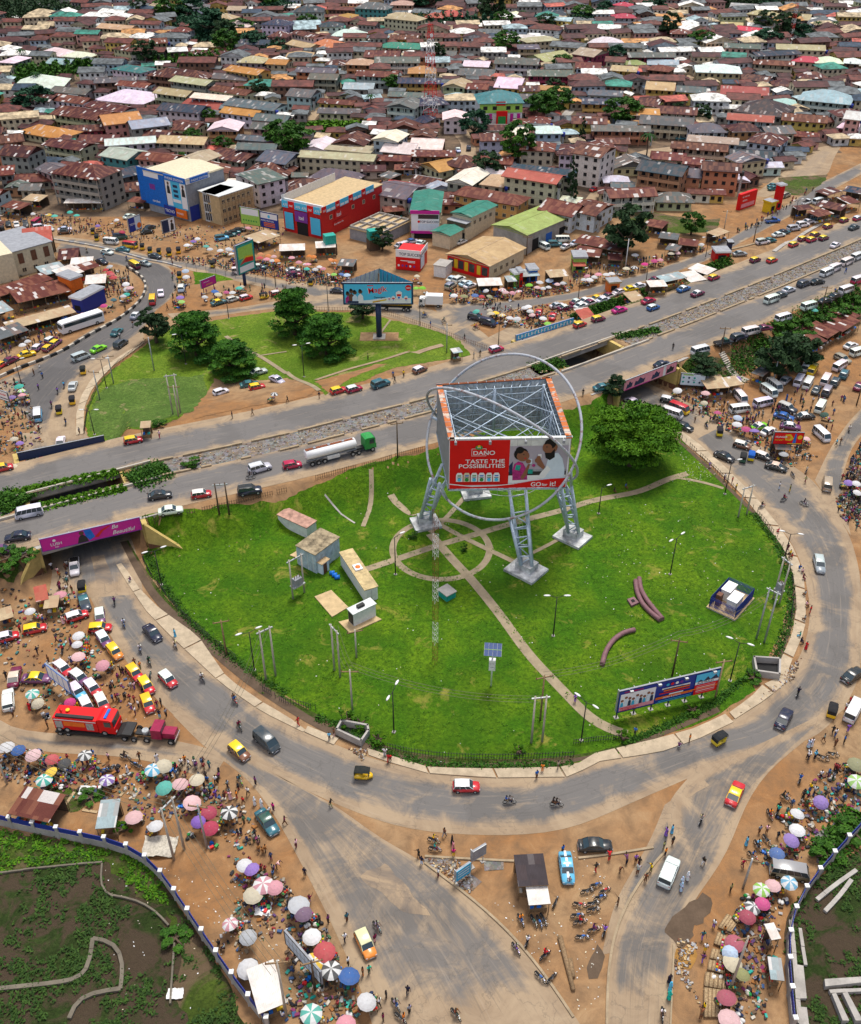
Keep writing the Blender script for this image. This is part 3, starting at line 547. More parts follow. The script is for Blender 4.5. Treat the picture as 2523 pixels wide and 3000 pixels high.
# ---------------------------------------------------------------- boards with writing
def ht_at(X,Y,c,x,y):
 U,V = full(c,x,y); lo,hi = -5.,80.
 for _ in range(40):
  m = (lo+hi)/2
  if prj(X,Y,m)[1] > V: lo = m
  else: hi = m
 return lo
class Board:
 """a flat display: origin at its lower left corner, x to the right, z up, facing -y"""
 def __init__(s,name,a,b,z0,z1,label,cat,face='white_paint',frame='black_paint',group=None,parent=None,thick=.25,fw=.12,backm='grey_paint',posts=(),postr=.15,zg=0.,flip=False,kindname=None):
  ang = math.atan2(b[1]-a[1],b[0]-a[0]); s.w = math.hypot(b[0]-a[0],b[1]-a[1]); s.h = z1-z0
  s.o = parent or tag(empty(name,(a[0],a[1],z0),ang),label,cat,group)
  if parent: s.o = empty('display',(a[0],a[1],z0),ang); s.o.parent = parent
  mb = MB(); mb.box(0,s.w,0,thick,0,s.h,backm);
  for q in ((0,s.w,0,fw),(0,s.w,s.h-fw,s.h),(0,fw,fw,s.h-fw),(s.w-fw,s.w,fw,s.h-fw)): mb.box(q[0],q[1],-.06,.002,q[2],q[3],frame)
  for i in range(int(s.w/2.5)+1):
   xx = min(s.w-.1,i*2.5); mb.box(xx,xx+.1,thick,thick+.25,0,s.h,'galv')
  put('frame',mb,s.o); f = MB(); f.box(fw,s.w-fw,-.02,-.004,fw,s.h-fw,face); s.f = put('printed_face',f,s.o); s.k = 0
  for i,u in enumerate(posts):
   p = MB(); gx_ = s.w*u; Mx = Matrix.Rotation(ang,3,'Z') @ Vector((gx_,thick/2,0)); g = (h1(a[0]+Mx.x,a[1]+Mx.y) if zg is None else zg)-z0
   p.tube((gx_,thick+.1,g-.2),(gx_,thick+.1,s.h*.6),postr,frame,8); p.box(gx_-.35,gx_+.35,thick-.2,thick+.45,g-.2,g+.12,'concrete'); put('post',p,s.o)
 def lift(s): s.k += 1; return -.022-.004*s.k
 def rect(s,u0,u1,v0,v1,m): s.poly([(u0,v0),(u1,v0),(u1,v1),(u0,v1)],m)
 def poly(s,P,m,name='print'):
  y = s.lift(); mb = MB(); mb.face([(u*s.w,y,v*s.h) for u,v in P],m); o = put(name,mb,s.f)
 def disc(s,u,v,r,m,sx=1.,n=14):
  s.poly([(u+r*sx*math.cos(2*math.pi*i/n)*s.h/s.w,v+r*math.sin(2*math.pi*i/n)) for i in range(n)],m)
 def text(s,txt,u,v,size,m,align='LEFT',shear=0.,fw=1.):
  y = s.lift()-.01; cu = bpy.data.curves.new('lettering','FONT'); cu.body = txt; cu.size = size*s.h; cu.align_x = align; cu.shear = shear; cu.extrude = .004; cu.offset = .012*size*s.h; cu.materials.append(MATS[m])
  o = bpy.data.objects.new('lettering',cu); col0.objects.link(o); me = bpy.data.meshes.new_from_object(o); bpy.data.objects.remove(o); o = bpy.data.objects.new('lettering',me); col0.objects.link(o); o.parent = s.f; o.location = (u*s.w,y,v*s.h); o.rotation_euler = (math.pi/2,0,0); o.scale = (fw,1,1); return o
# ---------------------------------------------------------------- bridges
def deck_slab(t0,t1,o0,o1,zt=HD-.02,zb=HD-1.3,mat='concrete',name='bridge_deck'):
 mb = MB(); rows = []
 for t in np.linspace(t0,t1,8):
  a = axp(t,o0); b = axp(t,o1); rows.append([(a[0],a[1],zb),(a[0],a[1],zt),(b[0],b[1],zt),(b[0],b[1],zb)])
 mb.grid(rows,mat,closed=True,smooth=False,cap=True)
 for o in np.linspace(o0+.8,o1-.8,6):
  a = axp(t0,o); b = axp(t1,o); d = Vector((b[0]-a[0],b[1]-a[1],0)); Mx = Matrix.Translation((a[0],a[1],zb-.7)) @ Matrix.Rotation(math.atan2(d.y,d.x),4,'Z'); mb.box(0,d.length,-.25,.25,0,.72,mat,Mx)
 return put(name,mb)
def tof(x,y): return float(axis(float(x),float(y))[1])
def wall_run(P,z0,z1,th,mat,name,parent=None,band=None):
 mb = MB()
 for (ax,ay),(bx,by) in zip(P[:-1],P[1:]):
  l = math.hypot(bx-ax,by-ay); Mx = Matrix.Translation((ax,ay,0)) @ Matrix.Rotation(math.atan2(by-ay,bx-ax),4,'Z')
  mb.box(-.1,l+.1,-th/2,th/2,z0,z1,mat,Mx)
  if band: mb.box(-.1,l+.1,-th/2-.03,th/2+.03,z0,band[0],band[1],Mx)
 return put(name,mb,parent)
def wedge(a,b,za,zb,th,mat,parent,lower=None):
 l = math.hypot(b[0]-a[0],b[1]-a[1]); ang = math.atan2(b[1]-a[1],b[0]-a[0]); mb = MB(); mb.prism([(0,-.5),(l,-.5),(l,zb),(0,za)],-th/2,th/2,mat)
 if lower: mb.prism([(0.02,-.45),(l-.02,-.45),(l-.02,min(zb,.3)),(0.02,lower[0])],-th/2-.03,th/2+.03,lower[1])
 return put('wing_wall',mb,parent,(a[0],a[1],0),ang)
def bridge(label,ts,tn,sideA,sideB,wings,walk):
 r = tag(empty('bridge',(axp(ts[0],0)[0],axp(ts[0],0)[1],0)),label,'bridge','road bridges over the underpasses')
 def ch(o): o.parent = r; o.location = Vector(o.location)-r.location; return o
 ch(deck_slab(ts[0],ts[1],-15.1,-2.8)); ch(deck_slab(tn[0],tn[1],3.3,15.6))
 for sd_ in (sideA,sideB): ch(wall_run(sd_,-.4,HD-.1,.9,'barrier_yellow','abutment',band=(1.3,'brown_paint')))
 for a,b in wings: ch(wedge(a,b,HD+.3,.4,.6,'barrier_yellow',None,(1.6,'brown_paint')))
 for (t0,t1,o) in ((ts[0]+1,ts[1]-1,-3.2),(tn[0]+1,tn[1]-1,3.2)):
  a,b = axp(t0,o),axp(t1,o); ch(wall_run([a,b],HD-1.3,HD+.55,.35,'kerb_concrete','parapet'))
 return r
wl = W('G',1135,325); wl2 = W('G',80,600)
bridge('concrete road bridge carrying the highway over the underpass beside the magenta banner',(tof(-73,130),tof(-47,146)),(tof(-86,158),tof(-60,174)),
 [(-69,133.6),(-76.7,150),(-84,165)],[(-52.0,141.2),(-58.4,154),(-66.4,170)],[((-51.8,140.6),wl),((-69.3,133.4),wl2)],1)
bridge('concrete road bridge carrying the highway over the underpass beside the pink banner',(tof(38,186),tof(62,207)),(tof(14,214),tof(42,234)),
 [(42.4,191.3),(30.2,203.8),(20.2,217.4)],[(58,202.2),(46.4,213.8),(36.6,228.8)],[((58.2,202.3),W('F',800,905))],1)
# banners on the parapets
def banner(c,bl,br,tl,z0,label,**kw):
 a = gz(c,*bl,z0); b = gz(c,*br,z0); z1 = ht_at(*a,c,*tl); return Board('banner_hoarding',a,b,z0,z1,label,'banner',group=None,thick=.3,**kw)
B = banner('G',(262,352),(876,212),(247,275),4.9,'long magenta banner reading Be Beautiful fixed to the bridge parapet',face='magenta_paint',frame='purple_paint')
B.text('Be',.70,.58,.40,'white_paint',shear=.35); B.text('Beautiful',.70,.14,.40,'white_paint',shear=.35); B.text('LUSH',.09,.30,.30,'white_paint'); B.text('hair',.13,.12,.16,'white_paint')
B.disc(.135,.68,.1,'white_paint'); B.poly([(.35,.04),(.37,.45),(.39,.62),(.42,.64),(.45,.4),(.46,.06)],'black_paint'); B.disc(.405,.78,.15,'skin'); B.poly([(.43,.95),(.5,.97),(.53,.3),(.47,.1),(.44,.5)],'blue_paint'); B.poly([(.52,.25),(.6,.7),(.68,.9),(.7,.86),(.62,.6),(.56,.2)],'red_paint')
B = banner('F',(303,938),(628,812),(302,872),4.9,'long pink and black banner on the parapet of the bridge near the minibus park',face='pink_paint',frame='black_paint')
for i,(u,w_,m_) in enumerate(((.05,.12,'navy_paint'),(.2,.2,'navy_paint'),(.52,.16,'navy_paint'),(.8,.15,'black_paint'))): B.poly([(u,.15),(u+.02,.6),(u+w_*.3,.5),(u+w_*.5,.8),(u+w_*.8,.55),(u+w_,.6),(u+w_*.9,.2)],m_)
B.rect(.74,.79,.05,.95,'white_paint'); B.rect(.03,.5,.04,.12,'magenta_paint')
B = banner('D',(118,1368),(650,1258),(100,1318),5.0,'long dark blank hoarding along the far bridge parapet',face='navy_paint',frame='black_paint')
a = gz('E',1412,625,HD); b = gz('E',1764,515,HD)
B = banner('E',(1412,628),(1764,520),(1412,592),5.4,'long blue hoarding with pale lettering beside the umbrella market',face='cyan_paint',frame='blue_paint')
for i in range(17): B.rect(.03+i*.056,.045+i*.056,.2,.8,'white_paint'); B.rect(.03+i*.056,.07+i*.056,.2+(i%3)*.25,.3+(i%3)*.25,'white_paint')
# ---------------------------------------------------------------- the billboard tower
tw = tag(empty('billboard_tower',(12.5,147,0)),'giant four sided steel billboard inside two huge tilted rings standing on the lawn','billboard tower'); mark(12.5,147,'the giant ringed billboard')
def tpart(name,mb,par=None):
 o = put(name,mb,par or tw)
 if par is None: o.location = (-12.5,-147,0)
 return o
NL,NR,FR_,FL_ = Vector((3.1,136.6,0)),Vector((23.4,137.2,0)),Vector((22.,158.3,0)),Vector((1.2,155.6,0)); ZB,ZT = 16.3,26.1
RC = Vector((12.5,146.6,20.7));
def ring_pts(n,R=15.,k=72):
 n = Vector(n).normalized(); a = n.cross(Vector((0,0,1))).normalized(); b = n.cross(a); return [RC+a*(R*math.cos(2*math.pi*i/k))+b*(R*math.sin(2*math.pi*i/k)) for i in range(k)]
plain('pad_stained',(.52,.53,.52),.8,.35,.7)
plain('ring_tube',(.50,.53,.56),.5,.2,1.4,.1)
mr_,tr_,pr_ = newmat('ring_worn'); c_ = mixc(tr_,rng(tr_,noise_at(tr_,.9,6,.8),.53,.62,0,.9),(.45,.48,.52),(.22,.09,.06)); c_ = mixc(tr_,rng(tr_,noise_at(tr_,4.,4,.8),.4,.7,0,.4),c_,(.28,.3,.33)); finish(tr_,pr_,c_,.6)
r1,r2 = ring_pts((-.477,-.614,.628)),ring_pts((.484,.65,.587))
for R_ in (r1,r2): mb = MB(); mb.path([tuple(p) for p in R_],.24,'ring_worn',10,True); tpart('ring',mb)
pads = [(-0.9,148.4,2.6,2.2,.3),(17.1,134.2,3.1,2.6,-.7),(26.6,144.0,2.9,2.4,-.7),(8.9,158.8,2.8,2.4,.2)]
def near_ring(R_,x,y): return min(R_,key=lambda p: (p.x-x)**2+(p.y-y)**2+(0 if p.z < 20 else 900))
tops = [[gz('T',175,1140,14),gz('T',250,1140,15),14.],[gz('T',835,1490,9.4),gz('T',975,1440,9.8),9.6],[gz('T',1262,1240,13.2),gz('T',1345,1190,14),13.8],[(7.5,154),(10,154),16.]]
for (px,py,hw,hd,an),(ta,tb,tz) in zip(pads,tops):
 mb = MB(); Mx = Matrix.Translation((px,py,h1(px,py))) @ Matrix.Rotation(an,4,'Z'); mb.box(-hw,hw,-hd,hd,-1.,.55,'pad_stained',Mx)
 mb.box(-hw*.55,hw*.5,-hd*.4,hd*.6,.55,1.9,'pad_stained',Mx); tpart('foundation',mb)
 mb = MB(); z0 = h1(px,py)+1.8; base = [Vector((px+dx,py+dy,z0)) for dx,dy in ((-1.,-.6),(.9,-.9),(1.,.6),(-.9,.8))]
 A = Vector((ta[0],ta[1],tz)); Bp = Vector((tb[0],tb[1],tz)); ctr = Vector((12.5,147,17)); inn = (ctr-(A+Bp)/2); inn.z = 0; inn.normalize()
 C1 = Bp+inn*2.2+Vector((0,0,16.5-tz)); C2 = A+inn*2.2+Vector((0,0,16.5-tz)); T4 = [A,Bp,C1,C2]
 for b_,t_ in zip(base,T4): mb.tube(b_,t_,.34,'steel_blue',8,.28)
 for i in range(4):
  j = (i+1) % 4
  for k in range(1,5):
   f = k/5; g = (k-1)/5; mb.tube(base[i].lerp(T4[i],f),base[j].lerp(T4[j],f),.15,'steel_blue',5)
   if k % 2: mb.tube(base[i].lerp(T4[i],g+.04),base[j].lerp(T4[j],f-.02),.12,'steel_blue',5)
 q = near_ring(r1,A.x,A.y)
 for t_ in (A,Bp): mb.tube(t_,near_ring(r1,t_.x,t_.y),.25,'steel_blue',6)
 tpart('leg',mb)
# display panels
def wallpanel(a,b,outer,inner,name='display_panel'):
 l = (b-a).length; Mx = Matrix.Translation(a) @ Matrix.Rotation(math.atan2(b.y-a.y,b.x-a.x),4,'Z'); mb = MB()
 mb.box(0,l,0,.12,ZB,ZT,inner,Mx); mb.box(0,l,-.05,-.005,ZB,ZT,outer,Mx)
 for i in range(int(l/.95)+1): mb.box(i*.95,i*.95+.1,.12,.22,ZB,ZT,'steel_grey',Mx)
 for k in range(9): mb.box(0,l,.22,.3,ZB+k*1.2,ZB+k*1.2+.1,'steel_blue',Mx)
 return tpart(name,mb)
mm,tt_,pp_ = newmat('panel_grime'); cc = mixc(tt_,rng(tt_,noise_at(tt_,.55,6,.75),.4,.62),(.66,.70,.72),(.30,.32,.31)); finish(tt_,pp_,cc,.7)
wallpanel(FR_,FL_,'cyan_paint','panel_grime'); wallpanel(FL_,NL,'grey_paint','steel_grey'); wallpanel(NR,FR_,'red_paint','panel_grime')
# rim walkways, inner lattice
mb = MB()
for a,b,m_,o_ in ((NL,NR,'pale_metal',.5),(NR,FR_,'orange_rust',.9),(FR_,FL_,'rust',.4),(FL_,NL,'orange_rust',.9)):
 if m_ == 'orange_rust' and m_ not in MATS:
  m2,t2,p2 = newmat('orange_rust'); c2 = mixc(t2,rng(t2,noise_at(t2,.5,3,.6),.52,.58),(.50,.15,.05),(.55,.45,.36)); finish(t2,p2,c2,.8)
 l = (b-a).length; Mx = Matrix.Translation(a) @ Matrix.Rotation(math.atan2(b.y-a.y,b.x-a.x),4,'Z'); mb.box(-.2,l+.2,-.12,o_,ZT,ZT+.14,m_,Mx)
 for i in range(int(l/1.7)): mb.box(i*1.7,i*1.7+.08,-.16,o_+.04,ZT+.14,ZT+.2,'steel_grey',Mx)
tpart('rim_walkway',mb)
mb = MB(); cn = [NL,NR,FR_,FL_]; ctr = sum(cn,Vector())/4
inn = [p.lerp(ctr,.13) for p in cn]
for a in inn: mb.tube((a.x,a.y,ZB-1),(a.x,a.y,ZT-.6),.28,'steel_blue',6)
for i in range(4):
 a,b = inn[i],inn[(i+1) % 4]; oa,ob = cn[i].lerp(ctr,.02),cn[(i+1) % 4].lerp(ctr,.02); md = a.lerp(b,.5); mb.tube((md.x,md.y,ZB-.5),(md.x,md.y,ZT-1),.3,'steel_blue',6)
 for z in np.linspace(ZB,ZT-.8,8): mb.tube((a.x,a.y,z),(b.x,b.y,z),.09,'steel_blue',4)
 nb = 12
 for k in range(nb):
  p,q = a.lerp(b,k/nb),a.lerp(b,(k+1)/nb); z0,z1 = (ZB,ZT-.8) if k % 2 else (ZT-.8,ZB); mb.tube((p.x,p.y,z0),(q.x,q.y,z1),.08,'steel_blue',4); op = oa.lerp(ob,k/nb)
  for z in np.linspace(ZB,ZT-.8,5)[::2]: mb.tube((p.x,p.y,z),(op.x,op.y,z+.3),.06,'steel_blue',4)
  mb.tube((op.x,op.y,ZB),(op.x,op.y,ZT),.08,'steel_blue',4)
 for z in (ZT-1.2,(ZB+ZT)/2,ZB+.3):
  c = inn[(i+2) % 4]
  if i < 2: mb.tube((a.x,a.y,z),(c.x,c.y,z),.12,'steel_blue',5)
  mm_ = inn[(i+1) % 4].lerp(inn[(i+2) % 4],.5); mb.tube((md.x,md.y,z),(mm_.x,mm_.y,z-.4),.1,'steel_blue',5); mb.tube((md.x,md.y,ZB),(mm_.x,mm_.y,z),.07,'steel_blue',4)
for a,b in ((NL,NR),(NR,FR_),(FR_,FL_),(FL_,NL)):
 for f in (0,.33,.66,1): p = a.lerp(b,f); mb.tube((p.x,p.y,ZB-.4),(p.x,p.y,ZB),.15,'steel_blue',4)
 mb.tube((a.x,a.y,ZB-.3),(b.x,b.y,ZB-.3),.2,'steel_blue',4)
tpart('lattice_frame',mb)
mb = MB(); wr = [(13.5+5.4*math.cos(a),141+3.6*math.sin(a),14.2) for a in np.linspace(0,2*math.pi,40)[:-1]]; mb.path(wr,.07,'galv',4,True); mb.path([(x,y,z+1) for x,y,z in wr],.05,'galv',4,True)
for p in wr[::3]: mb.tube(p,(p[0],p[1],p[2]+1),.04,'galv',4)
tpart('service_platform',mb)
mb = MB(); la,lb = Vector((16.6,137.5,2)),Vector((15.4,141,16))
for s_ in (-.3,.3): mb.tube(la+Vector((s_,0,0)),lb+Vector((s_,0,0)),.05,'lime_paint',4)
for k in range(30): p = la.lerp(lb,k/30); mb.tube(p+Vector((-.3,0,0)),p+Vector((.3,0,0)),.03,'lime_paint',4)
tpart('ladder',mb)
# the printed front
ang = math.atan2(NR.y-NL.y,NR.x-NL.x); ho = empty('front_display',(NL.x-12.5,NL.y-147,ZB),ang); ho.parent = tw
class Face(Board):
 def __init__(s,par,w,h_): s.w = w; s.h = h_; s.k = 0; mb = MB(); mb.box(0,w,-.1,0,0,h_,'steel_grey'); s.f = put('printed_face',mb,par)
 def lift(s): s.k += 1; return -.105-.005*s.k
B = Face(ho,(NR-NL).length,ZT-ZB); plain('lilac_grey',(.42,.38,.44),.6,.04,.5); plain('print_white',(.8,.8,.8),.5,.02,1); plain('print_red',(.68,.006,.008),.5,.03,.3); plain('shirt_blue',(.62,.72,.8),.7,.05,1); plain('top_magenta',(.45,.03,.2),.7,.3,2); plain('skin_light',(.26,.11,.06),.6,.05,2)
B.rect(.0,.995,.0,.99,'print_white'); B.rect(.005,.5,.07,.985,'print_red'); B.rect(.5,.985,.1,.985,'lilac_grey')
B.rect(.5,.985,.86,.985,'pale_metal'); B.rect(.56,.562,.86,.985,'grey_paint'); B.rect(.67,.672,.86,.985,'grey_paint'); B.rect(.5,.98,.17,.36,'black_paint'); B.rect(.5,.98,.1,.26,'print_white'); B.rect(.5,.985,.34,.38,'grey_paint')
B.poly([(.50,.46),(.505,.3),(.53,.3),(.53,.55)],'navy_paint')
# girl
B.poly([(.535,.16),(.53,.38),(.545,.5),(.575,.55),(.615,.52),(.64,.42),(.655,.3),(.66,.17)],'top_magenta'); B.poly([(.55,.38),(.56,.48),(.6,.47),(.59,.36)],'teal_paint'); B.poly([(.6,.22),(.62,.3),(.66,.5),(.675,.49),(.65,.26),(.62,.17)],'skin_light')
B.disc(.595,.7,.125,'hair'); B.disc(.612,.66,.11,'skin_light'); B.disc(.583,.78,.07,'hair'); B.rect(.655,.69,.5,.6,'shirt_blue'); B.disc(.66,.55,.045,'skin_light'); B.disc(.617,.69,.012,'black_paint'); B.poly([(.625,.63),(.64,.62),(.637,.6),(.622,.61)],'red_paint')
# man
B.poly([(.775,.16),(.8,.35),(.82,.6),(.86,.7),(.9,.72),(.94,.6),(.965,.4),(.97,.2)],'shirt_blue'); B.poly([(.745,.2),(.77,.32),(.82,.46),(.85,.38),(.8,.2)],'print_white')
B.disc(.83,.83,.13,'skin_light'); B.disc(.83,.9,.1,'hair'); B.poly([(.79,.72),(.80,.62),(.835,.57),(.875,.63),(.87,.8),(.84,.72)],'hair'); B.disc(.808,.82,.08,'skin_light')
B.poly([(.76,.6),(.73,.52),(.735,.48),(.79,.38),(.8,.44)],'skin_light'); B.disc(.738,.57,.055,'skin_light'); B.rect(.735,.765,.62,.7,'print_white'); B.disc(.742,.63,.035,'skin_light'); B.disc(.803,.84,.012,'black_paint')
B.disc(.705,.47,.03,'top_magenta'); B.rect(.66,.7,.3,.39,'teal_paint')
# swoosh and words
B.poly([(.005,.01),(.985,.01),(.985,.2),(.86,.19),(.7,.15),(.55,.09),(.4,.055),(.2,.045),(.005,.1)],'print_red'); B.poly([(.005,.12),(.2,.06),(.4,.07),(.55,.105),(.55,.09),(.4,.055),(.2,.045),(.005,.1)],'print_white')
B.text('TASTE THE',.135,.535,.11,'print_white',fw=1.25); B.text('POSSIBILITIES',.078,.44,.11,'print_white',fw=1.25); B.text('GO',.69,.04,.12,'print_white'); B.text('for',.785,.045,.08,'print_white'); B.text('it!',.85,.04,.14,'print_white')
B.rect(.185,.305,.68,.83,'print_white'); B.rect(.188,.302,.687,.823,'print_red'); B.text('DANO',.195,.705,.115,'print_white',fw=1.1); B.disc(.245,.85,.045,'green_paint',1.4); B.disc(.245,.875,.025,'yellow_paint'); B.text('Arla',.228,.84,.04,'print_white')
for i in range(6):
 u = .06+i*.062; B.poly([(u,.16),(u,.3),(u+.012,.345),(u+.044,.345),(u+.055,.3),(u+.055,.16)],'cream_paint' if i == 1 else 'print_white'); B.rect(u+.012,u+.044,.27,.295,'blue_paint' if i % 2 else 'green_paint'); B.disc(u+.028,.2,.035,'green_paint' if i in (3,1) else 'sky_paint'); B.rect(u+.01,u+.045,.235,.25,'navy_paint')
for u in (.05,.33,.62,.93):
 mb = MB(); mb.tube((u*B.w,-.1,B.h+.1),(u*B.w,-1.1,B.h+.3),.05,'pale_metal',5); mb.box(u*B.w-.2,u*B.w+.2,-1.35,-.95,B.h-.3,B.h+.25,'grey_paint'); put('floodlight',mb,ho)
# ---------------------------------------------------------------- the big roadside billboards
def pole_board(pb,bl,br,tl,zb,label,face='sky_paint',postr=.75,c='E',name='billboard'):
 X,Y = W(c,*pb); g = h1(X,Y); z0 = g+zb
 def atY(px):   # same distance as the post
  lo,hi = -200.,200.; U = full(c,*px)[0]
  for _ in range(50):
   m = (lo+hi)/2
   if prj(m,Y,z0)[0] < U: lo = m
   else: hi = m
  return lo
 xa,xb = atY(bl),atY(br); z1 = ht_at(xa,Y,c,*tl)
 b = Board(name,(xa,Y-1.2),(xb,Y-1.2),z0,z1,label,'billboard',face=face,frame='navy_paint',fw=.35,thick=.4)
 p = MB(); p.tube((X-xa,1.2,-zb-.3),(X-xa,1.2,.6),postr,'navy_paint',12); put('post',p,b.o); q = MB(); q.box(X-xa-1.6,X-xa+1.6,-.4,2.8,-zb-.3,-zb+.3,'concrete'); q.box(X-xa-5,X-xa+5,-1,4,-zb-.3,-zb+.1,'soil'); put('base_slab',q,b.o); mark(X,Y,label.split(' standing')[0].split(' on a')[0]); return b,X-xa
zb_ = top_h('E',570,605,565,392); B,px_ = pole_board((570,605),(352,390),(778,388),(355,258),zb_,'big sky blue Magik detergent billboard on a tall dark post')
w_ = B.w
B.poly([(.03,.05),(.97,.05),(.97,.3),(.6,.32),(.4,.22),(.03,.12)],'print_white'); B.text('Magik',.36,.5,.36,'print_white',fw=1.0).rotation_euler = (math.pi/2,-.14,0); o_ = B.text('Magik',.365,.51,.345,'print_red'); o_.rotation_euler = (math.pi/2,-.14,0); pass
B.rect(.35,.44,.85,.89,'print_red'); B.text('Detergent',.44,.3,.12,'navy_paint'); B.poly([(.42,.08),(.62,.2),(.62,.26),(.42,.15)],'yellow_paint'); B.text('even cleaner',.43,.1,.06,'red_paint').rotation_euler = (math.pi/2,-.15,0); B.text('Bites clean and feels always',.03,.03,.07,'navy_paint')
for u,v,m_,r_ in ((.07,.3,'top_magenta',.13),(.12,.42,'brown_paint',.14),(.17,.36,'shirt_blue',.13),(.25,.4,'print_white',.2)): B.poly([(u-.04,.08),(u-.035,v),(u,v+.12),(u+.035,v),(u+.045,.08)],m_); B.disc(u,v+.2,.09,'skin'); B.disc(u-.004,v+.26,.06,'hair')
B.rect(.06,.22,.08,.17,'navy_paint'); B.disc(.935,.78,.13,'print_red'); B.text('NEW',.905,.74,.09,'print_white')
for u,v,r_ in ((.8,.45,.2),(.72,.3,.12),(.9,.3,.12),(.66,.28,.08)): B.poly([(u-r_*.2,v-r_),(u-r_*.22,v+r_*.6),(u,v+r_),(u+r_*.22,v+r_*.6),(u+r_*.2,v-r_)],'print_white'); B.rect(u-r_*.15,u+r_*.15,v-r_*.3,v+r_*.2,'red_paint'); B.disc(u,v-r_*.6,r_*.25,'blue_paint')
mb = MB(); aL = Vector((0,.3,0)); aR = Vector((w_,.3,0)); ap = Vector((w_*.5,9.5,0)); H_ = B.h
for a,b,m_ in ((aL,ap,'pale_metal'),(ap,aR,'cyan_paint')): mb.face([a,b,b+Vector((0,0,H_)),a+Vector((0,0,H_))],m_); mb.face([a+Vector((.1,-.15,0)),b+Vector((.1,-.15,0)),b+Vector((.1,-.15,H_)),a+Vector((.1,-.15,H_))],m_)
for a,b in ((aL,ap),(ap,aR)):
 for k in range(9):
  p = a.lerp(b,k/8); mb.tube(p,p+Vector((0,0,H_+.1)),.08,'navy_paint',4); q = aL.lerp(aR,(k/16 if a is aL else .5+k/16)); mb.tube(p+Vector((0,0,H_)),q+Vector((0,0,H_)),.07,'navy_paint',4); mb.tube(p,q+Vector((0,0,H_)),.06,'navy_paint',4)
mb.tube((w_*.5,1,0),(w_*.5,6,H_),.2,'wood_dark',5); put('back_panels',mb,B.o)
# green side-on billboard
X,Y = W('D',1535,285); zz = top_h('D',1535,285,1525,205); zt = top_h('D',1535,285,1520,25)
B = Board('billboard',(X-2.2,Y-2.5),(X+1.9,Y+3.2),zz,zt,'tall narrow green billboard seen almost edge on beside the north road','billboard',face='teal_paint',frame='navy_paint',thick=.5); mark(X,Y,'the tall green billboard')
B.rect(.1,.9,.5,.9,'lime_paint'); B.poly([(.1,.3),(.5,.5),(.9,.45),(.9,.3),(.4,.35)],'red_paint'); B.poly([(.1,.35),(.5,.55),(.9,.5),(.9,.45),(.5,.5)],'yellow_paint'); B.rect(.1,.9,.05,.25,'print_white')
p = MB(); p.tube((2.5,.6,-zz-.3),(2.5,.6,.5),.5,'navy_paint',10); put('post',p,B.o); p = MB(); p.box(.2,B.w-.2,.5,.9,0,B.h,'navy_paint'); put('back_frame',p,B.o)
def legs_board(c,bl,br,tl,gl,label,face,**kw):
 """gl: ground pixel below the left end"""
 X,Y = W(c,*gl); g = h1(X,Y); z0 = ht_at(X,Y,c,*bl); z1 = ht_at(X,Y,c,*tl); b = gz(c,*br,z0)
 a = gz(c,*bl,z0); o = Board('billboard',a,b,z0,z1,label,'billboard',face=face,zg=None,**kw); mark(X,Y,kw.pop('mk',label)); return o
B = legs_board('I',(262,1338),(878,1190),(275,1205),(268,1380),'wide blue and white billboard on seven short legs near the ring road','blue_paint',posts=(.02,.19,.36,.53,.7,.87),frame='navy_paint',postr=.12); plain('deep_blue',(.02,.04,.28),.5,.05,1)
B.rect(.01,.99,.02,.98,'deep_blue'); B.rect(.02,.36,.06,.82,'print_white'); B.rect(.02,.36,.06,.24,'pink_paint'); B.text('PROFESSIONAL',.03,.13,.1,'print_red'); B.text('UNIVERSITIES',.04,.05,.09,'print_red'); B.text('WORK ABROAD',.05,.86,.09,'print_red')
for i in range(9): u = .04+i*.036; v = .3+.12*((i*5) % 3)/2; B.poly([(u-.014,.24),(u-.012,v+.1),(u,v+.16),(u+.014,v+.1),(u+.016,.24)],('cyan_paint','shirt_blue','navy_paint')[i % 3]); B.disc(u,v+.22,.055,'skin_light')
B.rect(.37,.74,.2,.28,'orange_paint'); B.text('WORK & LIVE IN',.44,.2,.09,'print_white'); B.rect(.44,.7,.52,.58,'orange_paint'); B.rect(.42,.7,.62,.68,'print_white'); B.rect(.4,.7,.42,.48,'red_paint'); B.rect(.5,.64,.32,.38,'print_white'); B.rect(.4,.73,.1,.13,'cyan_paint'); B.rect(.38,.73,.04,.07,'cyan_paint'); B.text('STUDY OPPORTUNITY',.44,.6,.07,'navy_paint')
for i in range(4): B.disc(.47+i*.045,.82,.06,('cyan_paint','print_red','print_white','purple_paint')[i])
B.rect(.75,.985,.48,.95,'sky_paint'); B.poly([(.75,.55),(.8,.7),(.83,.6),(.87,.78),(.9,.62),(.95,.8),(.985,.6),(.985,.5),(.75,.5)],'navy_paint'); B.rect(.75,.985,.5,.6,'print_white'); B.text('AUSTRALIA',.77,.51,.12,'navy_paint'); B.rect(.75,.985,.02,.48,'print_red')
for i in range(5): B.rect(.77,.96,.1+i*.075,.125+i*.075,'print_white' if i % 2 else 'pink_paint')
B.rect(.37,.985,.28,.33,'orange_paint')
for u in (.09,.36,.62,.9): mb = MB(); mb.tube((u*B.w,0,B.h),(u*B.w,-.8,B.h+.35),.04,'galv',4); mb.box(u*B.w-.25,u*B.w+.25,-1.,-.7,B.h+.2,B.h+.5,'galv'); put('floodlight',mb,B.o)
B = legs_board('F',(650,895),(803,905),(656,822),(655,930),'small pale green and blue sign board on the bridge abutment','teal_pale' if 'teal_pale' in MATS else 'shirt_blue',posts=(.1,.9),postr=.1)
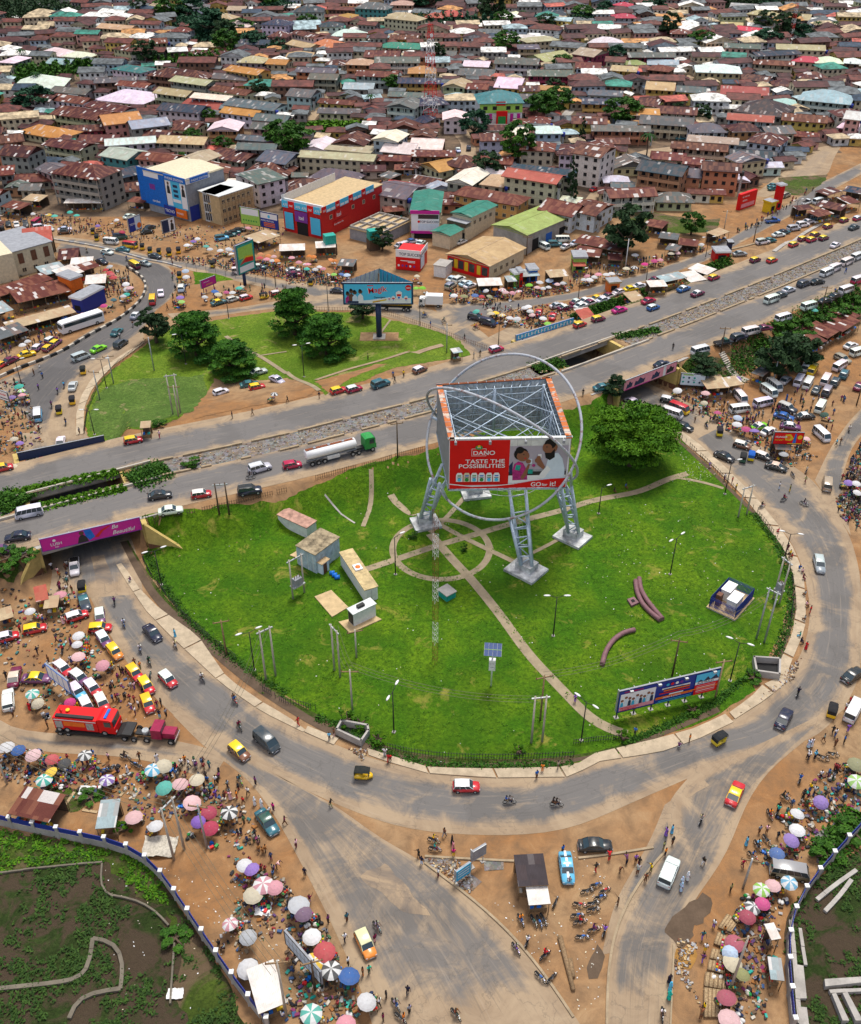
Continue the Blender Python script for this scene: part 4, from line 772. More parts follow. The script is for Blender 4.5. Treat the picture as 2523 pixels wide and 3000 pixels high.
for i in range(7): B.disc(.12+(i % 4)*.22,.3+.35*(i//4),.08,'navy_paint' if i % 2 else 'teal_paint')
B.rect(.1,.5,.85,.93,'lime_paint')
B = legs_board('F',(1218,1258),(1400,1262),(1228,1183),(1225,1330),'bright red and yellow advertising board on poles over the market','print_red',posts=(.03,.5,.97),postr=.12); mark(*W('F',1300,1330),'the red advertising board')
B.poly([(.4,.35),(.6,.3),(.68,.5),(.55,.85),(.38,.8)],'yellow_paint'); B.disc(.5,.55,.15,'orange_paint'); B.poly([(.66,.1),(.78,.1),(.75,.9),(.7,.9)],'blue_paint'); B.disc(.88,.6,.17,'yellow_paint'); B.text('HUNGER',.06,.55,.2,'print_white'); B.text('GO DEY',.06,.32,.16,'yellow_paint'); B.rect(.5,.96,.05,.12,'yellow_paint')
B = legs_board('D',(1242,308),(1332,272),(1240,258),(1258,345),'small magenta advertising board on the grass traffic island','magenta_paint',posts=(.15,.85),frame='navy_paint',postr=.1); B.text('wedding palace',.15,.6,.15,'print_white'); B.text('AMAZING',.3,.2,.22,'yellow_paint')
B = legs_board('K',(1043,805),(1130,745),(1043,745),(1043,830),'low cyan sign board facing the junction beside the rubble','cyan_paint',posts=(.05,.95),frame='cyan_paint',postr=.06,fw=.05)
for v in (.25,.5,.75): B.rect(.1,.9,v-.04,v+.04,'shirt_blue')
B = legs_board('K',(1143,680),(1226,630),(1145,622),(1155,735),'grey weathered sign board on two posts beside the junction','grey_paint',posts=(.08,.92),frame='galv',postr=.06,fw=.06)
for v in (.3,.5,.7): B.rect(.08,.92,v-.02,v+.02,'galv')
B = legs_board('K',(-5,1185),(215,1440),(-5,1105),(0,1240),'long white framed hoarding seen from behind among the umbrellas','shirt_blue',posts=(.15,.5,.92),frame='black_paint',postr=.12); mark(*W('K',100,1380),'the long white hoarding')
for i in range(9): B.rect(.01+i*.11,.02+i*.11,.03,.97,'grey_paint')
B.rect(.02,.98,.48,.52,'grey_paint')
B = legs_board('G',(300,1115),(440,1225),(288,1035),(305,1165),'small leaning white hoarding among the parked taxis','print_white',posts=(.1,.62),frame='blue_paint',postr=.1); mark(*W('G',370,1200),'the white hoarding in the taxi park')
for i in range(4): B.rect(.24*i+.01,.24*i+.03,.05,.95,'blue_paint')
B = legs_board('D',(0,985),(60,1005),(0,925),(30,1040),'white sign board at the edge of the left market','print_white',posts=(.5,),postr=.1); B.text('ALABA',.2,.55,.25,'print_red'); B.rect(.1,.9,.2,.3,'navy_paint')
# ---------------------------------------------------------------- poles, lamps, wires
def lamp(c,base,top,arms=2,label='',spread=1.9,rot=0.):
 X,Y = W(c,*base); g = h1(X,Y); H_ = top_h(c,*base,*top); H_ = max(6.,min(12.5,H_)); o = tag(empty('street_lamp',(X,Y,g),rot),label,'street lamp','street lamps',auto=True)
 mb = MB(); mb.tube((0,0,-.2),(0,0,H_),.12,'black_paint',8,.07); mb.box(-.25,.25,-.25,.25,-.2,.15,'concrete'); put('pole',mb,o)
 for s_ in ((-1,1) if arms == 2 else (1,)):
  a = MB(); a.tube((0,0,H_-.1),(s_*spread*.6,0,H_+.25),.05,'black_paint',5); put('arm',a,o)
  b = MB(); b.ball((s_*spread*.85,0,H_+.32),.62,.2,.12,'lampglass',10,4,Matrix.Identity(4)); put('lamp_head',b,o)
 return o
for c,b,t,n,r in (('G',(995,555),(960,345),2,.5),('G',(1567,1080),(1545,845),2,.5),('H',(670,490),(672,260),1,.6),('H',(660,1460),(652,1210),2,1.2),('H',(1640,868),(1653,628),2,0),('I',(593,487),(630,265),2,.7),
  ('I',(155,115),(175,1460-1450+-40),1,.4),('I',(960,1140),(1015,905),2,-.5),('I',(48,1505),(72,1270),2,-.8),('I',(1290,400),(1312,292),2,-.3),('F',(928,1565),(965,1365),1,.2),('D',(657,918),(633,742),2,.1),('D',(1145,770),(1130,590),2,.3),
  ('D',(135,900),(105,750),1,.5),('D',(583,1205),(570,1110),2,0),('E',(108,850),(95,655),2,.3),('E',(257,445),(245,275),1,.3),('E',(820,530),(818,370),1,.3),('E',(1303,655),(1305,540),1,.2),('D',(1408,490),(1402,380),1,.2),
  ('F',(443,280),(455,120),1,.4),('F',(30,370),(38,190),1,.4),('F',(810,115),(820,20),2,.2),('C',(1350,1360),(1368,1230),2,.4),('A',(285,1455),(262,1330),1,.4),('A',(680,1500),(665,1395),1,.4),('D',(1697,300),(1690,160),1,.3)):
 lamp(c,b,t,n,'black street lamp with %s white head%s' % (('two','s') if n == 2 else ('one','')),rot=r)
WP = []
def upole(c,base,top,label,mat='kerb_concrete',cross=1,r=.14,name='utility_pole',cat='utility pole',tilt=0.):
 X,Y = W(c,*base); g = h1(X,Y); H_ = max(5.,min(13.,top_h(c,*base,*top))); o = tag(empty(name,(X,Y,g),rnd.uniform(-.3,.3)),label,cat,'utility poles',auto=True); mb = MB(); mb.tube((0,0,-.2),(tilt,0,H_),r*1.25,mat,7,r*.8); put('pole',mb,o)
 if cross:
  b = MB(); b.box(-1.3,1.3,-.07,.07,H_-.5,H_-.35,'wood');
  for s_ in (-1.2,0,1.2): b.tube((s_,0,H_-.35),(s_,0,H_-.05),.05,'brown_paint',5)
  put('crossarm',b,o)
 WP.append(Vector((X,Y,g+H_-.2))); return o
def hframe(c,b1,b2,t1,label,mat='kerb_concrete',trafo=False):
 a = W(c,*b1); b = W(c,*b2); g = h1(*a); H_ = max(7,min(13,top_h(c,*b1,*t1))); l = math.hypot(b[0]-a[0],b[1]-a[1]); o = tag(empty('twin_utility_pole',(a[0],a[1],g),math.atan2(b[1]-a[1],b[0]-a[0])),label,'utility pole','twin pole frames',auto=True)
 for x in (0,l): mb = MB(); mb.tube((x,0,-.2),(x,0,H_),.19,mat,7,.12); put('pole',mb,o)
 mb = MB(); mb.box(-.5,l+.5,-.1,.1,H_-.5,H_-.3,'galv');
 for s_ in (0,.5,1): mb.tube((l*s_,0,H_-.3),(l*s_,0,H_),.06,'brown_paint',5)
 put('crossarm',mb,o)
 if trafo: mb = MB(); mb.box(l*.2,l*.8,-.5,.5,2.6,4.,'grey_paint'); mb.box(0,l,-.6,.6,2.4,2.6,'galv'); [mb.tube((l*f,0,4.),(l*f,0,4.6),.08,'brown_paint',5) for f in (.3,.5,.7)]; put('transformer',mb,o)
 WP.append(Vector(((a[0]+b[0])/2,(a[1]+b[1])/2,g+H_)))
hframe('G',(1638,1140),(1697,1112),(1560,835),'pair of pale leaning poles joined at the top'); hframe('I',(1010,135),(1062,118),(1040,-40),'pair of tall pale poles with a metal crossbar'); hframe('I',(1122,880),(1170,905),(1140,568),'pair of tall grey poles joined at the top','galv')
hframe('H',(1505,1525),(1572,1518),(1535,1240),'pair of pale poles with a short crossbar'); hframe('H',(295,1080),(330,1120),(222,795),'pair of poles carrying a switch box'); hframe('H',(40,640),(110,600),(28,400),'pair of poles carrying a transformer',trafo=True)
hframe('J',(1072,670),(1135,605),(985,350),'pair of leaning concrete poles in the market'); hframe('D',(1065,1080),(1112,1072),(1018,835),'pair of pale leaning poles on the park grass'); hframe('I',(1225,635),(1262,665),(1262,380),'pair of pale poles carrying a transformer beside the ditch',trafo=True)
hframe('D',(1345,1700),(1412,1690),(1320,1490),'dark pair of poles at the highway fence','wood_dark') if False else hframe('G',(1350,120),(1412,125),(1320,-60),'dark pair of poles at the highway fence','wood_dark')
for c,b,t,l,m_ in (('H',(430,1000),(425,830),'short concrete utility pole','kerb_concrete'),('H',(405,1325),(378,1075),'tall pale utility pole','kerb_concrete'),('H',(1560,1385),(1572,1110),'dark wooden pole with a crossarm','wood'),('G',(1395,985),(1355,770),'wooden pole with a crossarm','wood'),('I',(605,1110),(622,885),'dark pole with a crossarm','wood_dark'),
  ('I',(870,1240),(888,1010),'pale pole with a slanted crossarm','wood_pale'),('E',(683,1345),(683,1125),'tall dark utility pole','wood_dark'),('F',(1735,1020),(1750,830),'plain dark utility pole','wood_dark') ,('F',(903,700),(930,540),'dark wooden utility pole','wood_dark'),('F',(1222,890),(1262,745),'grey pole with a wide crossarm','galv'),('F',(1515,460),(1538,290),'plain dark utility pole','wood_dark'),
  ('J',(45,205),(5,10),'thick concrete utility pole','kerb_concrete'),('J',(1275,600),(1272,330),'grey pole with a crossarm','galv'),('L',(960,1465),(1022,1135),'tall pale pole with a crossarm','kerb_concrete'),('L',(1040,840),(1130,660),'fallen looking grey pole','galv'),('D',(950,810),(932,605),'plain grey utility pole','galv'),('D',(700,890),(665,715),'slim leaning utility pole','galv'),('D',(615,990),(590,810),'slim dark utility pole','galv'),
  ('E',(985,700),(978,520),'grey pole with a lamp bracket','galv'),('D',(1100,1095),(1070,900),'plain pale utility pole','kerb_concrete'),('F',(318,185),(322,0),'tall white utility pole','white_paint'),('F',(0,0),(0,0),'',''),('C',(1105,1480),(1125,1375),'plain dark utility pole','wood_dark'),('C',(925,1400),(928,1290),'plain pale utility pole','kerb_concrete'),('B',(1475,1575),(1478,1450),'dark wooden utility pole','wood_dark'),('K',(175,470+1000),(160,1290),'plain dark utility pole','wood_dark'),('J',(1764,1640),(1700,1290),'pale leaning utility pole','kerb_concrete')):
 if m_: upole(c,b,t,l,m_)
# wires
def wires(c,p1,p2,h1_,h2_,n=3,sag=1.2,label='',gap=.6):
 a = W(c[0],*p1); b = W(c[1],*p2); A = Vector((*a,h1(*a)+h1_)); Bv = Vector((*b,h1(*b)+h2_)); d = (Bv-A); s_ = Vector((-d.y,d.x,0)).normalized(); mb = MB()
 for k in range(n):
  off = s_*(k-(n-1)/2)*gap; P = [A+off+d*(i/14)-Vector((0,0,sag*4*(i/14)*(1-i/14))) for i in range(15)]; mb.path([tuple(p) for p in P],.028,'wire',3)
 tag(put('power_line',mb),label,'power line','overhead power lines')
plain('wire',(.16,.15,.1),.7)
wires('HH',(315,1100),(405,1325),10,9,3,label='sagging wires between the switch box poles and the tall pale pole'); wires('HH',(405,1325),(1540,1520),9.5,9,3,2,'wires sagging over the lawn to the poles by the ring fence'); wires('HI',(1560,1385),(605,1110),9.5,9,3,1.5,'wires from the dark wooden pole to the pole behind the blue billboard'); wires('II',(605,1110),(1145,890),9,10,3,1.5,'wires from the pole behind the blue billboard to the tall grey poles')
wires('JJ',(45,205),(1072,640),10,10,4,1.5,'four wires sagging over the umbrella market'); wires('JJ',(1100,640),(1764,1640),10,10,4,1.5,'four wires running down above the blue boundary wall'); wires('GJ',(1668,1130),(1100,640),10,10,3,2.5,'long wires crossing the ring road from the lawn to the market')
# ---------------------------------------------------------------- fences and boundary walls
def picket(P,ht,label,mat='black_paint',gap=.35,name='fence',rail=True,cat='fence',drop=0.):
 Pn,L = resamp(P,max(2,int(resamp(P,2)[1]/gap))); o = tag(empty(name,(Pn[0][0],Pn[0][1],0)),label,cat); mb = MB(); rl = MB(); prev = None
 for i,(x,y) in enumerate(Pn):
  if rnd.random() < drop: prev = None; continue
  z = h1(x,y); mb.box(x-.035,x+.035,y-.035,y+.035,z-.1,z+ht*rnd.uniform(.93,1.03),mat)
  if prev and rail:
   for f in (.25,.8): rl.tube((prev[0],prev[1],prev[2]+ht*f),(x,y,z+ht*f),.03,mat,4)
  prev = (x,y,z)
 for m_,nm in ((mb,'pickets'),(rl,'rails')):
  if m_.v: q = put(nm,m_,o); q.location = -Vector(o.location)
 return o
picket(pts('G 870,165 1100,130 1350,80 1764,-20'),1.1,'dark picket fence along the highway behind the lawn, left of the junction path','wood_dark',.45,drop=.06)
picket(pts('E 180,1480 400,1420 520,1395 680,1340 850,1300'),1.1,'rusty picket fence along the highway edge below the tanker','wood_dark',.45,drop=.06)
picket(pts('K 620,-15 750,15 900,38 1100,50 1300,52 1500,48 1764,38'),1.3,'black railing along the bottom edge of the lawn',gap=.4,drop=.02); picket(pts('G 1620,1210 1764,1290 H 60,1290 180,1330'),1.3,'broken black railing at the lower left edge of the lawn',gap=.4,drop=.15)
picket(pts('I 0,1530 150,1510 290,1500'),1.2,'short black railing right of the bottom railing',gap=.35); picket(pts('D 520,1200 540,1060 600,920 720,780 900,640'),1.2,'dark railing curving along the left edge of the park',gap=.6); picket(pts('E 170,440 380,445 560,450 700,490 900,560 1060,620 1230,680'),1.2,'long low railing along the road north of the park','brown_paint',.7)
picket(pts('G 880,400 930,500 1020,620 1120,740 1280,880 1450,1010'),1.3,'green mesh fence along the left edge of the lawn','green_dark' if 'green_dark' in MATS else 'black_paint',.5,drop=.1)
picket(pts('I 1050,30 1180,180 1290,330 1335,480 1350,620 1330,780'),1.1,'low dark fence along the right edge of the lawn',gap=.8,drop=.2); picket(pts('F 620,1180 720,1280 850,1400 990,1540'),1.1,'dark fence at the upper right edge of the lawn',gap=.8,drop=.1)
picket(pts('D 1150,190 1300,215 1450,245 1600,270 1764,300'),2.6,'row of tall thin posts along the north road','wood_dark',3.,rail=False)
def block_wall(P,label,postgap=3.4,ht=1.3,up=.9,col='deep_blue'):
 Pn,L = resamp(P,max(2,int(resamp(P,2)[1]/postgap)+1)); o = tag(empty('boundary_wall',(Pn[0][0],Pn[0][1],0)),label,'wall'); O = Vector(o.location)
 lo,upw = MB(),MB()
 for (ax,ay),(bx,by) in zip(Pn[:-1],Pn[1:]):
  l = math.hypot(bx-ax,by-ay); Mx = Matrix.Translation((ax,ay,0)) @ Matrix.Rotation(math.atan2(by-ay,bx-ax),4,'Z'); lo.box(0,l,-.12,.12,-.3,ht,'concrete',Mx)
  upw.box(.25,l-.25,-.03,.03,ht,ht+up,col,Mx)
  for k in range(9): upw.box(.3+k*(l-.6)/8,.36+k*(l-.6)/8,-.05,.05,ht,ht+up+.05,col,Mx)
 q = put('wall_base',lo,o); q.location = -O; q = put('blue_mesh',upw,o); q.location = -O
 pm = MB(); pm.box(-.2,.2,-.2,.2,-.3,ht+up+.1,'concrete'); pm.box(-.27,.27,-.27,.27,ht+up+.1,ht+up+.28,'white_paint'); me = pm.mesh('pillar')
 for (x,y) in Pn: q = bpy.data.objects.new('pillar',me); col0.objects.link(q); q.parent = o; q.location = (x-O.x,y-O.y,0)
 return o
block_wall(pts('J -60,440 60,470 180,500 310,520 430,550 560,575 690,595 885,625 950,700 1050,860 1120,960 1220,1120 1310,1240 1400,1370 1480,1500 1560,1610 1650,1700'),'long concrete boundary wall with white capped pillars and blue mesh around the dark lot'); mark(*W('J',600,580),'the blue boundary wall on the left')
block_wall(pts('L 1840,400 1764,470 1640,610 1560,700 1470,800 1400,880 1330,980 1280,1040 1275,1120 1290,1280 1310,1420 1325,1560 1335,1700'),'concrete boundary wall with blue mesh along the right hand lot'); mark(*W('L',1400,880),'the right boundary wall')
def low_wall(s,label,wd=.22,ht=.4,mat='wall_grime'):
 P = np.array(pts(s)); L = resamp(P,2)[1]; P,_ = resamp(P,max(2,int(L/1.2))); mb = MB()
 for (ax,ay),(bx,by) in zip(P[:-1],P[1:]):
  l = math.hypot(bx-ax,by-ay); Mx = Matrix.Translation((ax,ay,0)) @ Matrix.Rotation(math.atan2(by-ay,bx-ax),4,'Z'); mb.box(-.03,l+.03,-wd/2,wd/2,-.2,ht*rnd.uniform(.8,1.),mat,Mx)
 tag(put('foundation_wall',mb),label,'low wall','unfinished foundation walls')
mat_concrete('wall_grime',(.19,.165,.125))
low_wall('J -60,765 200,730 400,710 630,690','low concrete foundation wall running in from the left edge of the dark lot'); low_wall('J 630,700 620,800 608,910 700,900','short low foundation wall turning a corner at the top of the dark lot'); low_wall('J 700,895 800,905 900,945 980,1000 1040,1080','curved low foundation wall in the dark lot'); low_wall('J -60,1475 200,1450 535,1410 560,1280 575,1160','long low foundation wall with a corner in the middle of the dark lot',.5); low_wall('J 575,1160 650,1150 730,1190 765,1260 768,1330 745,1470','low foundation wall curving like a hook in the dark lot',.45); low_wall('J 745,1470 600,1490 450,1510 430,1650','stepped low foundation wall at the bottom of the dark lot',.5); low_wall('J 1075,1190 1068,1300 1055,1460 1050,1560','thin pale foundation wall beside the blue boundary wall')
low_wall('L 1490,920 1600,830 1730,740','long grey drain wall beyond the right boundary wall',.5,.5,'concrete'); low_wall('L 1540,990 1640,890 1700,800','second drain wall parallel to the right boundary wall',.5,.5,'concrete'); low_wall('L 1330,1050 1345,1200 1360,1400 1385,1680','straight drain wall inside the right lot',.5,.5,'concrete'); low_wall('L 1385,1100 1400,1230 1420,1320','short drain wall inside the right lot',.4,.5,'concrete')
# ---------------------------------------------------------------- things on the lawn
def box_thing(name,c,a,b,c2,ht,label,cat,mat,top,zoff=0.,parts=None):
 """footprint from ground pixels of left, front and right corners"""
 A,Bq,Cq = (Vector((*W(c,*p),0)) for p in (a,b,c2)); ux = (Cq-Bq); l = ux.length; ux.normalize(); dpt = (A-Bq).length; g = h1(Bq.x,Bq.y); o = tag(empty(name,(Bq.x,Bq.y,g+zoff),math.atan2(ux.y,ux.x)),label,cat)
 mb = MB(); mb.box(0,l,0,dpt,0,ht,mat); put('body',mb,o); mb = MB(); mb.box(-.15,l+.15,-.15,dpt+.15,ht,ht+.15,top); put('roof',mb,o); return o,l,dpt
plain('wall_bluegrey',(.42,.52,.58),.8,.2,1.2); plain('roof_mould',(.30,.24,.15),.9,.5,.8); plain('sheet_rose',(.42,.24,.18),.7,.35,.9); plain('top_ochre',(.52,.40,.20),.7,.3,.7)
o,l,d = box_thing('pump_house','H',(100,410),(185,485),(330,375),4.2,'pale blue flat roofed block building on the lawn','building','wall_bluegrey','roof_mould'); mark(*W('H',200,400),'the pale blue block building')
mb = MB(); mb.box(.4,2.2,-1.1,0,0,2.4,'shirt_blue'); mb.box(.2,2.4,-1.3,0,2.4,2.5,'wood_pale'); mb.box(.7,1.6,-1.14,-1.1,0,2.1,'brown_paint'); put('porch',mb,o)
for k in range(4): mb = MB(); mb.box(-.03,.02,.6+k*1.3,.7+k*1.3,0,3.5,'pale_metal'); put('wall_rib',mb,o)
o,l,d = box_thing('shipping_container','H',(280,450),(485,664),(562,640),2.8,'long white shipping container with a rusty tan top on the lawn','container','white_paint','top_ochre'); mb = MB(); mb.box(.3,l-.3,-.05,-.01,.2,2.6,'pale_metal'); mb.tube((l/2,-.1,.2),(l/2,-.1,2.6),.04,'galv',5); put('door',mb,o); mb = MB(); mb.box(l*.2,l*.8,d*.45,d*.6,2.95,3.2,'white_paint'); mb.ball((l*.5,d*.52,3.2),.5,.5,.12,'orange_paint'); put('roof_box',mb,o)
o,l,d = box_thing('generator_cabin','H',(385,780),(415,815),(550,750),2.7,'white generator cabin with black end on a paved slab','container','white_paint','pale_metal',.15); mb = MB(); mb.box(-.04,0,.1,d-.1,.2,2.4,'black_paint'); put('louvre_panel',mb,o); mb = MB(); mb.box(l*.3,l*.6,d*.3,d*.7,2.85,3.3,'black_paint'); put('exhaust_box',mb,o)
for s_,lb in (('H 320,785 520,735 585,770 390,855','paved concrete slab under the generator cabin'),('H 172,630 275,590 380,695 280,755','bare concrete slab on the grass beside the container'),('H 20,375 70,345 110,380 60,390','small concrete plinth beside the block building')):
 P = pts(s_); mb = MB(); mb.prism([(x,y) for x,y in P],h1(*P[0])-.1,h1(*P[0])+.22,'tan_paint','z'); tag(put('concrete_slab',mb),lb,'slab')
o,l,d = box_thing('shed_roof','H',(-15,110),(128,268),(186,225),2.4,'long low shed with pinkish sheet roof running up to the block building','shed','pale_metal','sheet_rose')
o,l,d = box_thing('valve_chamber','H',(938,615),(985,660),(1040,630),1.3,'small green concrete chamber with a pale lid on the lawn','chamber','teal_paint','concrete')
X,Y = W('H',265,490); o = tag(empty('water_drum',(X,Y,h1(X,Y))),'bright blue plastic drums leaning together by the container','drum');
for k in range(3): mb = MB(); mb.tube((k*.5,-k*.6,.35),(k*.5+.9,-k*.6+.1,.4),.38,'blue_paint',10); put('drum_body',mb,o)
X,Y = W('H',1258,1175); H_ = top_h('H',1258,1175,1258,925); o = tag(empty('solar_lamp_mast',(X,Y,h1(X,Y)),-.1),'white post on the lawn carrying a blue solar panel and battery boxes','solar mast'); mb = MB(); mb.tube((0,0,-.2),(0,0,H_-1),.13,'white_paint',8); put('pole',mb,o)
mb = MB(); Mx = Matrix.Translation((0,0,H_-.9)) @ Matrix.Rotation(-.9,4,'X'); mb.box(-1.3,1.3,-.04,.04,-1.,1.,'solar_cell',Mx.to_4x4()); [mb.box(-1.3+k*.65-.02,-1.3+k*.65+.02,-.06,.06,-1.,1.,'galv',Mx) for k in range(5)]; mb.box(-1.3,1.3,-.07,-.04,-.03,.03,'lime_paint',Mx); put('solar_panel',mb,o)
for k in range(3): mb = MB(); mb.box(-.5,.5,-.35,.35,H_*.42+k*.75,H_*.42+k*.75+.6,'white_paint'); put('battery_box',mb,o)
def pipe(s,label,r=.42):
 P = np.array(pts(s,0)); P,_ = resamp(P,16); mb = MB(); mb.path([(x,y,h1(x,y)+r) for x,y in P],r,'pipe_plum',10); tag(put('pipe_length',mb),label,'pipe','curved plum pipes lying on the lawn')
pipe('I 402,520 410,590 450,660 500,720 545,772','curved plum pipe lying on the outer side of the touching pair'); pipe('I 380,535 385,600 420,680 480,740 530,778','curved plum pipe lying on the inner side of the touching pair'); pipe('I 375,838 310,850 240,900 195,970 175,1050','single curved plum pipe lying apart on the lawn')
P = pts('I 328,650 370,635 400,670 355,690'); mb = MB(); mb.prism(P,-.1,.45,'pipe_plum','z'); c_ = sum((Vector((*p,0)) for p in P),Vector())/4; mb.prism([((Vector((*p,0))-c_)*.4+c_).to_tuple()[:2] for p in P],.45,.5,'dark_hollow','z'); tag(put('manhole_block',mb),'square plum manhole block with a dark opening beside the pipes','manhole')
# fenced switchgear
A,Bq,Cq,Dq = (Vector((*W('I',*p),0)) for p in ((822,700),(985,765),(1095,640),(940,600))); o = tag(empty('substation',(Bq.x,Bq.y,0),math.atan2(Cq.y-Bq.y,Cq.x-Bq.x)),'blue palisade enclosure with two white switchgear cabinets on the lawn','substation'); mark(Bq.x,Bq.y,'the fenced substation'); l = (Cq-Bq).length; d = (A-Bq).length
mb = MB(); mb.box(-.3,l+.3,-.3,d+.3,-.1,.3,'concrete',top='tan_paint'); put('base_slab',mb,o)
for (x0,y0,x1,y1) in ((0,0,l,0),(l,0,l,d),(l,d,0,d),(0,d,0,0)):
 mb = MB(); n = int(math.hypot(x1-x0,y1-y0)/.22)
 for k in range(n+1): f = k/n; x = x0+(x1-x0)*f; y = y0+(y1-y0)*f; mb.box(x-.04,x+.04,y-.04,y+.04,.3,2.5,'steel_navy' if 'steel_navy' in MATS else 'deep_blue')
 for z in (.7,2.1): mb.tube((x0,y0,z),(x1,y1,z),.04,'deep_blue',4)
 put('fence_panel',mb,o)
for q in ((l*.2,l*.62,d*.15,d*.5,2.),(l*.45,l*.85,d*.58,d*.9,2.1)): mb = MB(); mb.box(q[0],q[1],q[2],q[3],.3,.3+q[4],'white_paint'); mb.box(q[0]-.1,q[1]+.1,q[2]-.1,q[3]+.1,.3+q[4],.42+q[4],'print_white'); mb.box(q[0]+.3,q[0]+.34,q[2]-.02,q[2],.5,2.,'grey_paint'); put('switchgear_cabinet',mb,o)
mb = MB(); mb.box(l*.15,l*.3,d*.72,d*.9,.3,2.6,'brown_paint'); put('meter_pillar',mb,o)
# open concrete tanks at the kerb
for s_,lb in (('H 310,1475 460,1545 505,1480 500,1450 340,1420','open concrete chamber beside the lower left pavement'),('I 1115,1110 1255,1130 1258,1035 1100,1025','open concrete chamber at the right bend of the pavement')):
 P = [Vector((*q,0)) for q in pts(s_)]; o = tag(empty('drain_chamber',tuple(P[0])),lb,'drain chamber','open drain chambers'); mb = MB()
 for a,b in zip(P,P[1:]+P[:1]): l_ = (b-a).length; Mx = Matrix.Translation(a-P[0]) @ Matrix.Rotation(math.atan2(b.y-a.y,b.x-a.x),4,'Z'); mb.box(-.12,l_+.12,-.15,.15,-.5,1.3,'concrete',Mx)
 put('chamber_wall',mb,o); mb = MB(); mb.face([tuple(p-P[0]+Vector((0,0,.09))) for p in P],'dark_water'); put('standing_water',mb,o)
# guyed mast on the lawn
def mast(c,base,top,label,wd=.6,seg=1.2,bands=6,c0='rust',c1='white_paint',legs=3,taper=1.,zc=None,name='lattice_mast'):
 X,Y = W(c,*base); g = h1(X,Y); H_ = zc or top_h(c,*base,*top); o = tag(empty(name,(X,Y,g)),label,'mast'); P = [(wd*math.cos(a),wd*math.sin(a)) for a in np.linspace(.3,.3+2*math.pi,legs+1)[:-1]]; n = bands;
 for bnd in range(n):
  mb = MB(); m_ = c0 if bnd % 2 == 0 else c1; za,zb = H_*bnd/n,H_*(bnd+1)/n; k = max(2,int((zb-za)/seg)); fr = max(.03,wd*.045)
  for q in range(legs):
   a,b = P[q],P[(q+1) % legs]; f0,f1 = 1-(1-taper)*za/H_,1-(1-taper)*zb/H_; mb.tube((a[0]*f0,a[1]*f0,za),(a[0]*f1,a[1]*f1,zb),fr,m_,4)
   for j in range(k):
    z0 = za+(zb-za)*j/k; z1 = za+(zb-za)*(j+1)/k; g0 = 1-(1-taper)*z0/H_; g1 = 1-(1-taper)*z1/H_; mb.tube((a[0]*g0,a[1]*g0,z0),(b[0]*g1,b[1]*g1,z1),fr*.6,m_,3); mb.tube((a[0]*g1,a[1]*g1,z1),(b[0]*g1,b[1]*g1,z1),fr*.6,m_,3)
  put('mast_section',mb,o)
 return o,X,Y,H_
o,X,Y,H_ = mast('H',(912,1035),(930,100),'slim red and white lattice radio mast standing on the lawn',.5,1.,7,zc=30.); mark(X,Y,'the slim radio mast')
o,X,Y,H_ = mast('B',(885,760),(885,150),'tall red and white lattice telecom tower in the middle of the town',3.4,3.5,7,'red_paint','white_paint',4,.3); mark(X,Y,'the telecom tower')
for k in range(6): mb = MB(); mb.tube((1.3*math.cos(k),1.3*math.sin(k),H_*(.55+.07*k)),(1.7*math.cos(k),1.7*math.sin(k),H_*(.55+.07*k)),.7,'white_paint',10); put('dish_antenna',mb,o)
o,X,Y,H_ = mast('C',(815,265),(825,75),'grey lattice tower among the far houses on the right',2.2,3.5,6,'galv','galv',4,.4); o,X,Y,H_ = mast('C',(1325,270),(1362,20),'red and white lattice tower leaning over the far right houses',1.7,3.5,8,'pale_metal','red_paint',3,.6)
# ---------------------------------------------------------------- vehicles
def dup(proto,loc,rz,cols=None,tilt=0.):
 """copy a thing with its parts (and their parts); cols maps a part name to its colour"""
 def cp(o,par):
  c = o.copy(); col0.objects.link(c); c.parent = par; nm = o.name.split('.')[0]
  if cols and nm in cols: c.color = tuple(cols[nm])+((1,) if len(cols[nm]) == 3 else ())
  for ch in TREE.get(o.name,()): cp(ch,c)
  return c
 r = cp(proto,None); r.location = loc; r.rotation_euler = (tilt,0,rz); return r
TREE = {}
class Proto:
 def __init__(s,name): s.o = bpy.data.objects.new(name,None); TREE[s.o.name] = []; s.name = name
 def part(s,name,mb,par=None,loc=None):
  o = bpy.data.objects.new(name,mb.mesh(name) if isinstance(mb,MB) else mb); TREE.setdefault((par or s.o).name,[]).append(o)
  if loc: o.location = loc
  return o
def wheel_me(r,w):
 mb = MB(); mb.tube((0,-w/2,0),(0,w/2,0),r,'rubber',12); mb.tube((0,-w/2-.01,0),(0,w/2+.01,0),r*.55,'galv',8); return mb.mesh('wheel')
def body_loft(L,W_,st,mat='car_paint'):
 mb = MB(); rows = []
 for fx,fw,zl,zt in st:
  x,hw = fx*L,W_/2*fw; rows.append([(x,-hw*.9,zl),(x,-hw,zl+.18),(x,-hw*1.0,max(zl+.2,zt-.16)),(x,-hw*.86,zt),(x,hw*.86,zt),(x,hw,max(zl+.2,zt-.16)),(x,hw,zl+.18),(x,hw*.9,zl)])
 mb.grid(rows,mat,closed=True,cap=True); return mb
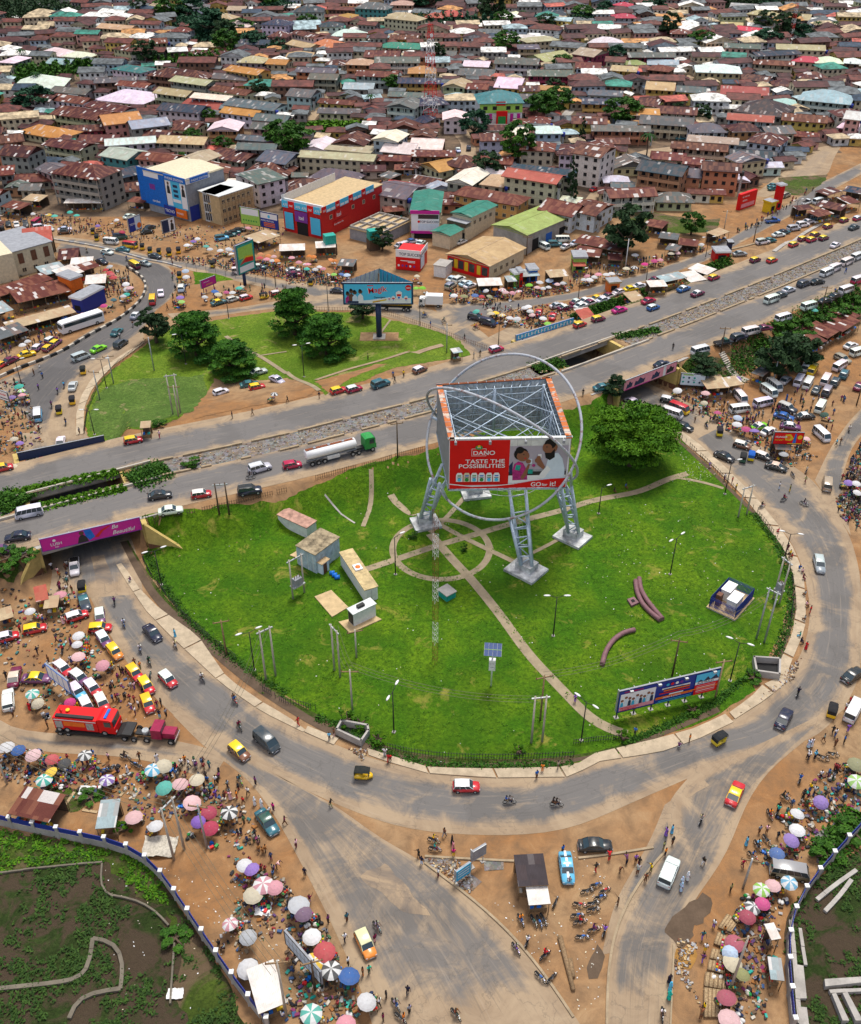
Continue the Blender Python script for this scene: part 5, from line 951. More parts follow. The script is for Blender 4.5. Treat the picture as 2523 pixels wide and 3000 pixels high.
def car_proto(name,L,W_,H_,sh,hood,trunk,g,full=True,wr=.31,npil=3,rack=False,slope=.84):
 p = Proto(name); rb,rt,ft,fb = [q*L for q in g]
 st = [(-.5,.8,.42,trunk*.72),(-.488,.93,.27,trunk*.95),(-.36,1,.22,trunk),(g[0],1,.2,sh-.02),(0,1,.2,sh),(g[3],1,.2,sh-.03),(.40,.97,.22,hood),(.478,.9,.25,hood*.86),(.5,.78,.33,hood*.66)]
 p.part('body',body_loft(L,W_,st))
 wb,wt = W_/2*.9,W_/2*slope; zt = H_-.07; A = [(rb,wb),(fb,wb),(fb,-wb),(rb,-wb)]; Bt = [(rt,wt),(ft,wt*.97),(ft,-wt*.97),(rt,-wt)]
 mb = MB(); q0 = [(x,y,sh-.05) for x,y in A]; q1 = [(x,y,zt) for x,y in Bt]; mb.grid([q0,q1],'glass_dark',closed=True,smooth=False); p.part('windows',mb)
 mb = MB(); o_ = .02
 rows = [[(rt-.05,-wt*.9,zt),(rt-.05,wt*.9,zt)],[(rt,-wt-o_,zt+.02),(rt,wt+o_,zt+.02)],[((rt+ft)/2,-wt-o_,H_),((rt+ft)/2,wt+o_,H_)],[(ft,-wt,zt+.02),(ft,wt,zt+.02)],[(ft+.06,-wt*.9,zt-.02),(ft+.06,wt*.9,zt-.02)]]
 mb.grid([[a,(a[0],a[1]*.8,a[2]+.04),(b[0],b[1]*.8,b[2]+.04),b] for a,b in rows],'car_paint')
 for i in range(npil+1):
  f = i/npil; xb,xt = rb+(fb-rb)*f,rt+(ft-rt)*f
  for s_ in (-1,1): mb.tube((xb,s_*(wb+.005),sh-.04),(xt,s_*(wt+.005),zt+.02),.045,'car_paint',4)
 for xb,xt,in ((rb,rt),(fb,ft)):
  mb.tube((xt,-wt,zt),(xt,wt,zt),.04,'car_paint',4)
 if rack: [mb.tube((rt+.1,s_*wt*.85,H_+.08),(ft-.1,s_*wt*.85,H_+.08),.025,'galv',4) for s_ in (-1,1)]
 p.part('roof',mb); wm = wheel_me(wr,.2); xw = L*.31
 for x in (-xw,xw*1.03):
  for s_ in (-1,1): p.part('wheel',wm,loc=(x,s_*(W_/2-.09),wr))
 if full:
  for s_ in (-1,1):
   mb = MB(); mb.ball((L*.475,s_*W_*.35,hood*.72),.1,.17,.08,'headlight_glass',8,4); p.part('headlight',mb); mb = MB(); mb.box(-L*.497,-L*.485,s_*W_*.36-.12,s_*W_*.36+.12,trunk*.68,trunk*.84,'tail_red'); p.part('tail_light',mb)
  mb = MB(); mb.box(L*.494,L*.502,-.26,.26,.38,.5,'print_white'); mb.box(-L*.502,-L*.494,-.26,.26,.45,.57,'print_white'); p.part('number_plate',mb)
  mb = MB(); mb.box(L*.488,L*.505,-W_*.36,W_*.36,.24,.36,'grey_paint'); mb.box(-L*.506,-L*.488,-W_*.38,W_*.38,.28,.4,'grey_paint'); p.part('bumper',mb)
 return p
VP = {}
for full_ in (True,False):
 k = '' if full_ else '_'
 VP['s'+k] = car_proto('sedan',4.5,1.74,1.43,.93,.86,.95,(-.36,-.2,.09,.24),full_); VP['h'+k] = car_proto('hatchback',3.8,1.62,1.42,.92,.84,.95,(-.47,-.41,.1,.25),full_,.29)
 VP['v'+k] = car_proto('suv',4.6,1.84,1.74,1.1,1.02,1.1,(-.475,-.43,.1,.24),full_,.37,rack=True); VP['w'+k] = car_proto('wagon',4.6,1.74,1.46,.94,.86,.96,(-.47,-.42,.08,.24),full_,.31,rack=True)
 VP['m'+k] = car_proto('minibus',4.9,1.75,2.0,1.15,1.02,1.12,(-.485,-.465,.36,.465),full_,.32,5,slope=.88)
 VP['l'+k] = car_proto('van',4.7,1.8,1.9,1.15,.95,1.1,(-.48,-.46,.22,.38),full_,.32,4)
p = Proto('pickup_truck'); p.part('body',body_loft(4.9,1.75,[(-.5,.95,.4,.98),(-.49,1,.35,1.),(-.03,1,.3,1.),(.02,1,.25,1.02),(.25,1,.25,.98),(.42,.97,.25,.93),(.49,.88,.28,.82),(.5,.8,.35,.6)]))
mb = MB(); mb.box(-2.35,-.25,-.74,.74,.98,1.03,'dark_hollow'); p.part('load_bed',mb); mb = MB(); mb.grid([[(-.2,.78,.98),(1.3,.78,.95),(1.3,-.78,.95),(-.2,-.78,.98)],[(-.1,.66,1.58),(.75,.66,1.58),(.75,-.66,1.58),(-.1,-.66,1.58)]],'glass_dark',closed=True,smooth=False); p.part('windows',mb)
mb = MB(); mb.box(-.12,.78,-.69,.69,1.57,1.64,'car_paint'); [mb.tube((a,s_*.79,.96),(b,s_*.67,1.6),.05,'car_paint',4) for s_ in (-1,1) for a,b in ((-.2,-.1),(.5,.4),(1.3,.75))]; p.part('roof',mb); wm = wheel_me(.34,.22)
for x in (-1.5,1.5):
 for s_ in (-1,1): p.part('wheel',wm,loc=(x,s_*.78,.34))
VP['p'] = VP['p_'] = p
p = Proto('auto_rickshaw'); mb = MB(); mb.grid([[(x,-w_,.3),(x,-w_,z),(x,w_,z),(x,w_,.3)] for x,w_,z in ((-1.3,.55,.8),(-1.25,.64,.95),(-.2,.66,.85),(-.1,.62,.45),(.5,.6,.45),(.8,.45,.85),(1.2,.22,.75),(1.3,.1,.5))],'car_paint',closed=True,cap=True); p.part('body',mb)
mb = MB(); mb.grid([[(x,-w_,z-.12),(x,-w_*.8,z),(x,w_*.8,z),(x,w_,z-.12)] for x,w_,z in ((-1.32,.6,1.5),(-1.2,.68,1.7),(0,.7,1.78),(.75,.6,1.7),(.9,.55,1.6))],'cloth_plain'); mb.box(-1.3,-1.26,-.6,.6,.9,1.6,'cloth_plain'); [mb.tube((x,s_*.62,.8),(x*.95,s_*.62,1.62),.03,'black_paint',4) for s_ in (-1,1) for x in (-1.2,-.3,.8)]; p.part('canopy',mb)
mb = MB(); mb.face([(.85,-.45,.85),(.85,.45,.85),(.82,.5,1.6),(.82,-.5,1.6)],'glass_dark'); p.part('windscreen',mb); wm = wheel_me(.22,.12); [p.part('wheel',wm,loc=l_) for l_ in ((1.05,0,.22),(-.9,.55,.22),(-.9,-.55,.22))]; mb = MB(); mb.box(-.9,-.3,-.55,.55,.5,.75,'dark_hollow'); p.part('seat',mb); VP['k'] = VP['k_'] = p
p = Proto('motorcycle'); mb = MB(); mb.path([(-.6,0,.55),(-.2,0,.45),(.15,0,.4),(.35,0,.75),(.45,0,.95)],.06,'black_paint',5); mb.tube((.62,0,.3),(.42,0,.95),.035,'galv',5); mb.box(-.15,.2,-.12,.12,.25,.5,'galv'); mb.tube((-.1,.16,.3),(-.75,.18,.33),.045,'chrome',6); p.part('frame',mb)
mb = MB(); mb.ball((.12,0,.75),.28,.14,.14,'car_paint',8,5); mb.box(.5,.75,-.05,.05,.6,.64,'car_paint'); p.part('fuel_tank',mb); mb = MB(); mb.grid([[(x,-w_,z-.05),(x,-w_*.8,z),(x,w_*.8,z),(x,w_,z-.05)] for x,w_,z in ((-.75,.1,.82),(-.5,.13,.8),(-.1,.12,.76))],'rubber'); p.part('seat',mb)
mb = MB(); mb.tube((.36,-.35,1.02),(.42,0,.98),.02,'black_paint',5); mb.tube((.36,.35,1.02),(.42,0,.98),.02,'black_paint',5); mb.ball((.52,0,.9),.07,.09,.09,'headlight_glass',6,4); p.part('handlebar',mb)
wmb = MB(); wmb.path([(.29*math.cos(a),0,.29*math.sin(a)) for a in np.linspace(0,2*math.pi,17)[:-1]],.045,'rubber',5,True); [wmb.tube((0,0,0),(.28*math.cos(a),0,.28*math.sin(a)),.012,'galv',3) for a in np.linspace(0,2*math.pi,9)[:-1]]; wm = wmb.mesh('wheel'); p.part('wheel',wm,loc=(.66,0,.31)); p.part('wheel',wm,loc=(-.6,0,.31)); VP['b'] = VP['b_'] = p
NAMES = dict(s='sedan',h='hatchback',v='off-road car',w='estate car',m='minibus',l='van',p='pickup truck',k='three wheeled taxi',b='motorcycle')
CATS = dict(s='car',h='car',v='car',w='car',m='minibus',l='van',p='pickup truck',k='tricycle taxi',b='motorcycle')
COL = dict(r=(.55,.02,.03),R=(.42,.01,.06),m=(.16,.01,.05),w=(.74,.74,.74),y=(.85,.55,.01),n=(.015,.02,.045),k=(.025,.028,.03),d=(.04,.055,.07),g=(.28,.3,.32),s=(.5,.52,.54),t=(.03,.14,.17),b=(.02,.12,.4),c=(.12,.5,.75),o=(.78,.24,.03),G=(.22,.6,.02),u=(.16,.05,.15),f=(.02,.09,.06),a=(.36,.31,.22),B=(.18,.08,.04),C=(.68,.6,.42),p=(.75,.3,.36),v=(.25,.12,.5),M=(.6,.01,.2),e=(.02,.45,.35),O=(.3,.3,.12),P=(.8,.5,.5),l=(.35,.7,.1),i=(.5,.62,.78))
CN = dict(r='red',R='crimson',m='maroon',w='white',y='yellow',n='navy blue',k='black',d='dark slate',g='grey',s='silver',t='dark teal',b='blue',c='light blue',o='orange',G='bright green',u='dark purple',f='dark green',a='beige',B='brown',C='cream',p='pink',v='violet',M='magenta',e='teal',O='olive',P='pale pink',l='lime green',i='pale blue')
GRP = dict(s='sedans around the roundabout',h='hatchback taxis around the roundabout',v='off-road cars around the roundabout',w='estate cars',m='minibuses around the roundabout',l='vans around the roundabout',p='pickup trucks',k='tricycle taxis around the roundabout',b='motorcycles around the roundabout')
def img_heading(c,x,y,ang,fn):
 a = fn(c,x,y,.5); e = math.radians(ang); s_ = CR[c][2]/2.1; b = fn(c,x+14*s_*math.cos(e),y-14*s_*math.sin(e),.5); return a,math.atan2(b[1]-a[1],b[0]-a[0])
def vehicle(c,x,y,ang,k,c1,c2,deck=False):
 fn = (lambda *q: Wd(*q)) if deck else W
 (X,Y),rz = img_heading(c,x,y,ang,fn); z = HD+.06 if deck else h1(X,Y)+.05; far = Y > 190
 cols = dict(body=COL[c1],roof=COL[c2],canopy=(.03,.03,.035) if c2 == c1 else COL[c2],fuel_tank=COL[c1]); cols = {a: tuple(min(1,q*rnd.uniform(.9,1.1)) for q in b) for a,b in cols.items()}
 if c2 == c1 and 'roof' in cols: cols['roof'] = cols['body']
 o = dup(VP[k+('_' if far else '')].o,(X,Y,z),rz,cols); look = CN[c1]+' '+NAMES[k]
 if k == 'h': look = '%s hatchback taxi with a %s roof' % (CN[c1],CN[c2]) if c1 != c2 else '%s hatchback' % CN[c1]
 elif c1 != c2: look = '%s %s with a %s roof' % (CN[c1],NAMES[k],CN[c2])
 tag(o,look,CATS[k],GRP[k],auto=True); return o,(X,Y,z),rz
# ---------------------------------------------------------------- people
def skin_mesh(name,V,E_,R,mat,sub=1):
 me = bpy.data.meshes.new(name); me.from_pydata(V,E_,[]); o = bpy.data.objects.new(name,me); col0.objects.link(o)
 sk = o.modifiers.new('s','SKIN'); sk.use_smooth_shade = True; d = me.skin_vertices[0].data
 for i,r in enumerate(R): d[i].radius = (r,r) if not isinstance(r,tuple) else r
 d[0].use_root = True; sb = o.modifiers.new('u','SUBSURF'); sb.levels = sub; sb.render_levels = sub
 bpy.context.view_layer.update(); dg = bpy.context.evaluated_depsgraph_get(); m2 = bpy.data.meshes.new_from_object(o.evaluated_get(dg)); bpy.data.objects.remove(o); m2.materials.clear(); m2.materials.append(MATS[mat]); m2.name = name
 return m2
def limb(a,l1,l2,th1,th2,side,out=.0):
 """two-bone limb in the x-z plane; angles from straight down, forward positive"""
 b = (a[0]+l1*math.sin(th1),a[1]+side*out*l1,a[2]-l1*math.cos(th1)); c = (b[0]+l2*math.sin(th2),b[1]+side*out*l2*.3,b[2]-l2*math.cos(th2)); return b,c
def person_proto(name,legs,arms,lean=0.,hip=.93,robe=False,load=None):
 V,R,E_ = [],[],[]
 def add(p,r,par=None):
  V.append(p); R.append(r)
  if par is not None: E_.append((par,len(V)-1))
  return len(V)-1
 pel = add((0,0,hip),(.15,.11)); ch = add((lean*.3,0,hip+.33),(.17,.11),pel); nk = add((lean*.5,0,hip+.53),.06,ch); hb = add((lean*.55+.01,0,hip+.62),.085,nk); ht = add((lean*.6+.02,0,hip+.74),.085,hb)
 cl = [[],[],[]]; tors = [(0,0,hip-.02),(lean*.15,0,hip+.17),(lean*.3,0,hip+.33),(lean*.42,0,hip+.46)]; SV,SR,SE = list(tors),[(.17,.13),(.16,.12),(.19,.13),(.12,.1)],[(0,1),(1,2),(2,3)]
 TV,TR,TE = [(0,0,hip),(0,0,hip-.1)],[(.16,.125),(.15,.12)],[(0,1)]
 for s_,(t1,t2),(a1,a2) in zip((-1,1),legs,arms):
  hp = add((0,s_*.09,hip-.06),.09,pel); k_,an = limb((0,s_*.09,hip-.06),.42,.40,t1,t2,s_); kn = add(k_,.062,hp); ak = add(an,.042,kn); add((an[0]+.16,an[1]+s_*.02,an[2]-.045),.032,ak)
  sh = (lean*.42,s_*.19,hip+.45); si = add(sh,.06,ch); e_,w_ = limb(sh,.28,.25,a1,a2,s_,.25); ei = add(e_,.042,si); wi = add(w_,.028,ei); d = Vector(w_)-Vector(e_); d.normalize(); pm = Vector(w_)+d*.07; pi = add(tuple(pm),.03,wi)
  for q,ln in ((-1.4,.07),(-.5,.085),(.45,.08),(1.3,.065)): f1 = pm+d*.05+Vector((q*.014,s_*.008,0)); fi = add(tuple(f1),.0085,pi); add(tuple(f1+(d+Vector((0,-s_*.35,0)))*ln*.6),.007,fi)
  th = add(tuple(pm+Vector((.035,-s_*.005,.0))),.010,pi); add(tuple(pm+d*.045+Vector((.055,-s_*.015,0))),.008,th)
  b = len(SV); SV += [sh,tuple(Vector(sh).lerp(Vector(e_),.75))]; SR += [.085,.065]; SE += [(2,b),(b,b+1)]
  b = len(TV); TV += [(0,s_*.095,hip-.1),k_,tuple(Vector(k_).lerp(Vector(an),.85))]; TR += [.105,.08,.065]; TE += [(1,b),(b,b+1),(b+1,b+2)]
 p = Proto('person'); body = skin_mesh('body',V,E_,R,'skin'); bo = bpy.data.objects.new('person',body); p.o = bo; TREE[bo.name] = []; p.name = 'person'
 p.part('shirt',skin_mesh('shirt',SV,SE,SR,'cloth'))
 if robe:
  mb = MB(); mb.grid([[(r*math.cos(a)*.8+lean*.1,r*math.sin(a),z) for a in np.linspace(0,2*math.pi,11)[:-1]] for r,z in ((.17,hip+.1),(.2,hip-.1),(.24,hip-.45),(.27,.16))],'cloth',closed=True); p.part('robe',mb)
 else: p.part('trousers',skin_mesh('trousers',TV,TE,TR,'cloth_plain'))
 hc = V[ht]; mb = MB(); mb.ball((hc[0]-.025,0,hc[2]+.01),.095,.09,.1,'hair',8,5)
 for s_ in (-1,1): mb.ball((hc[0]+.085,s_*.032,hc[2]-.05),.012,.014,.01,'hair',5,3)
 p.part('hair',mb)
 if robe == 2: mb = MB(); mb.ball((hc[0]-.03,0,hc[2]-.02),.115,.115,.14,'cloth',8,5); mb.grid([[(hc[0]-.03+r*math.cos(a),r*math.sin(a),z) for a in np.linspace(0,2*math.pi,9)[:-1]] for r,z in ((.1,hc[2]-.1),(.2,hip+.3),(.23,hip+.12))],'cloth',closed=True); p.part('headscarf',mb)
 return p
PP = dict(stand=person_proto('stand',((.03,.0),(-.05,-.05)),((.05,.15),(-.1,.1))),walk=person_proto('walk',((.45,.15),(-.25,-.6)),((-.4,-.1),(.4,.8)),.08),step=person_proto('step',((-.15,-.45),(.35,.2)),((.35,.6),(-.3,.1)),.05),
  reach=person_proto('reach',((.1,0),(-.1,-.1)),((1.7,2.3),(.2,.5)),.05),sit=person_proto('sit',((1.45,.1),(1.4,.0)),((.7,1.3),(.7,1.3)),.12,hip=.55),ride=person_proto('ride',((1.25,-.25),(1.25,-.25)),((.9,1.2),(.9,1.2)),.15,hip=.93),
  bend=person_proto('bend',((.1,.0),(-.1,-.1)),((.7,.3),(.9,.4)),.9),robe=person_proto('robe',((.1,0),(-.15,-.2)),((.1,.3),(-.2,.2)),0,robe=1),veil=person_proto('veil',((.2,0),(-.2,-.3)),((.2,.4),(-.1,.2)),.03,robe=2))
POSE = dict(stand='standing',walk='walking',step='walking',reach='with one arm raised',sit='sitting',ride='riding',bend='bending forward',robe='in a long robe',veil='in a long veiled dress')
CLO = 'wwwkknnbbrRmyyogtcuvMfBaCPie'; NP_ = [0]
def person(X,Y,z=None,rz=None,pose=None,top=None,low=None,group='people around the roundabout'):
 pose = pose or rnd.choice(('stand','walk','step','walk','step','stand','bend','robe','reach','sit')); top = top or rnd.choice(CLO); low = low or rnd.choice('knnkBmbwafuC'); zz = h1(X,Y)+.03 if z is None else z
 if pose in ('robe','veil'): low = top
 o = dup(PP[pose].o,(X,Y,zz),rnd.uniform(0,6.28) if rz is None else rz,dict(shirt=COL[top],trousers=COL[low],robe=COL[low],headscarf=COL[top])); s_ = rnd.uniform(.98,1.1); o.scale = (s_,s_,s_); NP_[0] += 1
 look = 'person in %s clothes %s' % (CN[top],POSE[pose]) if pose in ('ride','sit','reach') else ('person %s, all in %s' % (POSE[pose],CN[top]) if pose in ('robe','veil') else 'person in %s top and %s trousers %s' % (CN[top],CN[low],POSE[pose]))
 return tag(o,look,'person',group,auto=True)
# ---------------------------------------------------------------- umbrellas and stalls
def umb_proto(n=10,R_=1.05):
 p = Proto('market_umbrella'); b = MB(); segs = []; V = []; F = []; gore = []
 for i in range(n):
  for j in range(4):   # each panel sags between its ribs
   a0,a1 = 2*math.pi*i/n,2*math.pi*(i+1)/n; rr = [0,.45,.8,1.]
  base = len(V); am = (a0+a1)/2
  for r_,z_ in ((0.,.52),(.45,.40),(.8,.19),(1.,0.)):
   for a,sg in ((a0,1.),(am,.955),(a1,1.)): V.append((R_*r_*sg*math.cos(a),R_*r_*sg*math.sin(a),2.05+z_-(.025*r_ if sg < 1 else 0)))
  for q in range(3):
   for w_ in range(2): F.append((base+q*3+w_,base+q*3+w_+1,base+q*3+w_+4,base+q*3+w_+3)); gore.append(i % 2)
 me = bpy.data.meshes.new('canopy'); me.from_pydata(V,[],F); at = me.attributes.new('gore','FLOAT','FACE'); at.data.foreach_set('value',[float(g) for g in gore]); me.materials.append(MATS['canopy_cloth']); me.update(); p.part('canopy',me)
 mb = MB(); mb.tube((0,0,-.05),(0,0,2.62),.03,'galv',5); p.part('pole',mb); mb = MB(); [mb.tube((0,0,2.0),(R_*.55*math.cos(2*math.pi*i/n),R_*.55*math.sin(2*math.pi*i/n),2.38),.012,'galv',3) for i in range(n)]; p.part('ribs',mb); return p
UP = umb_proto(); UC = dict(T=('e',1,'teal and white'),K=('k',1,'black and white'),V=('v',1,'violet and white'),L=('l',1,'green and white'),Q=('p',1,'pink and white'),Y=('y',1,'yellow and white'),X=('c',1,'sky blue and white'))
GOODS = MB()
def table_proto(kind_):
 p = Proto('stall_table'); mb = MB(); mb.box(-.9,.9,-.5,.5,.68,.74,'wood'); p.part('tabletop',mb); lm = MB(); lm.box(-.04,.04,-.04,.04,0,.68,'wood_dark'); lm = lm.mesh('leg'); [p.part('leg',lm,loc=(x,y,0)) for x in (-.8,.8) for y in (-.4,.4)]
 cs = ('red_paint','orange_paint','white_paint','green_paint','blue_paint','bag_sack','yellow_paint','teal_paint','magenta_paint','tan_paint','navy_paint','brown_paint'); q = random.Random(kind_*7+1); g = MB()
 for i in range(5):
  for j in range(3): g.ball((-.72+.36*i,-.32+.32*j,.8),.17,.15,q.uniform(.08,.2),q.choice(cs),6,4)
 p.part('goods',g); return p
TP = [table_proto(i) for i in range(6)]
def crate_proto(i):
 p = Proto('sack_pile' if i % 2 else 'crate_stack'); q = random.Random(i+50); mb = MB(); cs = ('bag_sack','wood_pale','white_paint','blue_paint','tan_paint','green_paint','red_paint','navy_paint','black_paint')
 for k in range(6):
  x,y = q.uniform(-.5,.5),q.uniform(-.5,.5); m_ = q.choice(cs)
  if i % 2: mb.ball((x,y,.2+.14*(k > 3)),.36,.26,.22,m_,7,4)
  else: Mx = Matrix.Translation((x,y,.32*(k > 3))) @ Matrix.Rotation(q.uniform(0,3),4,'Z'); mb.box(-.25,.25,-.18,.18,0,.3,m_,Mx)
 o = bpy.data.objects.new(p.name,mb.mesh(p.name)); p.o = o; TREE[o.name] = []; return p
CP = [crate_proto(i) for i in range(6)]
def umbrella(c,x,y,k,people=1,tilt=None,sc=1.,stall=True):
 X,Y = W(c,x,y,2.3); z = h1(X,Y); base,al,nm = UC.get(k,(k,0,CN.get(k,'white'))); t_ = rnd.gauss(0,.13) if tilt is None else tilt; fd = rnd.uniform(.05,.3); ml = rnd.uniform(.72,.95); col = tuple(min(1.,(q*(1-fd)+.42*fd)*ml) for q in COL[base])
 o = dup(UP.o,(X,Y,z),rnd.uniform(0,6.28),dict(canopy=col+(al,))); o.rotation_euler.x = t_; s_ = sc*rnd.uniform(.82,1.14); o.scale = (s_,s_,rnd.uniform(.9,1.05))
 tag(o,'%s market umbrella' % nm,'umbrella','market umbrellas around the roundabout',auto=True)
 if stall:
  a = rnd.uniform(0,3.14); i = rnd.randrange(6); t = dup(TP[i].o,(X+.9*math.cos(a),Y+.9*math.sin(a),z),a+1.57); tag(t,'wooden stall table heaped with mixed goods','stall table','market tables under the umbrellas',auto=True)
 if rnd.random() < .6:
  a = rnd.uniform(0,6.28); i = rnd.randrange(6); t = dup(CP[i].o,(X+1.5*math.cos(a),Y+1.5*math.sin(a),z),a); tag(t,'pile of stuffed sacks' if i % 2 else 'stack of mixed crates and boxes','goods','goods piled beside the umbrellas',auto=True)
 for _ in range(people):
  if NP_[0] < 298: a = rnd.uniform(0,6.28); person(X+rnd.uniform(.7,1.9)*math.cos(a),Y+rnd.uniform(.7,1.9)*math.sin(a),pose=rnd.choice(('sit','stand','bend','stand','robe')))
# ---------------------------------------------------------------- trees
def crown_me(rx,ry,rz,n_cl,n_leaf,size,mat,seed,flat=1.,shape='ball',gap=.25):
 q = np.random.default_rng(seed); C = []
 while len(C) < n_cl:
  p = q.uniform(-1,1,3)
  if shape == 'cone': w_ = 1-.6*(p[2]*.5+.5); p[0] *= w_; p[1] *= w_
  r_ = np.linalg.norm(p) if shape != 'cone' else max(abs(p[2]),np.hypot(p[0],p[1])/max(.2,w_))
  if r_ > 1 or (r_ < .45 and q.random() < .7): continue
  C.append(p)
 V,F,T = [],[],[]
 for c in C:
  cr = q.uniform(.16,.3); tone = q.uniform(0,1)
  n = n_leaf; d = q.normal(size=(n,3)); d /= np.linalg.norm(d,axis=1)[:,None]; d[:,2] = abs(d[:,2])*.9-.15; d *= q.uniform(.6,1,(n,1)); Pp = (c+d*cr*np.array([1.15,1.15,.7*flat]))*np.array([rx,ry,rz]); nrm = d*.7+q.normal(size=(n,3))*.5+np.array([0,0,.6]); nrm /= np.linalg.norm(nrm,axis=1)[:,None]
  u = np.cross(nrm,q.normal(size=(n,3))); u /= np.linalg.norm(u,axis=1)[:,None]; v = np.cross(nrm,u); s_ = (size*q.uniform(.6,1.3,n))[:,None]; b = len(V)
  V += np.stack([Pp+u*s_,Pp+v*s_*.55,Pp-u*s_,Pp-v*s_*.55],1).reshape(-1,3).tolist(); F += (b+np.arange(4*n).reshape(-1,4)).tolist(); T += np.clip(.12+.6*tone+q.uniform(-.12,.3,n),0,1).tolist()
 me = bpy.data.meshes.new('crown'); me.from_pydata(V,[],F); a = me.attributes.new('tint','FLOAT','FACE'); a.data.foreach_set('value',T); me.materials.append(MATS[mat]); me.update(); return me
def trunk_mb(ht,r,spread,n=5,seed=0):
 q = random.Random(seed); mb = MB(); mb.path([(0,0,-.3),(.05,0,ht*.3),(q.uniform(-.15,.15),q.uniform(-.1,.1),ht*.65)],[r*1.3,r,r*.8],'trunk_bark',8)
 for k in range(n): a = 2*math.pi*k/n+q.uniform(-.3,.3); mb.path([(0,0,ht*.45),(spread*.35*math.cos(a),spread*.35*math.sin(a),ht*.75),(spread*.75*math.cos(a),spread*.75*math.sin(a),ht*q.uniform(.95,1.25))],[r*.6,r*.4,r*.15],'trunk_bark',5)
 return mb
def tree_proto(rx,rz,zc,ncl,nl,size,mat,seed,flat=1.,shape='ball'):
 p = Proto('tree'); p.part('crown',crown_me(rx,rx*.95,rz,ncl,nl,size,mat,seed,flat,shape),loc=(0,0,zc)); p.part('trunk',trunk_mb(zc,.28+rx*.03,rx,5,seed)); return p
mat_leaf('leaf_park',(.014,.07,.008),(.07,.2,.014))
TR = dict(big=tree_proto(9.6,4.6,6.8,150,190,.34,'leaf_bright',3,.55),fir=tree_proto(6.2,4.6,5.4,90,150,.3,'leaf_park',4,.45,'cone'),round=tree_proto(4.,3.6,4.8,50,110,.32,'leaf_dark',5),town=tree_proto(5.,4.2,6.,45,55,.6,'leaf_mid',6),dark=tree_proto(5.,4.5,6.,45,55,.62,'leaf_dark',8),teal=tree_proto(5.5,4.,5.,45,50,.65,'leaf_teal',9),bush=tree_proto(2.,1.4,1.2,18,90,.2,'leaf_mid',10),shrub=tree_proto(1.2,.9,.8,10,70,.16,'leaf_bright',11))
p = Proto('palm_tree'); mb = MB()
for k in range(16):
 a = 2*math.pi*k/16+.1*(k % 3); e = .3+.5*(k % 3)/2; prev = None
 for j in range(8):
  f = j/7; r_ = 2.6*f; z_ = 7.5+e*math.sin(f*2.2)*1.1-1.5*f*f; P = Vector((r_*math.cos(a),r_*math.sin(a),z_)); s_ = Vector((-math.sin(a),math.cos(a),-.35))*(.42*(1-f*.7))
  if prev: mb.face([prev[0]+prev[1],P+s_,P,prev[0]],'leaf_mid'); mb.face([prev[0],P,P+Vector((-s_.x,-s_.y,s_.z)),prev[0]+Vector((-prev[1].x,-prev[1].y,prev[1].z))],'leaf_mid')
  prev = (P,s_)
p.part('fronds',mb); mb = MB(); mb.path([(0,0,-.3),(.15,0,3),(0,.1,7.5)],[.28,.2,.16],'trunk_bark',7); p.part('trunk',mb); TR['palm'] = p
p = Proto('cypress_tree'); p.part('crown',crown_me(1.2,1.2,5.,30,60,.28,'leaf_dark',12),loc=(0,0,5.2)); mb = MB(); mb.tube((0,0,-.2),(0,0,4),.15,'trunk_bark',6); p.part('trunk',mb); TR['cyp'] = p
TL = dict(big='huge spreading bright green tree',fir='dark green layered tree',round='round dark leafed tree',town='mid green leafy tree',dark='dark green bushy tree',teal='low wide bluish green tree',bush='low green bush',shrub='small bright green shrub',palm='palm tree with drooping fronds',cyp='narrow column shaped cypress')
def tree(c,x,y,k,s_=1.,sz=None,label=None):
 X,Y = W(c,x,y); o = dup(TR[k].o,(X,Y,h1(X,Y)),rnd.uniform(0,6.28)); o.name = {'palm': 'palm_tree','cyp': 'cypress_tree','bush': 'bush','shrub': 'shrub'}.get(k,'tree'); o.scale = (s_,s_,sz or s_); tag(o,label or TL[k],'bush' if k in ('bush','shrub') else 'tree','trees and bushes around the junction' if k in ('bush','shrub') else 'trees of the town',auto=not label); return o
# ---------------------------------------------------------------- houses
ROOFC = dict(r=(.13,.036,.026),d=(.075,.022,.021),g=(.12,.135,.14),w=(.80,.78,.72),o=(.52,.25,.08),n=(.04,.23,.17),b=(.03,.055,.09),t=(.50,.39,.24),p=(.44,.10,.07),l=(.35,.46,.48),G=(.30,.38,.12),K=(.05,.04,.045),m=(.38,.6,.52),R=(.55,.05,.1))
ROOFN = dict(r='rust red',d='dark maroon',g='grey',w='white',o='orange',n='green',b='dark blue',t='tan',p='terracotta',l='light blue',G='lime green',K='charcoal',m='mint green',R='bright pink')
WALLC = dict(c=(.62,.53,.36),w=(.68,.68,.66),y=(.62,.44,.12),p=(.58,.33,.28),b=(.22,.12,.08),l=(.44,.52,.58),g=(.33,.31,.28),o=(.58,.25,.13),e=(.07,.28,.3),m=(.3,.04,.08),G=(.5,.53,.3),t=(.5,.4,.26))
WALLN = dict(c='cream',w='white',y='yellow',p='pink',b='brown',l='pale blue',g='grey',o='orange brown',e='teal',m='maroon',G='pale green',t='tan')
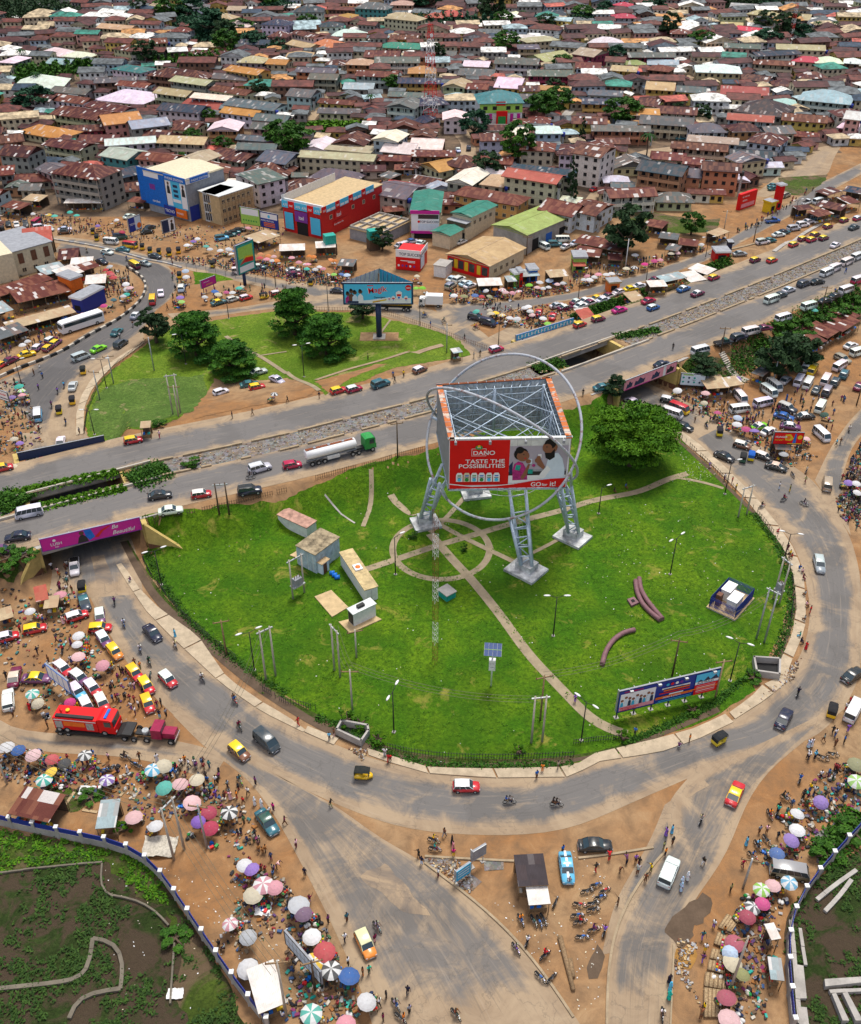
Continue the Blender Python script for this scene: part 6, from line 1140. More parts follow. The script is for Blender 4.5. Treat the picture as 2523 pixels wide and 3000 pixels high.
def win_me(w_,h_):
 mb = MB(); mb.box(-w_/2,w_/2,-.03,.05,0,h_,'window_glass');
 for a in ((-w_/2-.08,-w_/2,0,h_),(w_/2,w_/2+.08,0,h_),(-w_/2-.08,w_/2+.08,-.1,0),(-w_/2-.08,w_/2+.08,h_,h_+.08),(-.03,.03,0,h_)): mb.box(a[0],a[1],-.09,.02,a[2],a[3],'cream_paint')
 return mb.mesh('window')
WM = win_me(1.2,1.15); mb = MB(); mb.box(-.5,.5,-.06,.02,0,2.1,'brown_paint'); mb.box(.3,.36,-.1,-.06,.95,1.1,'chrome'); DM = mb.mesh('door')
PLOTS = []
def roof_mesh(w_,d,z,rt,ov=.7,pitch=.2,asym=0.):
 mb = MB(); x0,x1,y0,y1 = -ov,w_+ov,-ov,d+ov
 def q(P,ax):
  e = Vector(P[1])-Vector(P[0]); e.normalize(); n_ = (Vector(P[1])-Vector(P[0])).cross(Vector(P[-1])-Vector(P[0])).normalized(); f = n_.cross(e); mb.face(P,'roof_sheet',[(((Vector(p)-Vector(P[0])).dot(e)),(Vector(p)-Vector(P[0])).dot(f)) for p in P])
 if rt == 'f':
  zb = z+d*.05; q([(x0,y0,z),(x1,y0,z),(x1,y1,zb),(x0,y1,zb)],0); mb.box(x0,x1,y0,y0+.15,z-.3,z-.01,'roof_sheet'); return mb
 if rt in 'gG':
  yr = d*(.5+asym); zr = z+(yr+ov)*pitch*1.6; q([(x0,y0,z),(x1,y0,z),(x1,yr,zr),(x0,yr,zr)],0); q([(x1,y1,z),(x0,y1,z),(x0,yr,zr),(x1,yr,zr)],0)
  for x in (0.02,w_-.02): mb.face([(x,0,z+.02),(x,d,z+.02),(x,yr,zr-.2)],'wall_paint')
  mb.box(x0,x1,yr-.12,yr+.12,zr-.03,zr+.06,'roof_sheet')
 elif rt == 'x':
  xr = w_/2; zr = z+(xr+ov)*pitch*1.5; q([(x0,y1,z),(x0,y0,z),(xr,y0,zr),(xr,y1,zr)],0); q([(x1,y0,z),(x1,y1,z),(xr,y1,zr),(xr,y0,zr)],0)
  for y in (.02,d-.02): mb.face([(0,y,z+.02),(w_,y,z+.02),(xr,y,zr-.2)],'wall_paint')
  mb.box(xr-.12,xr+.12,y0,y1,zr-.03,zr+.06,'roof_sheet')
 else:
  r_ = min(w_,d)/2+ov; zr = z+r_*pitch*2.;
  if w_ >= d: a,b = (x0+r_,d/2,zr),(x1-r_,d/2,zr); q([(x0,y0,z),(x1,y0,z),b,a],0); q([(x1,y1,z),(x0,y1,z),a,b],0); q([(x0,y1,z),(x0,y0,z),a],0); q([(x1,y0,z),(x1,y1,z),b],0)
  else: a,b = (w_/2,y0+r_,zr),(w_/2,y1-r_,zr); q([(x0,y0,z),(x1,y0,z),a],0); q([(x1,y1,z),(x0,y1,z),b],0); q([(x0,y1,z),(x0,y0,z),a,b],0); q([(x1,y0,z),(x1,y1,z),b,a],0)
 mb.box(x0+.05,x1-.05,y0+.02,y0+.08,z-.22,z-.02,'roof_sheet'); return mb
def house(X,Y,rz,w_,d,st,rt,rc,wc,patch=.6,name='house',label=None,lm=None,near=None,fh=2.65,group='houses of the town',big=None):
 """X, Y: front left corner on the ground; front faces the camera side"""
 z0 = h1(X+w_/2*math.cos(rz),Y+w_/2*math.sin(rz)); H_ = st*fh+.4; near = Y < 330 if near is None else near
 ctr = (X+w_/2*math.cos(rz)-d/2*math.sin(rz),Y+w_/2*math.sin(rz)+d/2*math.cos(rz)); PLOTS.append((ctr[0],ctr[1],math.hypot(w_,d)/2))
 if big is not None: o = None
 else: o = empty(name,(X,Y,z0),rz)
 mb = MB() if big is None else big[0]; M_ = None if big is None else Matrix.Translation((X,Y,z0)) @ Matrix.Rotation(rz,4,'Z'); wm_ = 'wall_paint'
 bx = lambda *a: mb.box(*a,M=M_)
 bal = st >= 2 and rnd.random() < .45 and w_ > 9; inset = 1.5 if bal else 0
 bx(0,w_,inset,d,-3.5,H_,wm_)
 if bal:
  for k in range(1,st): bx(-.1,w_+.1,-.15,1.5,k*fh-.1,k*fh+.12,wm_); bx(-.08,w_+.08,-.15,-.03,k*fh+.12,k*fh+.95,wm_)
  bx(-.1,w_+.1,-.15,1.5,H_-.35,H_-.02,wm_)
  n = max(2,int(w_/3.5))
  for k in range(n+1): bx(k*(w_-.3)/n,k*(w_-.3)/n+.3,-.12,.2,0,H_-.1,wm_)
 else:
  for k in range(1,st): bx(-.06,w_+.06,-.07,d+.06,k*fh,k*fh+.18,wm_)
  bx(-.08,w_+.08,-.09,d+.07,-.1,.5,wm_)
 wn = max(2,int(w_/2.7)); dn = max(1,int(d/3.4)); dr = wn//2; wins = []
 for k in range(st):
  for i in range(wn):
   x = (i+.5)*w_/wn; z = k*fh+1.05; wins.append((x,inset,z,0,k == 0 and i == dr))
  for j in range(dn): y = inset+(j+.5)*(d-inset)/dn; wins.append((w_,y,k*fh+1.05,math.pi/2,False)); wins.append((0,y,k*fh+1.05,-math.pi/2,False))
 if not near:
  for x,y,z,a,dr_ in wins:
   Mx = (M_ if M_ is not None else Matrix.Identity(4)) @ Matrix.Translation((x,y,z-(1.0 if dr_ else 0))) @ Matrix.Rotation(a,4,'Z')
   mb.box(-.62,.62,-.05,.05,0,2.1 if dr_ else 1.2,'dark_hollow',Mx); mb.box(-.72,.72,-.13,.0,-.12,0,wm_,Mx)
 rm = roof_mesh(w_,d,H_,rt,rnd.uniform(.7,1.),rnd.uniform(.14,.23))
 if big is not None: return
 wo = put('wall',mb,o,col=tuple(q*rnd.uniform(.85,1.08) for q in WALLC[wc])+(1,)); rcx = tuple(q*rnd.uniform(.8,1.15) for q in ROOFC[rc])+(patch,); ro = put('roof',rm,o,col=rcx)
 if rnd.random() < .3: m2 = MB(); xx = rnd.uniform(1,w_-1); m2.ball((xx,-.5,H_+.5),.45,.14,.45,'pale_metal',8,4); m2.tube((xx,-.3,H_-.6),(xx,-.45,H_+.4),.04,'galv',4); put('satellite_dish',m2,o)
 if rnd.random() < .25: m2 = MB(); m2.tube((w_+1.2,1,0),(w_+1.2,1,H_-1.5),.5,'galv',4); m2.tube((w_+1.2,1,H_-1.5),(w_+1.2,1,H_),.75,rnd.choice(('black_paint','deep_blue','black_paint')),10); put('water_tank',m2,o)
 if near:
  for x,y,z,a,dr_ in wins:
   dt_ = math.cos(rz)*ctr[0]+math.sin(rz)*ctr[1]
   if (a > 1 and dt_ > 0) or (a < -1 and dt_ < 0): continue
   q = bpy.data.objects.new('door' if dr_ else 'window',DM if dr_ else WM); col0.objects.link(q); q.parent = o; q.location = (x,y,z-(1.0 if dr_ else 0)); q.rotation_euler = (0,0,a)
 tag(o,label or '%s storey %s house with %s %s roof' % (('one','two','three','four')[st-1],WALLN[wc],'an' if rc == 'o' else 'a',ROOFN[rc]),'house' if name == 'house' else name.replace('_',' '),group,auto=label is None)
 if lm: mark(ctr[0],ctr[1],lm)
 return o
# ---------------------------------------------------------------- the town, building by building
def HS(c,xl,yl,xr,yr,d,st,rt,rc,wc,**kw):
 He = st*2.65+.4; a = W(c,xl,yl,He); b = W(c,xr,yr,He); w_ = math.hypot(b[0]-a[0],b[1]-a[1])
 return house(a[0],a[1],math.atan2(b[1]-a[1],b[0]-a[0]),max(4,w_-.8),d,st,rt,rc,wc,**kw)
HL = """A 315,1060,605,1105,13,4,h,d,g A 740,1095,905,1055,9,2,g,b,g A 1100,980,1240,1005,11,2,x,t,c A 850,975,1060,1000,9,2,g,r,p A 620,955,790,985,12,2,g,l,e A 270,890,500,925,10,2,g,d,c A 490,870,730,870,9,1,g,r,o A 120,810,375,855,12,1,h,o,c A 0,880,150,865,10,2,g,r,b
A 1065,795,1210,805,12,2,g,d,c A 890,835,1180,855,8,1,g,d,y A 1285,800,1470,802,12,2,x,w,o A 1545,795,1764,795,8,2,g,g,p A 1460,862,1700,868,6,1,g,g,g A 1460,915,1700,922,7,2,g,g,g A 1565,742,1764,745,8,2,g,g,p A 1360,695,1580,712,8,2,g,o,w A 975,675,1230,695,12,2,g,b,w A 650,768,880,742,13,2,g,o,p A 820,792,1050,765,10,2,g,l,g
A 320,700,630,742,14,2,g,d,G A 320,612,520,640,9,2,g,r,w A 530,652,755,692,9,2,g,d,w A 75,602,310,625,10,2,g,d,w A 590,612,880,642,20,1,h,w,c A 950,578,1150,592,9,2,g,t,G A 720,522,905,532,8,2,g,r,w A 1050,502,1270,520,10,2,g,t,g A 1180,605,1410,612,8,2,g,w,l A 1380,652,1690,672,12,2,g,g,w A 1120,652,1340,682,12,1,g,p,b
A 1295,558,1520,582,8,2,g,r,c A 910,472,1245,482,14,2,h,d,b A 585,510,840,492,10,2,g,g,b A 70,552,380,545,22,1,h,w,w A 310,562,530,582,10,1,g,g,g A 690,427,870,445,11,2,h,n,w A 250,322,415,347,12,1,h,w,c A 390,350,540,352,10,1,h,w,c A 290,388,430,398,9,1,g,l,g A 0,382,95,388,14,2,h,w,g A 865,272,1035,262,10,2,g,r,c A 600,170,800,187,10,2,g,t,c
A 1380,160,1530,167,12,2,h,w,g A 1610,150,1764,158,13,3,h,b,w A 1300,112,1410,122,11,2,h,t,c A 1400,62,1510,64,11,2,g,t,c A 1190,50,1290,48,12,3,h,g,w A 1390,432,1590,462,10,2,g,o,y A 1465,382,1620,388,11,2,h,t,g A 1640,392,1764,398,10,2,g,o,t A 1300,482,1520,495,9,1,g,g,c A 1190,335,1415,345,9,1,g,d,c A 1040,192,1160,197,10,2,h,r,w A 1590,1130,1764,1090,12,3,f,g,w
A 1300,960,1500,1000,12,1,g,d,g A 1590,985,1764,1010,14,2,g,g,c A 1500,1070,1764,1090,14,1,h,d,b A 230,1040,330,1075,9,2,g,g,p A 60,1120,320,1110,9,1,g,r,g A 745,1180,890,1165,10,1,g,d,g A 0,950,180,965,11,3,g,d,g A 0,1075,60,1070,9,2,f,r,g A 380,810,640,800,9,1,g,d,m A 130,40,300,60,11,1,h,g,c A 265,80,370,90,10,1,h,n,g A 1470,270,1660,275,9,1,g,b,g
A 1650,225,1764,230,10,2,h,d,p A 700,300,820,310,11,2,h,d,c A 345,730,400,735,8,1,f,w,g A 840,300,1030,290,8,1,g,t,c
B 50,75,225,75,14,3,h,b,w B 320,110,440,110,11,2,h,o,o B 205,165,350,165,10,2,h,b,w B 30,205,175,235,9,2,g,d,w B 135,285,320,295,14,1,h,o,w B 480,350,695,355,12,2,g,r,c B 570,290,860,305,12,1,h,n,c B 0,350,160,350,11,1,h,t,c B 640,240,810,245,9,1,g,r,y B 850,105,960,110,11,2,h,p,p B 950,100,1085,100,12,2,h,p,g B 600,110,810,130,10,3,h,t,c B 640,30,780,32,12,2,h,t,p B 1530,85,1690,105,13,1,h,b,w
B 1090,405,1245,412,11,1,g,w,c B 1285,390,1550,400,12,2,g,g,w B 1060,460,1275,470,12,1,g,g,c B 550,385,820,385,9,2,g,g,w B 370,395,520,400,11,2,h,t,o B 430,465,680,475,9,2,g,r,l B 355,545,535,550,9,1,g,l,g B 690,510,950,515,9,2,g,b,y B 755,450,920,450,10,2,h,o,y B 965,530,1100,540,12,2,x,t,c B 1110,545,1240,550,10,2,g,r,g B 630,590,860,600,7,1,g,g,o
B 620,655,790,670,13,2,x,g,w B 825,650,1000,640,12,2,h,b,l B 1285,535,1440,545,16,2,g,w,y B 1440,560,1560,560,8,2,g,d,y B 1490,465,1764,470,11,2,g,g,m B 1545,550,1750,560,7,2,g,o,c B 1395,610,1670,615,9,2,g,g,l B 200,695,450,700,8,1,g,g,c B 140,485,310,490,11,2,g,g,g B 60,440,300,450,9,2,g,g,o B 0,590,155,600,12,2,g,g,l B 200,630,410,645,7,1,g,r,y
B 970,735,1120,735,11,2,x,w,w B 535,860,690,862,11,2,x,w,l B 765,845,915,850,12,1,x,d,m B 590,935,775,937,13,1,g,w,b B 765,915,960,918,12,1,g,w,b B 80,975,540,975,8,2,g,t,c B 245,925,520,930,7,1,f,t,c B 95,925,265,925,14,1,x,w,l B 290,890,480,890,12,1,x,d,c B 1200,865,1410,862,8,2,g,r,l B 1395,825,1490,825,9,2,g,w,l B 1195,800,1395,800,7,1,g,d,w
B 1445,920,1650,930,10,2,h,r,c B 1680,945,1764,950,12,3,h,d,w B 1340,1090,1665,1125,9,3,g,p,c B 1200,1135,1340,1145,11,2,h,t,c B 990,1120,1150,1135,15,2,x,w,g B 1030,1200,1430,1255,9,2,h,r,y B 540,1190,740,1220,15,2,g,g,c B 130,1100,400,1130,13,1,h,g,g B 0,1190,280,1165,13,1,h,d,b B 960,1010,1130,1040,12,1,h,d,g B 830,1010,950,1060,9,1,x,o,c B 770,1120,930,1140,7,1,g,d,m
B 1375,1050,1764,1085,6,3,f,b,g B 1160,1000,1390,1010,9,1,g,r,b B 1560,1290,1764,1330,11,2,g,r,w B 540,990,760,980,5,1,f,r,b B 780,970,1040,955,6,1,f,r,b B 610,1155,790,1175,8,1,g,p,g B 780,745,860,755,9,1,h,b,g B 1390,760,1480,765,8,1,h,r,p B 1490,760,1620,765,10,1,h,r,g B 1480,260,1680,245,10,2,h,t,c B 1590,380,1764,350,16,1,g,t,m B 1430,300,1560,300,9,2,f,g,t
B 420,50,620,60,12,3,h,g,e B 0,270,140,300,10,1,g,t,c B 280,220,480,225,12,1,h,w,g B 910,340,1040,345,9,1,g,g,w B 1360,235,1520,240,9,1,g,w,g B 1210,240,1350,245,8,1,f,g,c B 1670,180,1764,185,10,1,h,w,c B 1295,100,1400,110,15,1,x,w,g B 240,395,355,400,10,1,h,d,c
C 235,430,390,440,10,2,g,t,y C 450,545,620,555,11,2,g,t,y C 640,560,810,570,8,2,g,g,y C 60,635,250,640,9,2,g,b,y C 100,580,300,590,9,2,g,g,l C 390,640,520,655,11,2,g,d,y C 20,415,170,420,10,2,g,r,l C 760,440,1035,450,15,2,h,w,t C 910,575,1200,590,14,1,g,p,c C 990,680,1290,720,20,2,h,K,g C 1390,610,1700,640,15,2,h,m,w C 1250,640,1380,645,9,1,h,m,g
C 950,730,1230,750,10,2,g,p,w C 1285,735,1560,755,9,2,g,r,y C 1670,725,1764,735,11,3,g,w,p C 520,690,760,705,9,2,g,d,w C 415,755,735,775,11,2,g,g,c C 120,800,480,805,7,2,g,g,o C 0,755,210,760,9,2,g,d,y C 705,862,1015,885,7,2,f,t,w C 605,905,950,930,8,2,g,r,c C 1070,865,1270,895,13,2,h,d,w C 400,1040,670,1080,10,3,g,b,o C 655,1080,790,1090,10,2,g,g,o C 800,1040,1030,1055,8,3,g,d,o
C 480,970,690,985,8,1,g,r,c C 680,1000,800,1010,8,2,g,r,p C 0,935,180,965,13,4,g,r,w C 150,880,350,880,8,1,g,r,g C 0,1290,145,1320,12,2,g,r,w C 1110,390,1355,405,9,2,g,r,c C 1345,375,1540,385,10,2,h,R,c C 1490,385,1660,390,11,2,h,w,c C 1665,385,1764,392,10,2,h,w,b C 1130,345,1400,330,9,3,g,b,w C 930,290,1150,300,9,2,g,g,p C 345,350,630,350,8,2,g,g,m
C 600,205,730,210,10,2,h,r,p C 90,265,290,280,13,1,h,w,c C 990,180,1150,200,10,1,g,R,c C 910,160,1040,165,10,1,g,t,c C 1070,85,1240,100,10,2,h,t,c C 1300,115,1450,125,13,1,g,t,g C 1440,145,1610,155,13,1,h,g,g C 240,30,340,40,10,2,h,R,p C 250,110,390,110,11,2,h,R,w C 70,90,185,95,11,1,h,n,w C 0,60,100,70,11,2,h,g,l C 960,50,1130,60,14,1,g,l,l C 300,395,450,400,9,1,h,G,c C 460,395,650,400,9,1,g,l,g
C 450,425,590,440,10,2,h,r,b C 1000,480,1200,505,10,1,g,d,w C 1230,525,1360,530,9,1,h,d,w C 1400,480,1570,480,9,1,h,d,g C 1630,780,1764,800,8,1,f,w,m C 1330,830,1510,845,6,1,f,r,b C 1250,300,1550,310,9,2,g,t,c C 0,330,130,350,15,2,g,t,m C 970,970,1250,985,10,1,g,b,m C 1420,100+0,1421,100,4,1,f,g,g"""
c_ = None
for tok in HL.split():
 if len(tok) == 1 and tok.isalpha(): c_ = tok; continue
 f = tok.split(',')
 if '+' in tok: continue
 v = [float(q) for q in f[:5]]; HS(c_,v[0],v[1],v[2],v[3],v[4],int(f[5]),f[6],f[7],f[8],patch=1. if f[7] in 'rd' else .45)
N_HAND = len(PLOTS)
# ---- named buildings
def shop(c,fl,fr,d,H_,wall,roofm,label,name='shop_building',rz=None,lm=None,inset_roof=True):
 a = W(c,*fl); b = W(c,*fr); w_ = math.hypot(b[0]-a[0],b[1]-a[1]); r_ = math.atan2(b[1]-a[1],b[0]-a[0]) if rz is None else rz; z0 = h1(*a); o = tag(empty(name,(a[0],a[1],z0),r_),label,'building'); mb = MB(); mb.box(0,w_,0,d,-3,H_,wall); put('wall',mb,o)
 mb = MB()
 if roofm: mb.box(-.3,w_+.3,-.3,d+.3,H_,H_+.25,roofm); put('roof',mb,o)
 ctr = (a[0]+w_/2*math.cos(r_)-d/2*math.sin(r_),a[1]+w_/2*math.sin(r_)+d/2*math.cos(r_)); PLOTS.append((ctr[0],ctr[1],math.hypot(w_,d)/2))
 if lm: mark(ctr[0],ctr[1],lm)
 return o,w_
def sign(o,x0,x1,y,z0,z1,m,name='sign_panel',side='f',txt=None,tm='print_white',ts=.6,tx=.1,tz=.25,out=.12):
 """a flat sign on the front ('f') or right ('r') wall; y: wall position"""
 s_ = empty('signboard',(0,0,0)); s_.parent = o
 if side == 'f': s_.location = (x0,y,z0)
 elif side == 'r': s_.location = (y,x0,z0); s_.rotation_euler = (0,0,math.pi/2)
 elif side == 'l': s_.location = (y,x1,z0); s_.rotation_euler = (0,0,-math.pi/2)
 B = Board.__new__(Board); B.w = x1-x0; B.h = z1-z0; B.k = 0; mb = MB(); mb.box(0,B.w,-out,0,0,B.h,m); B.f = put(name,mb,s_); B.lift = lambda: (setattr(B,'k',B.k+1),-out-.01-.006*B.k)[1]
 if txt: B.text(txt,tx,tz,ts,tm)
 return B
def winrow(o,xs,y,z,side='f'):
 for x in xs: q = bpy.data.objects.new('window',WM); col0.objects.link(q); q.parent = o; q.location = (x,y,z) if side == 'f' else (y,x,z); q.rotation_euler = (0,0,0 if side == 'f' else math.pi/2)
# phone shop: blue front, cream barrel roof, plain grey walls
o,w_ = shop('M',(215,480),(640,600),17,13.5,'grey_paint','cream_paint','large shop with a blue phone advert front and a cream roof facing the north road',lm='the blue fronted phone shop')
B = sign(o,-3.5,w_*.48,-.1,2.5,14.4,'blue_paint',txt='narobet',ts=.10,tx=.45,tz=.1); B.rect(.25,.8,.78,.92,'print_white'); B.rect(.42,.62,.45,.6,'purple_paint')
B = sign(o,w_*.5,w_*.98,-.1,3.5,12.4,'sky_paint'); B.rect(0,.27,.05,.98,'print_white'); B.rect(.73,1,.05,.98,'print_white'); B.poly([(.05,.5),(.07,.75),(.14,.85),(.2,.75),(.22,.5)],'black_paint'); B.disc(.14,.88,.06,'skin'); B.poly([(.77,.5),(.8,.75),(.86,.85),(.93,.75),(.95,.5)],'black_paint'); B.disc(.87,.88,.06,'skin'); B.rect(.3,.7,.22,.34,'print_white')
for k in range(3): B.rect(.38,.6,.42+k*.18,.52+k*.18,'navy_paint')
sign(o,w_*.5,w_,-.2,12.5,14.3,'blue_paint',txt='PHONE STATION',ts=.62,tx=.06,tz=.2,out=.3); sign(o,-.2,10.5,w_+.1,12.3,14.3,'print_white',side='r'); sign(o,1.5,9.5,w_+.3,12.5,14.1,'blue_paint',side='r',txt='PHONE STATION',ts=.6,tx=.04,tz=.2)
sign(o,w_*.42,w_*.68,-.5,.8,3.8,'deep_blue',txt='TECNO',ts=.45,tx=.08,tz=.3,out=.3); sign(o,w_*.7,w_*.95,-.5,.8,3.6,'orange_paint',txt='PHONES',ts=.3,tx=.08,tz=.4,out=.3); sign(o,0,4,w_+.15,.2,5,'deep_blue',side='r'); mb = MB(); mb.prism([(0,13.75),(w_*.5,14.8),(w_,13.9)],0,17,'cream_paint'); put('barrel_roof',mb,o)
o,w_ = shop('M',(790,590),(920,620),9,9.5,'pale_metal','grey_paint','glass and concrete block wrapped in wooden scaffolding beside the phone shop','unfinished_building',lm='the scaffolded block')
for k in range(3): B = sign(o,.3,w_-.3,-.05,.6+k*3.,3.+k*3.,'window_glass','glazing'); [B.rect(.18*i+.03,.18*i+.055,0,1,'print_white') for i in range(6)]
o,w_ = shop('M',(960,640),(1300,520),10,9.5,'tan_paint','pale_metal','tan three storey block behind wooden scaffolding','unfinished_building')
for k in range(3): winrow(o,[1.5+i*2.2 for i in range(int(w_/2.2))],-.05,1.+k*3.)
mb = MB()
for i in range(int(w_/1.4)+1): mb.tube((i*1.4,-1.2,0),(i*1.4,-1.2,10),.06,'wood',4)
for k in range(6): mb.tube((0,-1.2,1+k*1.7),(w_,-1.2,1+k*1.7),.05,'wood_pale',4); mb.tube((0,-1.2,1+k*1.7),(w_,-1.2,2.7+k*1.2),.04,'wood',4)
put('scaffolding',mb,o)
o,w_ = shop('M',(1365,445),(1615,375),14,8,'white_paint','grey_paint','white block with tall strips of square windows beyond the scaffolding')
for x0 in (.22,.5): B = sign(o,w_*x0,w_*x0+1.2,-.05,1,7,'dark_hollow','window_strip'); [B.rect(0,1,k/6-.02,k/6+.02,'print_white') for k in range(1,6)]
winrow(o,[w_*.8,w_*.9],-.05,4.6); winrow(o,[w_*.8,w_*.9],-.05,1.4)
# red shop
o,w_ = shop('N',(-130,500),(300,570),34,8.6,'red_paint','tan_paint','long red shop building with a band of blue phone adverts round its roof',lm='the long red shop')
a_ = W('N',300,570); b_ = W('N',830,310); o.rotation_euler = (0,0,math.atan2(b_[1]-a_[1],b_[0]-a_[0])-math.pi/2)
fr = Vector((a_[0],a_[1],0))-Matrix.Rotation(o.rotation_euler.z,3,'Z') @ Vector((w_,0,0)); o.location.x,o.location.y = fr.x,fr.y; L_ = min(34.,math.hypot(b_[0]-a_[0],b_[1]-a_[1]))
for i in range(6): sign(o,i*w_/6,(i+1)*w_/6,-.3,8,10.2,'print_red' if i % 3 == 1 else 'sky_paint',txt='itel' if i % 3 == 1 else 'A70',ts=.5,tx=.2)
for i in range(12):
 B = sign(o,i*L_/12,(i+1)*L_/12,w_+.3,8,10.2,'print_red' if i % 3 == 0 else 'sky_paint',side='r',txt='itel' if i % 3 == 0 else None,ts=.5,tx=.25)
 if i % 3: B.rect(.1,.9,.08,.4,'print_white')
winrow(o,[5,11,17,23,29],w_+.05,5.3,'r'); sign(o,7,12,w_+.1,4.4,7.2,'red_paint',side='r',txt='itel',ts=.7,tx=.15); sign(o,6,14,w_+.1,2.4,3.9,'red_paint',side='r',txt='Enjoy Better Life',ts=.5,tx=.02)
sign(o,w_*.74,w_*.99,-.4,1.2,6.6,'sky_paint'); sign(o,w_*.33,w_*.66,-.3,4.2,7.6,'purple_paint',txt='itel',ts=.5,tx=.3); sign(o,w_*.06,w_*.28,-.4,1.2,6.6,'sky_paint'); sign(o,w_*.36,w_*.64,-.1,0,4,'dark_hollow','entrance'); mb = MB(); mb.box(-.3,w_+.4,L_*.03,L_*.05,8.8,10.4,'white_paint'); [mb.box(-.3,-.2,0,L_,8.8,11.5,'white_paint')]; put('parapet',mb,o)
# Top Success
def rot_shop(c,corner,rightfar,frontleft,H_,wall,roofm,label,lm=None,d=None,name='shop_building'):
 """front right ground corner, far right ground corner, front left ground corner"""
 a = Vector((*W(c,*corner),0)); b = Vector((*W(c,*rightfar),0)); f = Vector((*W(c,*frontleft),0)); ux = (a-f).normalized(); r_ = math.atan2(ux.y,ux.x); uy = Vector((-ux.y,ux.x,0)); dd = d or (b-a).dot(uy); w_ = (a-f).length; z0 = h1(a.x,a.y)
 o = tag(empty(name,(f.x,f.y,z0),r_),label,'building'); mb = MB(); mb.box(0,w_,0,dd,-3,H_,wall); put('wall',mb,o); ctr = f+ux*w_/2+uy*dd/2; PLOTS.append((ctr.x,ctr.y,math.hypot(w_,dd)/2))
 if roofm: rm = roof_mesh(w_,dd,H_,'x',.6,.12); put('roof',rm,o,col=roofm+(.15,))
 if lm: mark(ctr.x,ctr.y,lm)
 return o,w_,dd
o,w_,dd = rot_shop('N',(1505,560),(1740,380),(1220,555),8.6,'cream_paint',ROOFC['n'],'cream building with a green roof and a white and pink shop front reading TOP SUCCESS','the TOP SUCCESS building',20)
sign(o,-.3,w_+.1,-.3,8.0,9.1,'magenta_paint',out=.3); B = sign(o,0,w_,-.15,2.2,8.,'print_white',txt='TOP SUCCESS',tm='navy_paint',ts=.17,tx=.3,tz=.5); B.rect(.25,.98,.72,.95,'window_glass'); B.rect(.25,.98,.1,.45,'sky_pale' if 'sky_pale' in MATS else 'shirt_blue'); B.disc(.27,.56,.07,'print_red'); sign(o,-.2,w_+.1,-.3,1.7,2.5,'magenta_paint',out=.3); sign(o,w_*.1,w_*.95,-.1,0,1.7,'dark_hollow','entrance'); winrow(o,[3,7,11,15],w_+.05,5.2,'r'); winrow(o,[3,7,11,15],w_+.05,1.6,'r')
o,w_,dd = rot_shop('N',(1310,905),(1450,830),(1062,880),5.4,'red_paint',None,'red and white walled kiosk building reading TOP SUCCESS beside the market','the red TOP SUCCESS kiosk',8)
sign(o,0,w_,-.1,4.1,6.4,'print_white',txt='TOP SUCCESS',tm='navy_paint',ts=.5,tx=.14); B = sign(o,0,w_,-.12,.3,4.1,'print_red'); [B.disc(.12+.16*(i % 5),.32,.09,('print_white','purple_paint','deep_blue')[i % 3]) for i in range(5)]; B.rect(.2,.8,.7,.76,'print_white'); B.rect(.5,.8,.6,.66,'print_white'); sign(o,0,dd,w_+.1,4.2,6.2,'print_white',side='r',txt='TOP SUCCESS',tm='navy_paint',ts=.4,tx=.12); sign(o,.3,dd*.5,w_+.1,.8,4.1,'shirt_blue',side='r')
o,w_,dd = rot_shop('O',(490,495),(745,340),(300,450),7.2,'cream_paint',ROOFC['n'],'cream house with a teal green roof and a dark lean-to over its arched entrance',None,14,'house_block'); winrow(o,[2,5,8,11],w_+.05,4.4,'r'); mb = MB(); mb.prism([(-.3,5.6),(w_+.3,5.6),(w_+.3,5.75),(-.3,5.75)],-3.,0,'grey_paint'); mb.box(0,w_,-2.8,0,0,4.2,'cream_paint'); mb.box(0,w_,-2.9,-2.8,4.3,5.6,'wood_dark'); mb.box(w_*.4,w_*.6,-2.85,-2.8,0,3,'brown_paint'); mb.box(w_*.05,w_*.33,-2.85,-2.8,.8,2.6,'window_glass'); mb.box(w_*.68,w_*.95,-2.85,-2.8,.8,2.6,'window_glass'); put('porch',mb,o)
o,w_,dd = rot_shop('O',(1060,660),(1400,400),(720,560),6.4,'concrete',(.34,.44,.13),'huge grey walled warehouse under a lime green roof','the lime green warehouse',26,'warehouse'); [put('loading_door',(lambda m: (m.box(w_-.02,w_+.1,3+i*7,6+i*7,0,4,'blue_paint' if i % 2 else 'dark_hollow'),m)[1])(MB()),o) for i in range(3)]
o,w_,dd = rot_shop('O',(680,925),(1000,740),(255,800),4.6,'cream_paint',(.52,.37,.19),'low shop with a wide tan roof and a red and yellow glazed front','the red and yellow fronted shop',18)
B = sign(o,0,w_,-.15,0,4.7,'print_red'); [B.rect(u,u+.085,.22,.8,'yellow_paint') for u in (.17,.42,.72)]; [B.rect(u,u+.13,.25,.78,'window_glass') for u in (.03,.27,.53,.84)]; B.rect(.3,.7,.88,.98,'yellow_paint'); B.rect(.42,.6,.82,.9,'print_red')
winrow(o,[3,6,9,12],w_+.05,1.6,'r')
o,w_,dd = rot_shop('O',(275,605),(345,570),(95,560),4.6,'cream_paint',ROOFC['n'],'small square cream lodge with a pointed green roof',None,7,'gate_lodge'); o,w_,dd = rot_shop('O',(230,900),(250,870),(110,880),3.4,'white_paint',None,'small white flat roofed cabin with a dish beside the red and yellow shop',None,5,'cabin'); mb = MB(); mb.box(-.2,w_+.2,-.2,dd+.2,3.4,3.6,'concrete'); put('roof',mb,o)
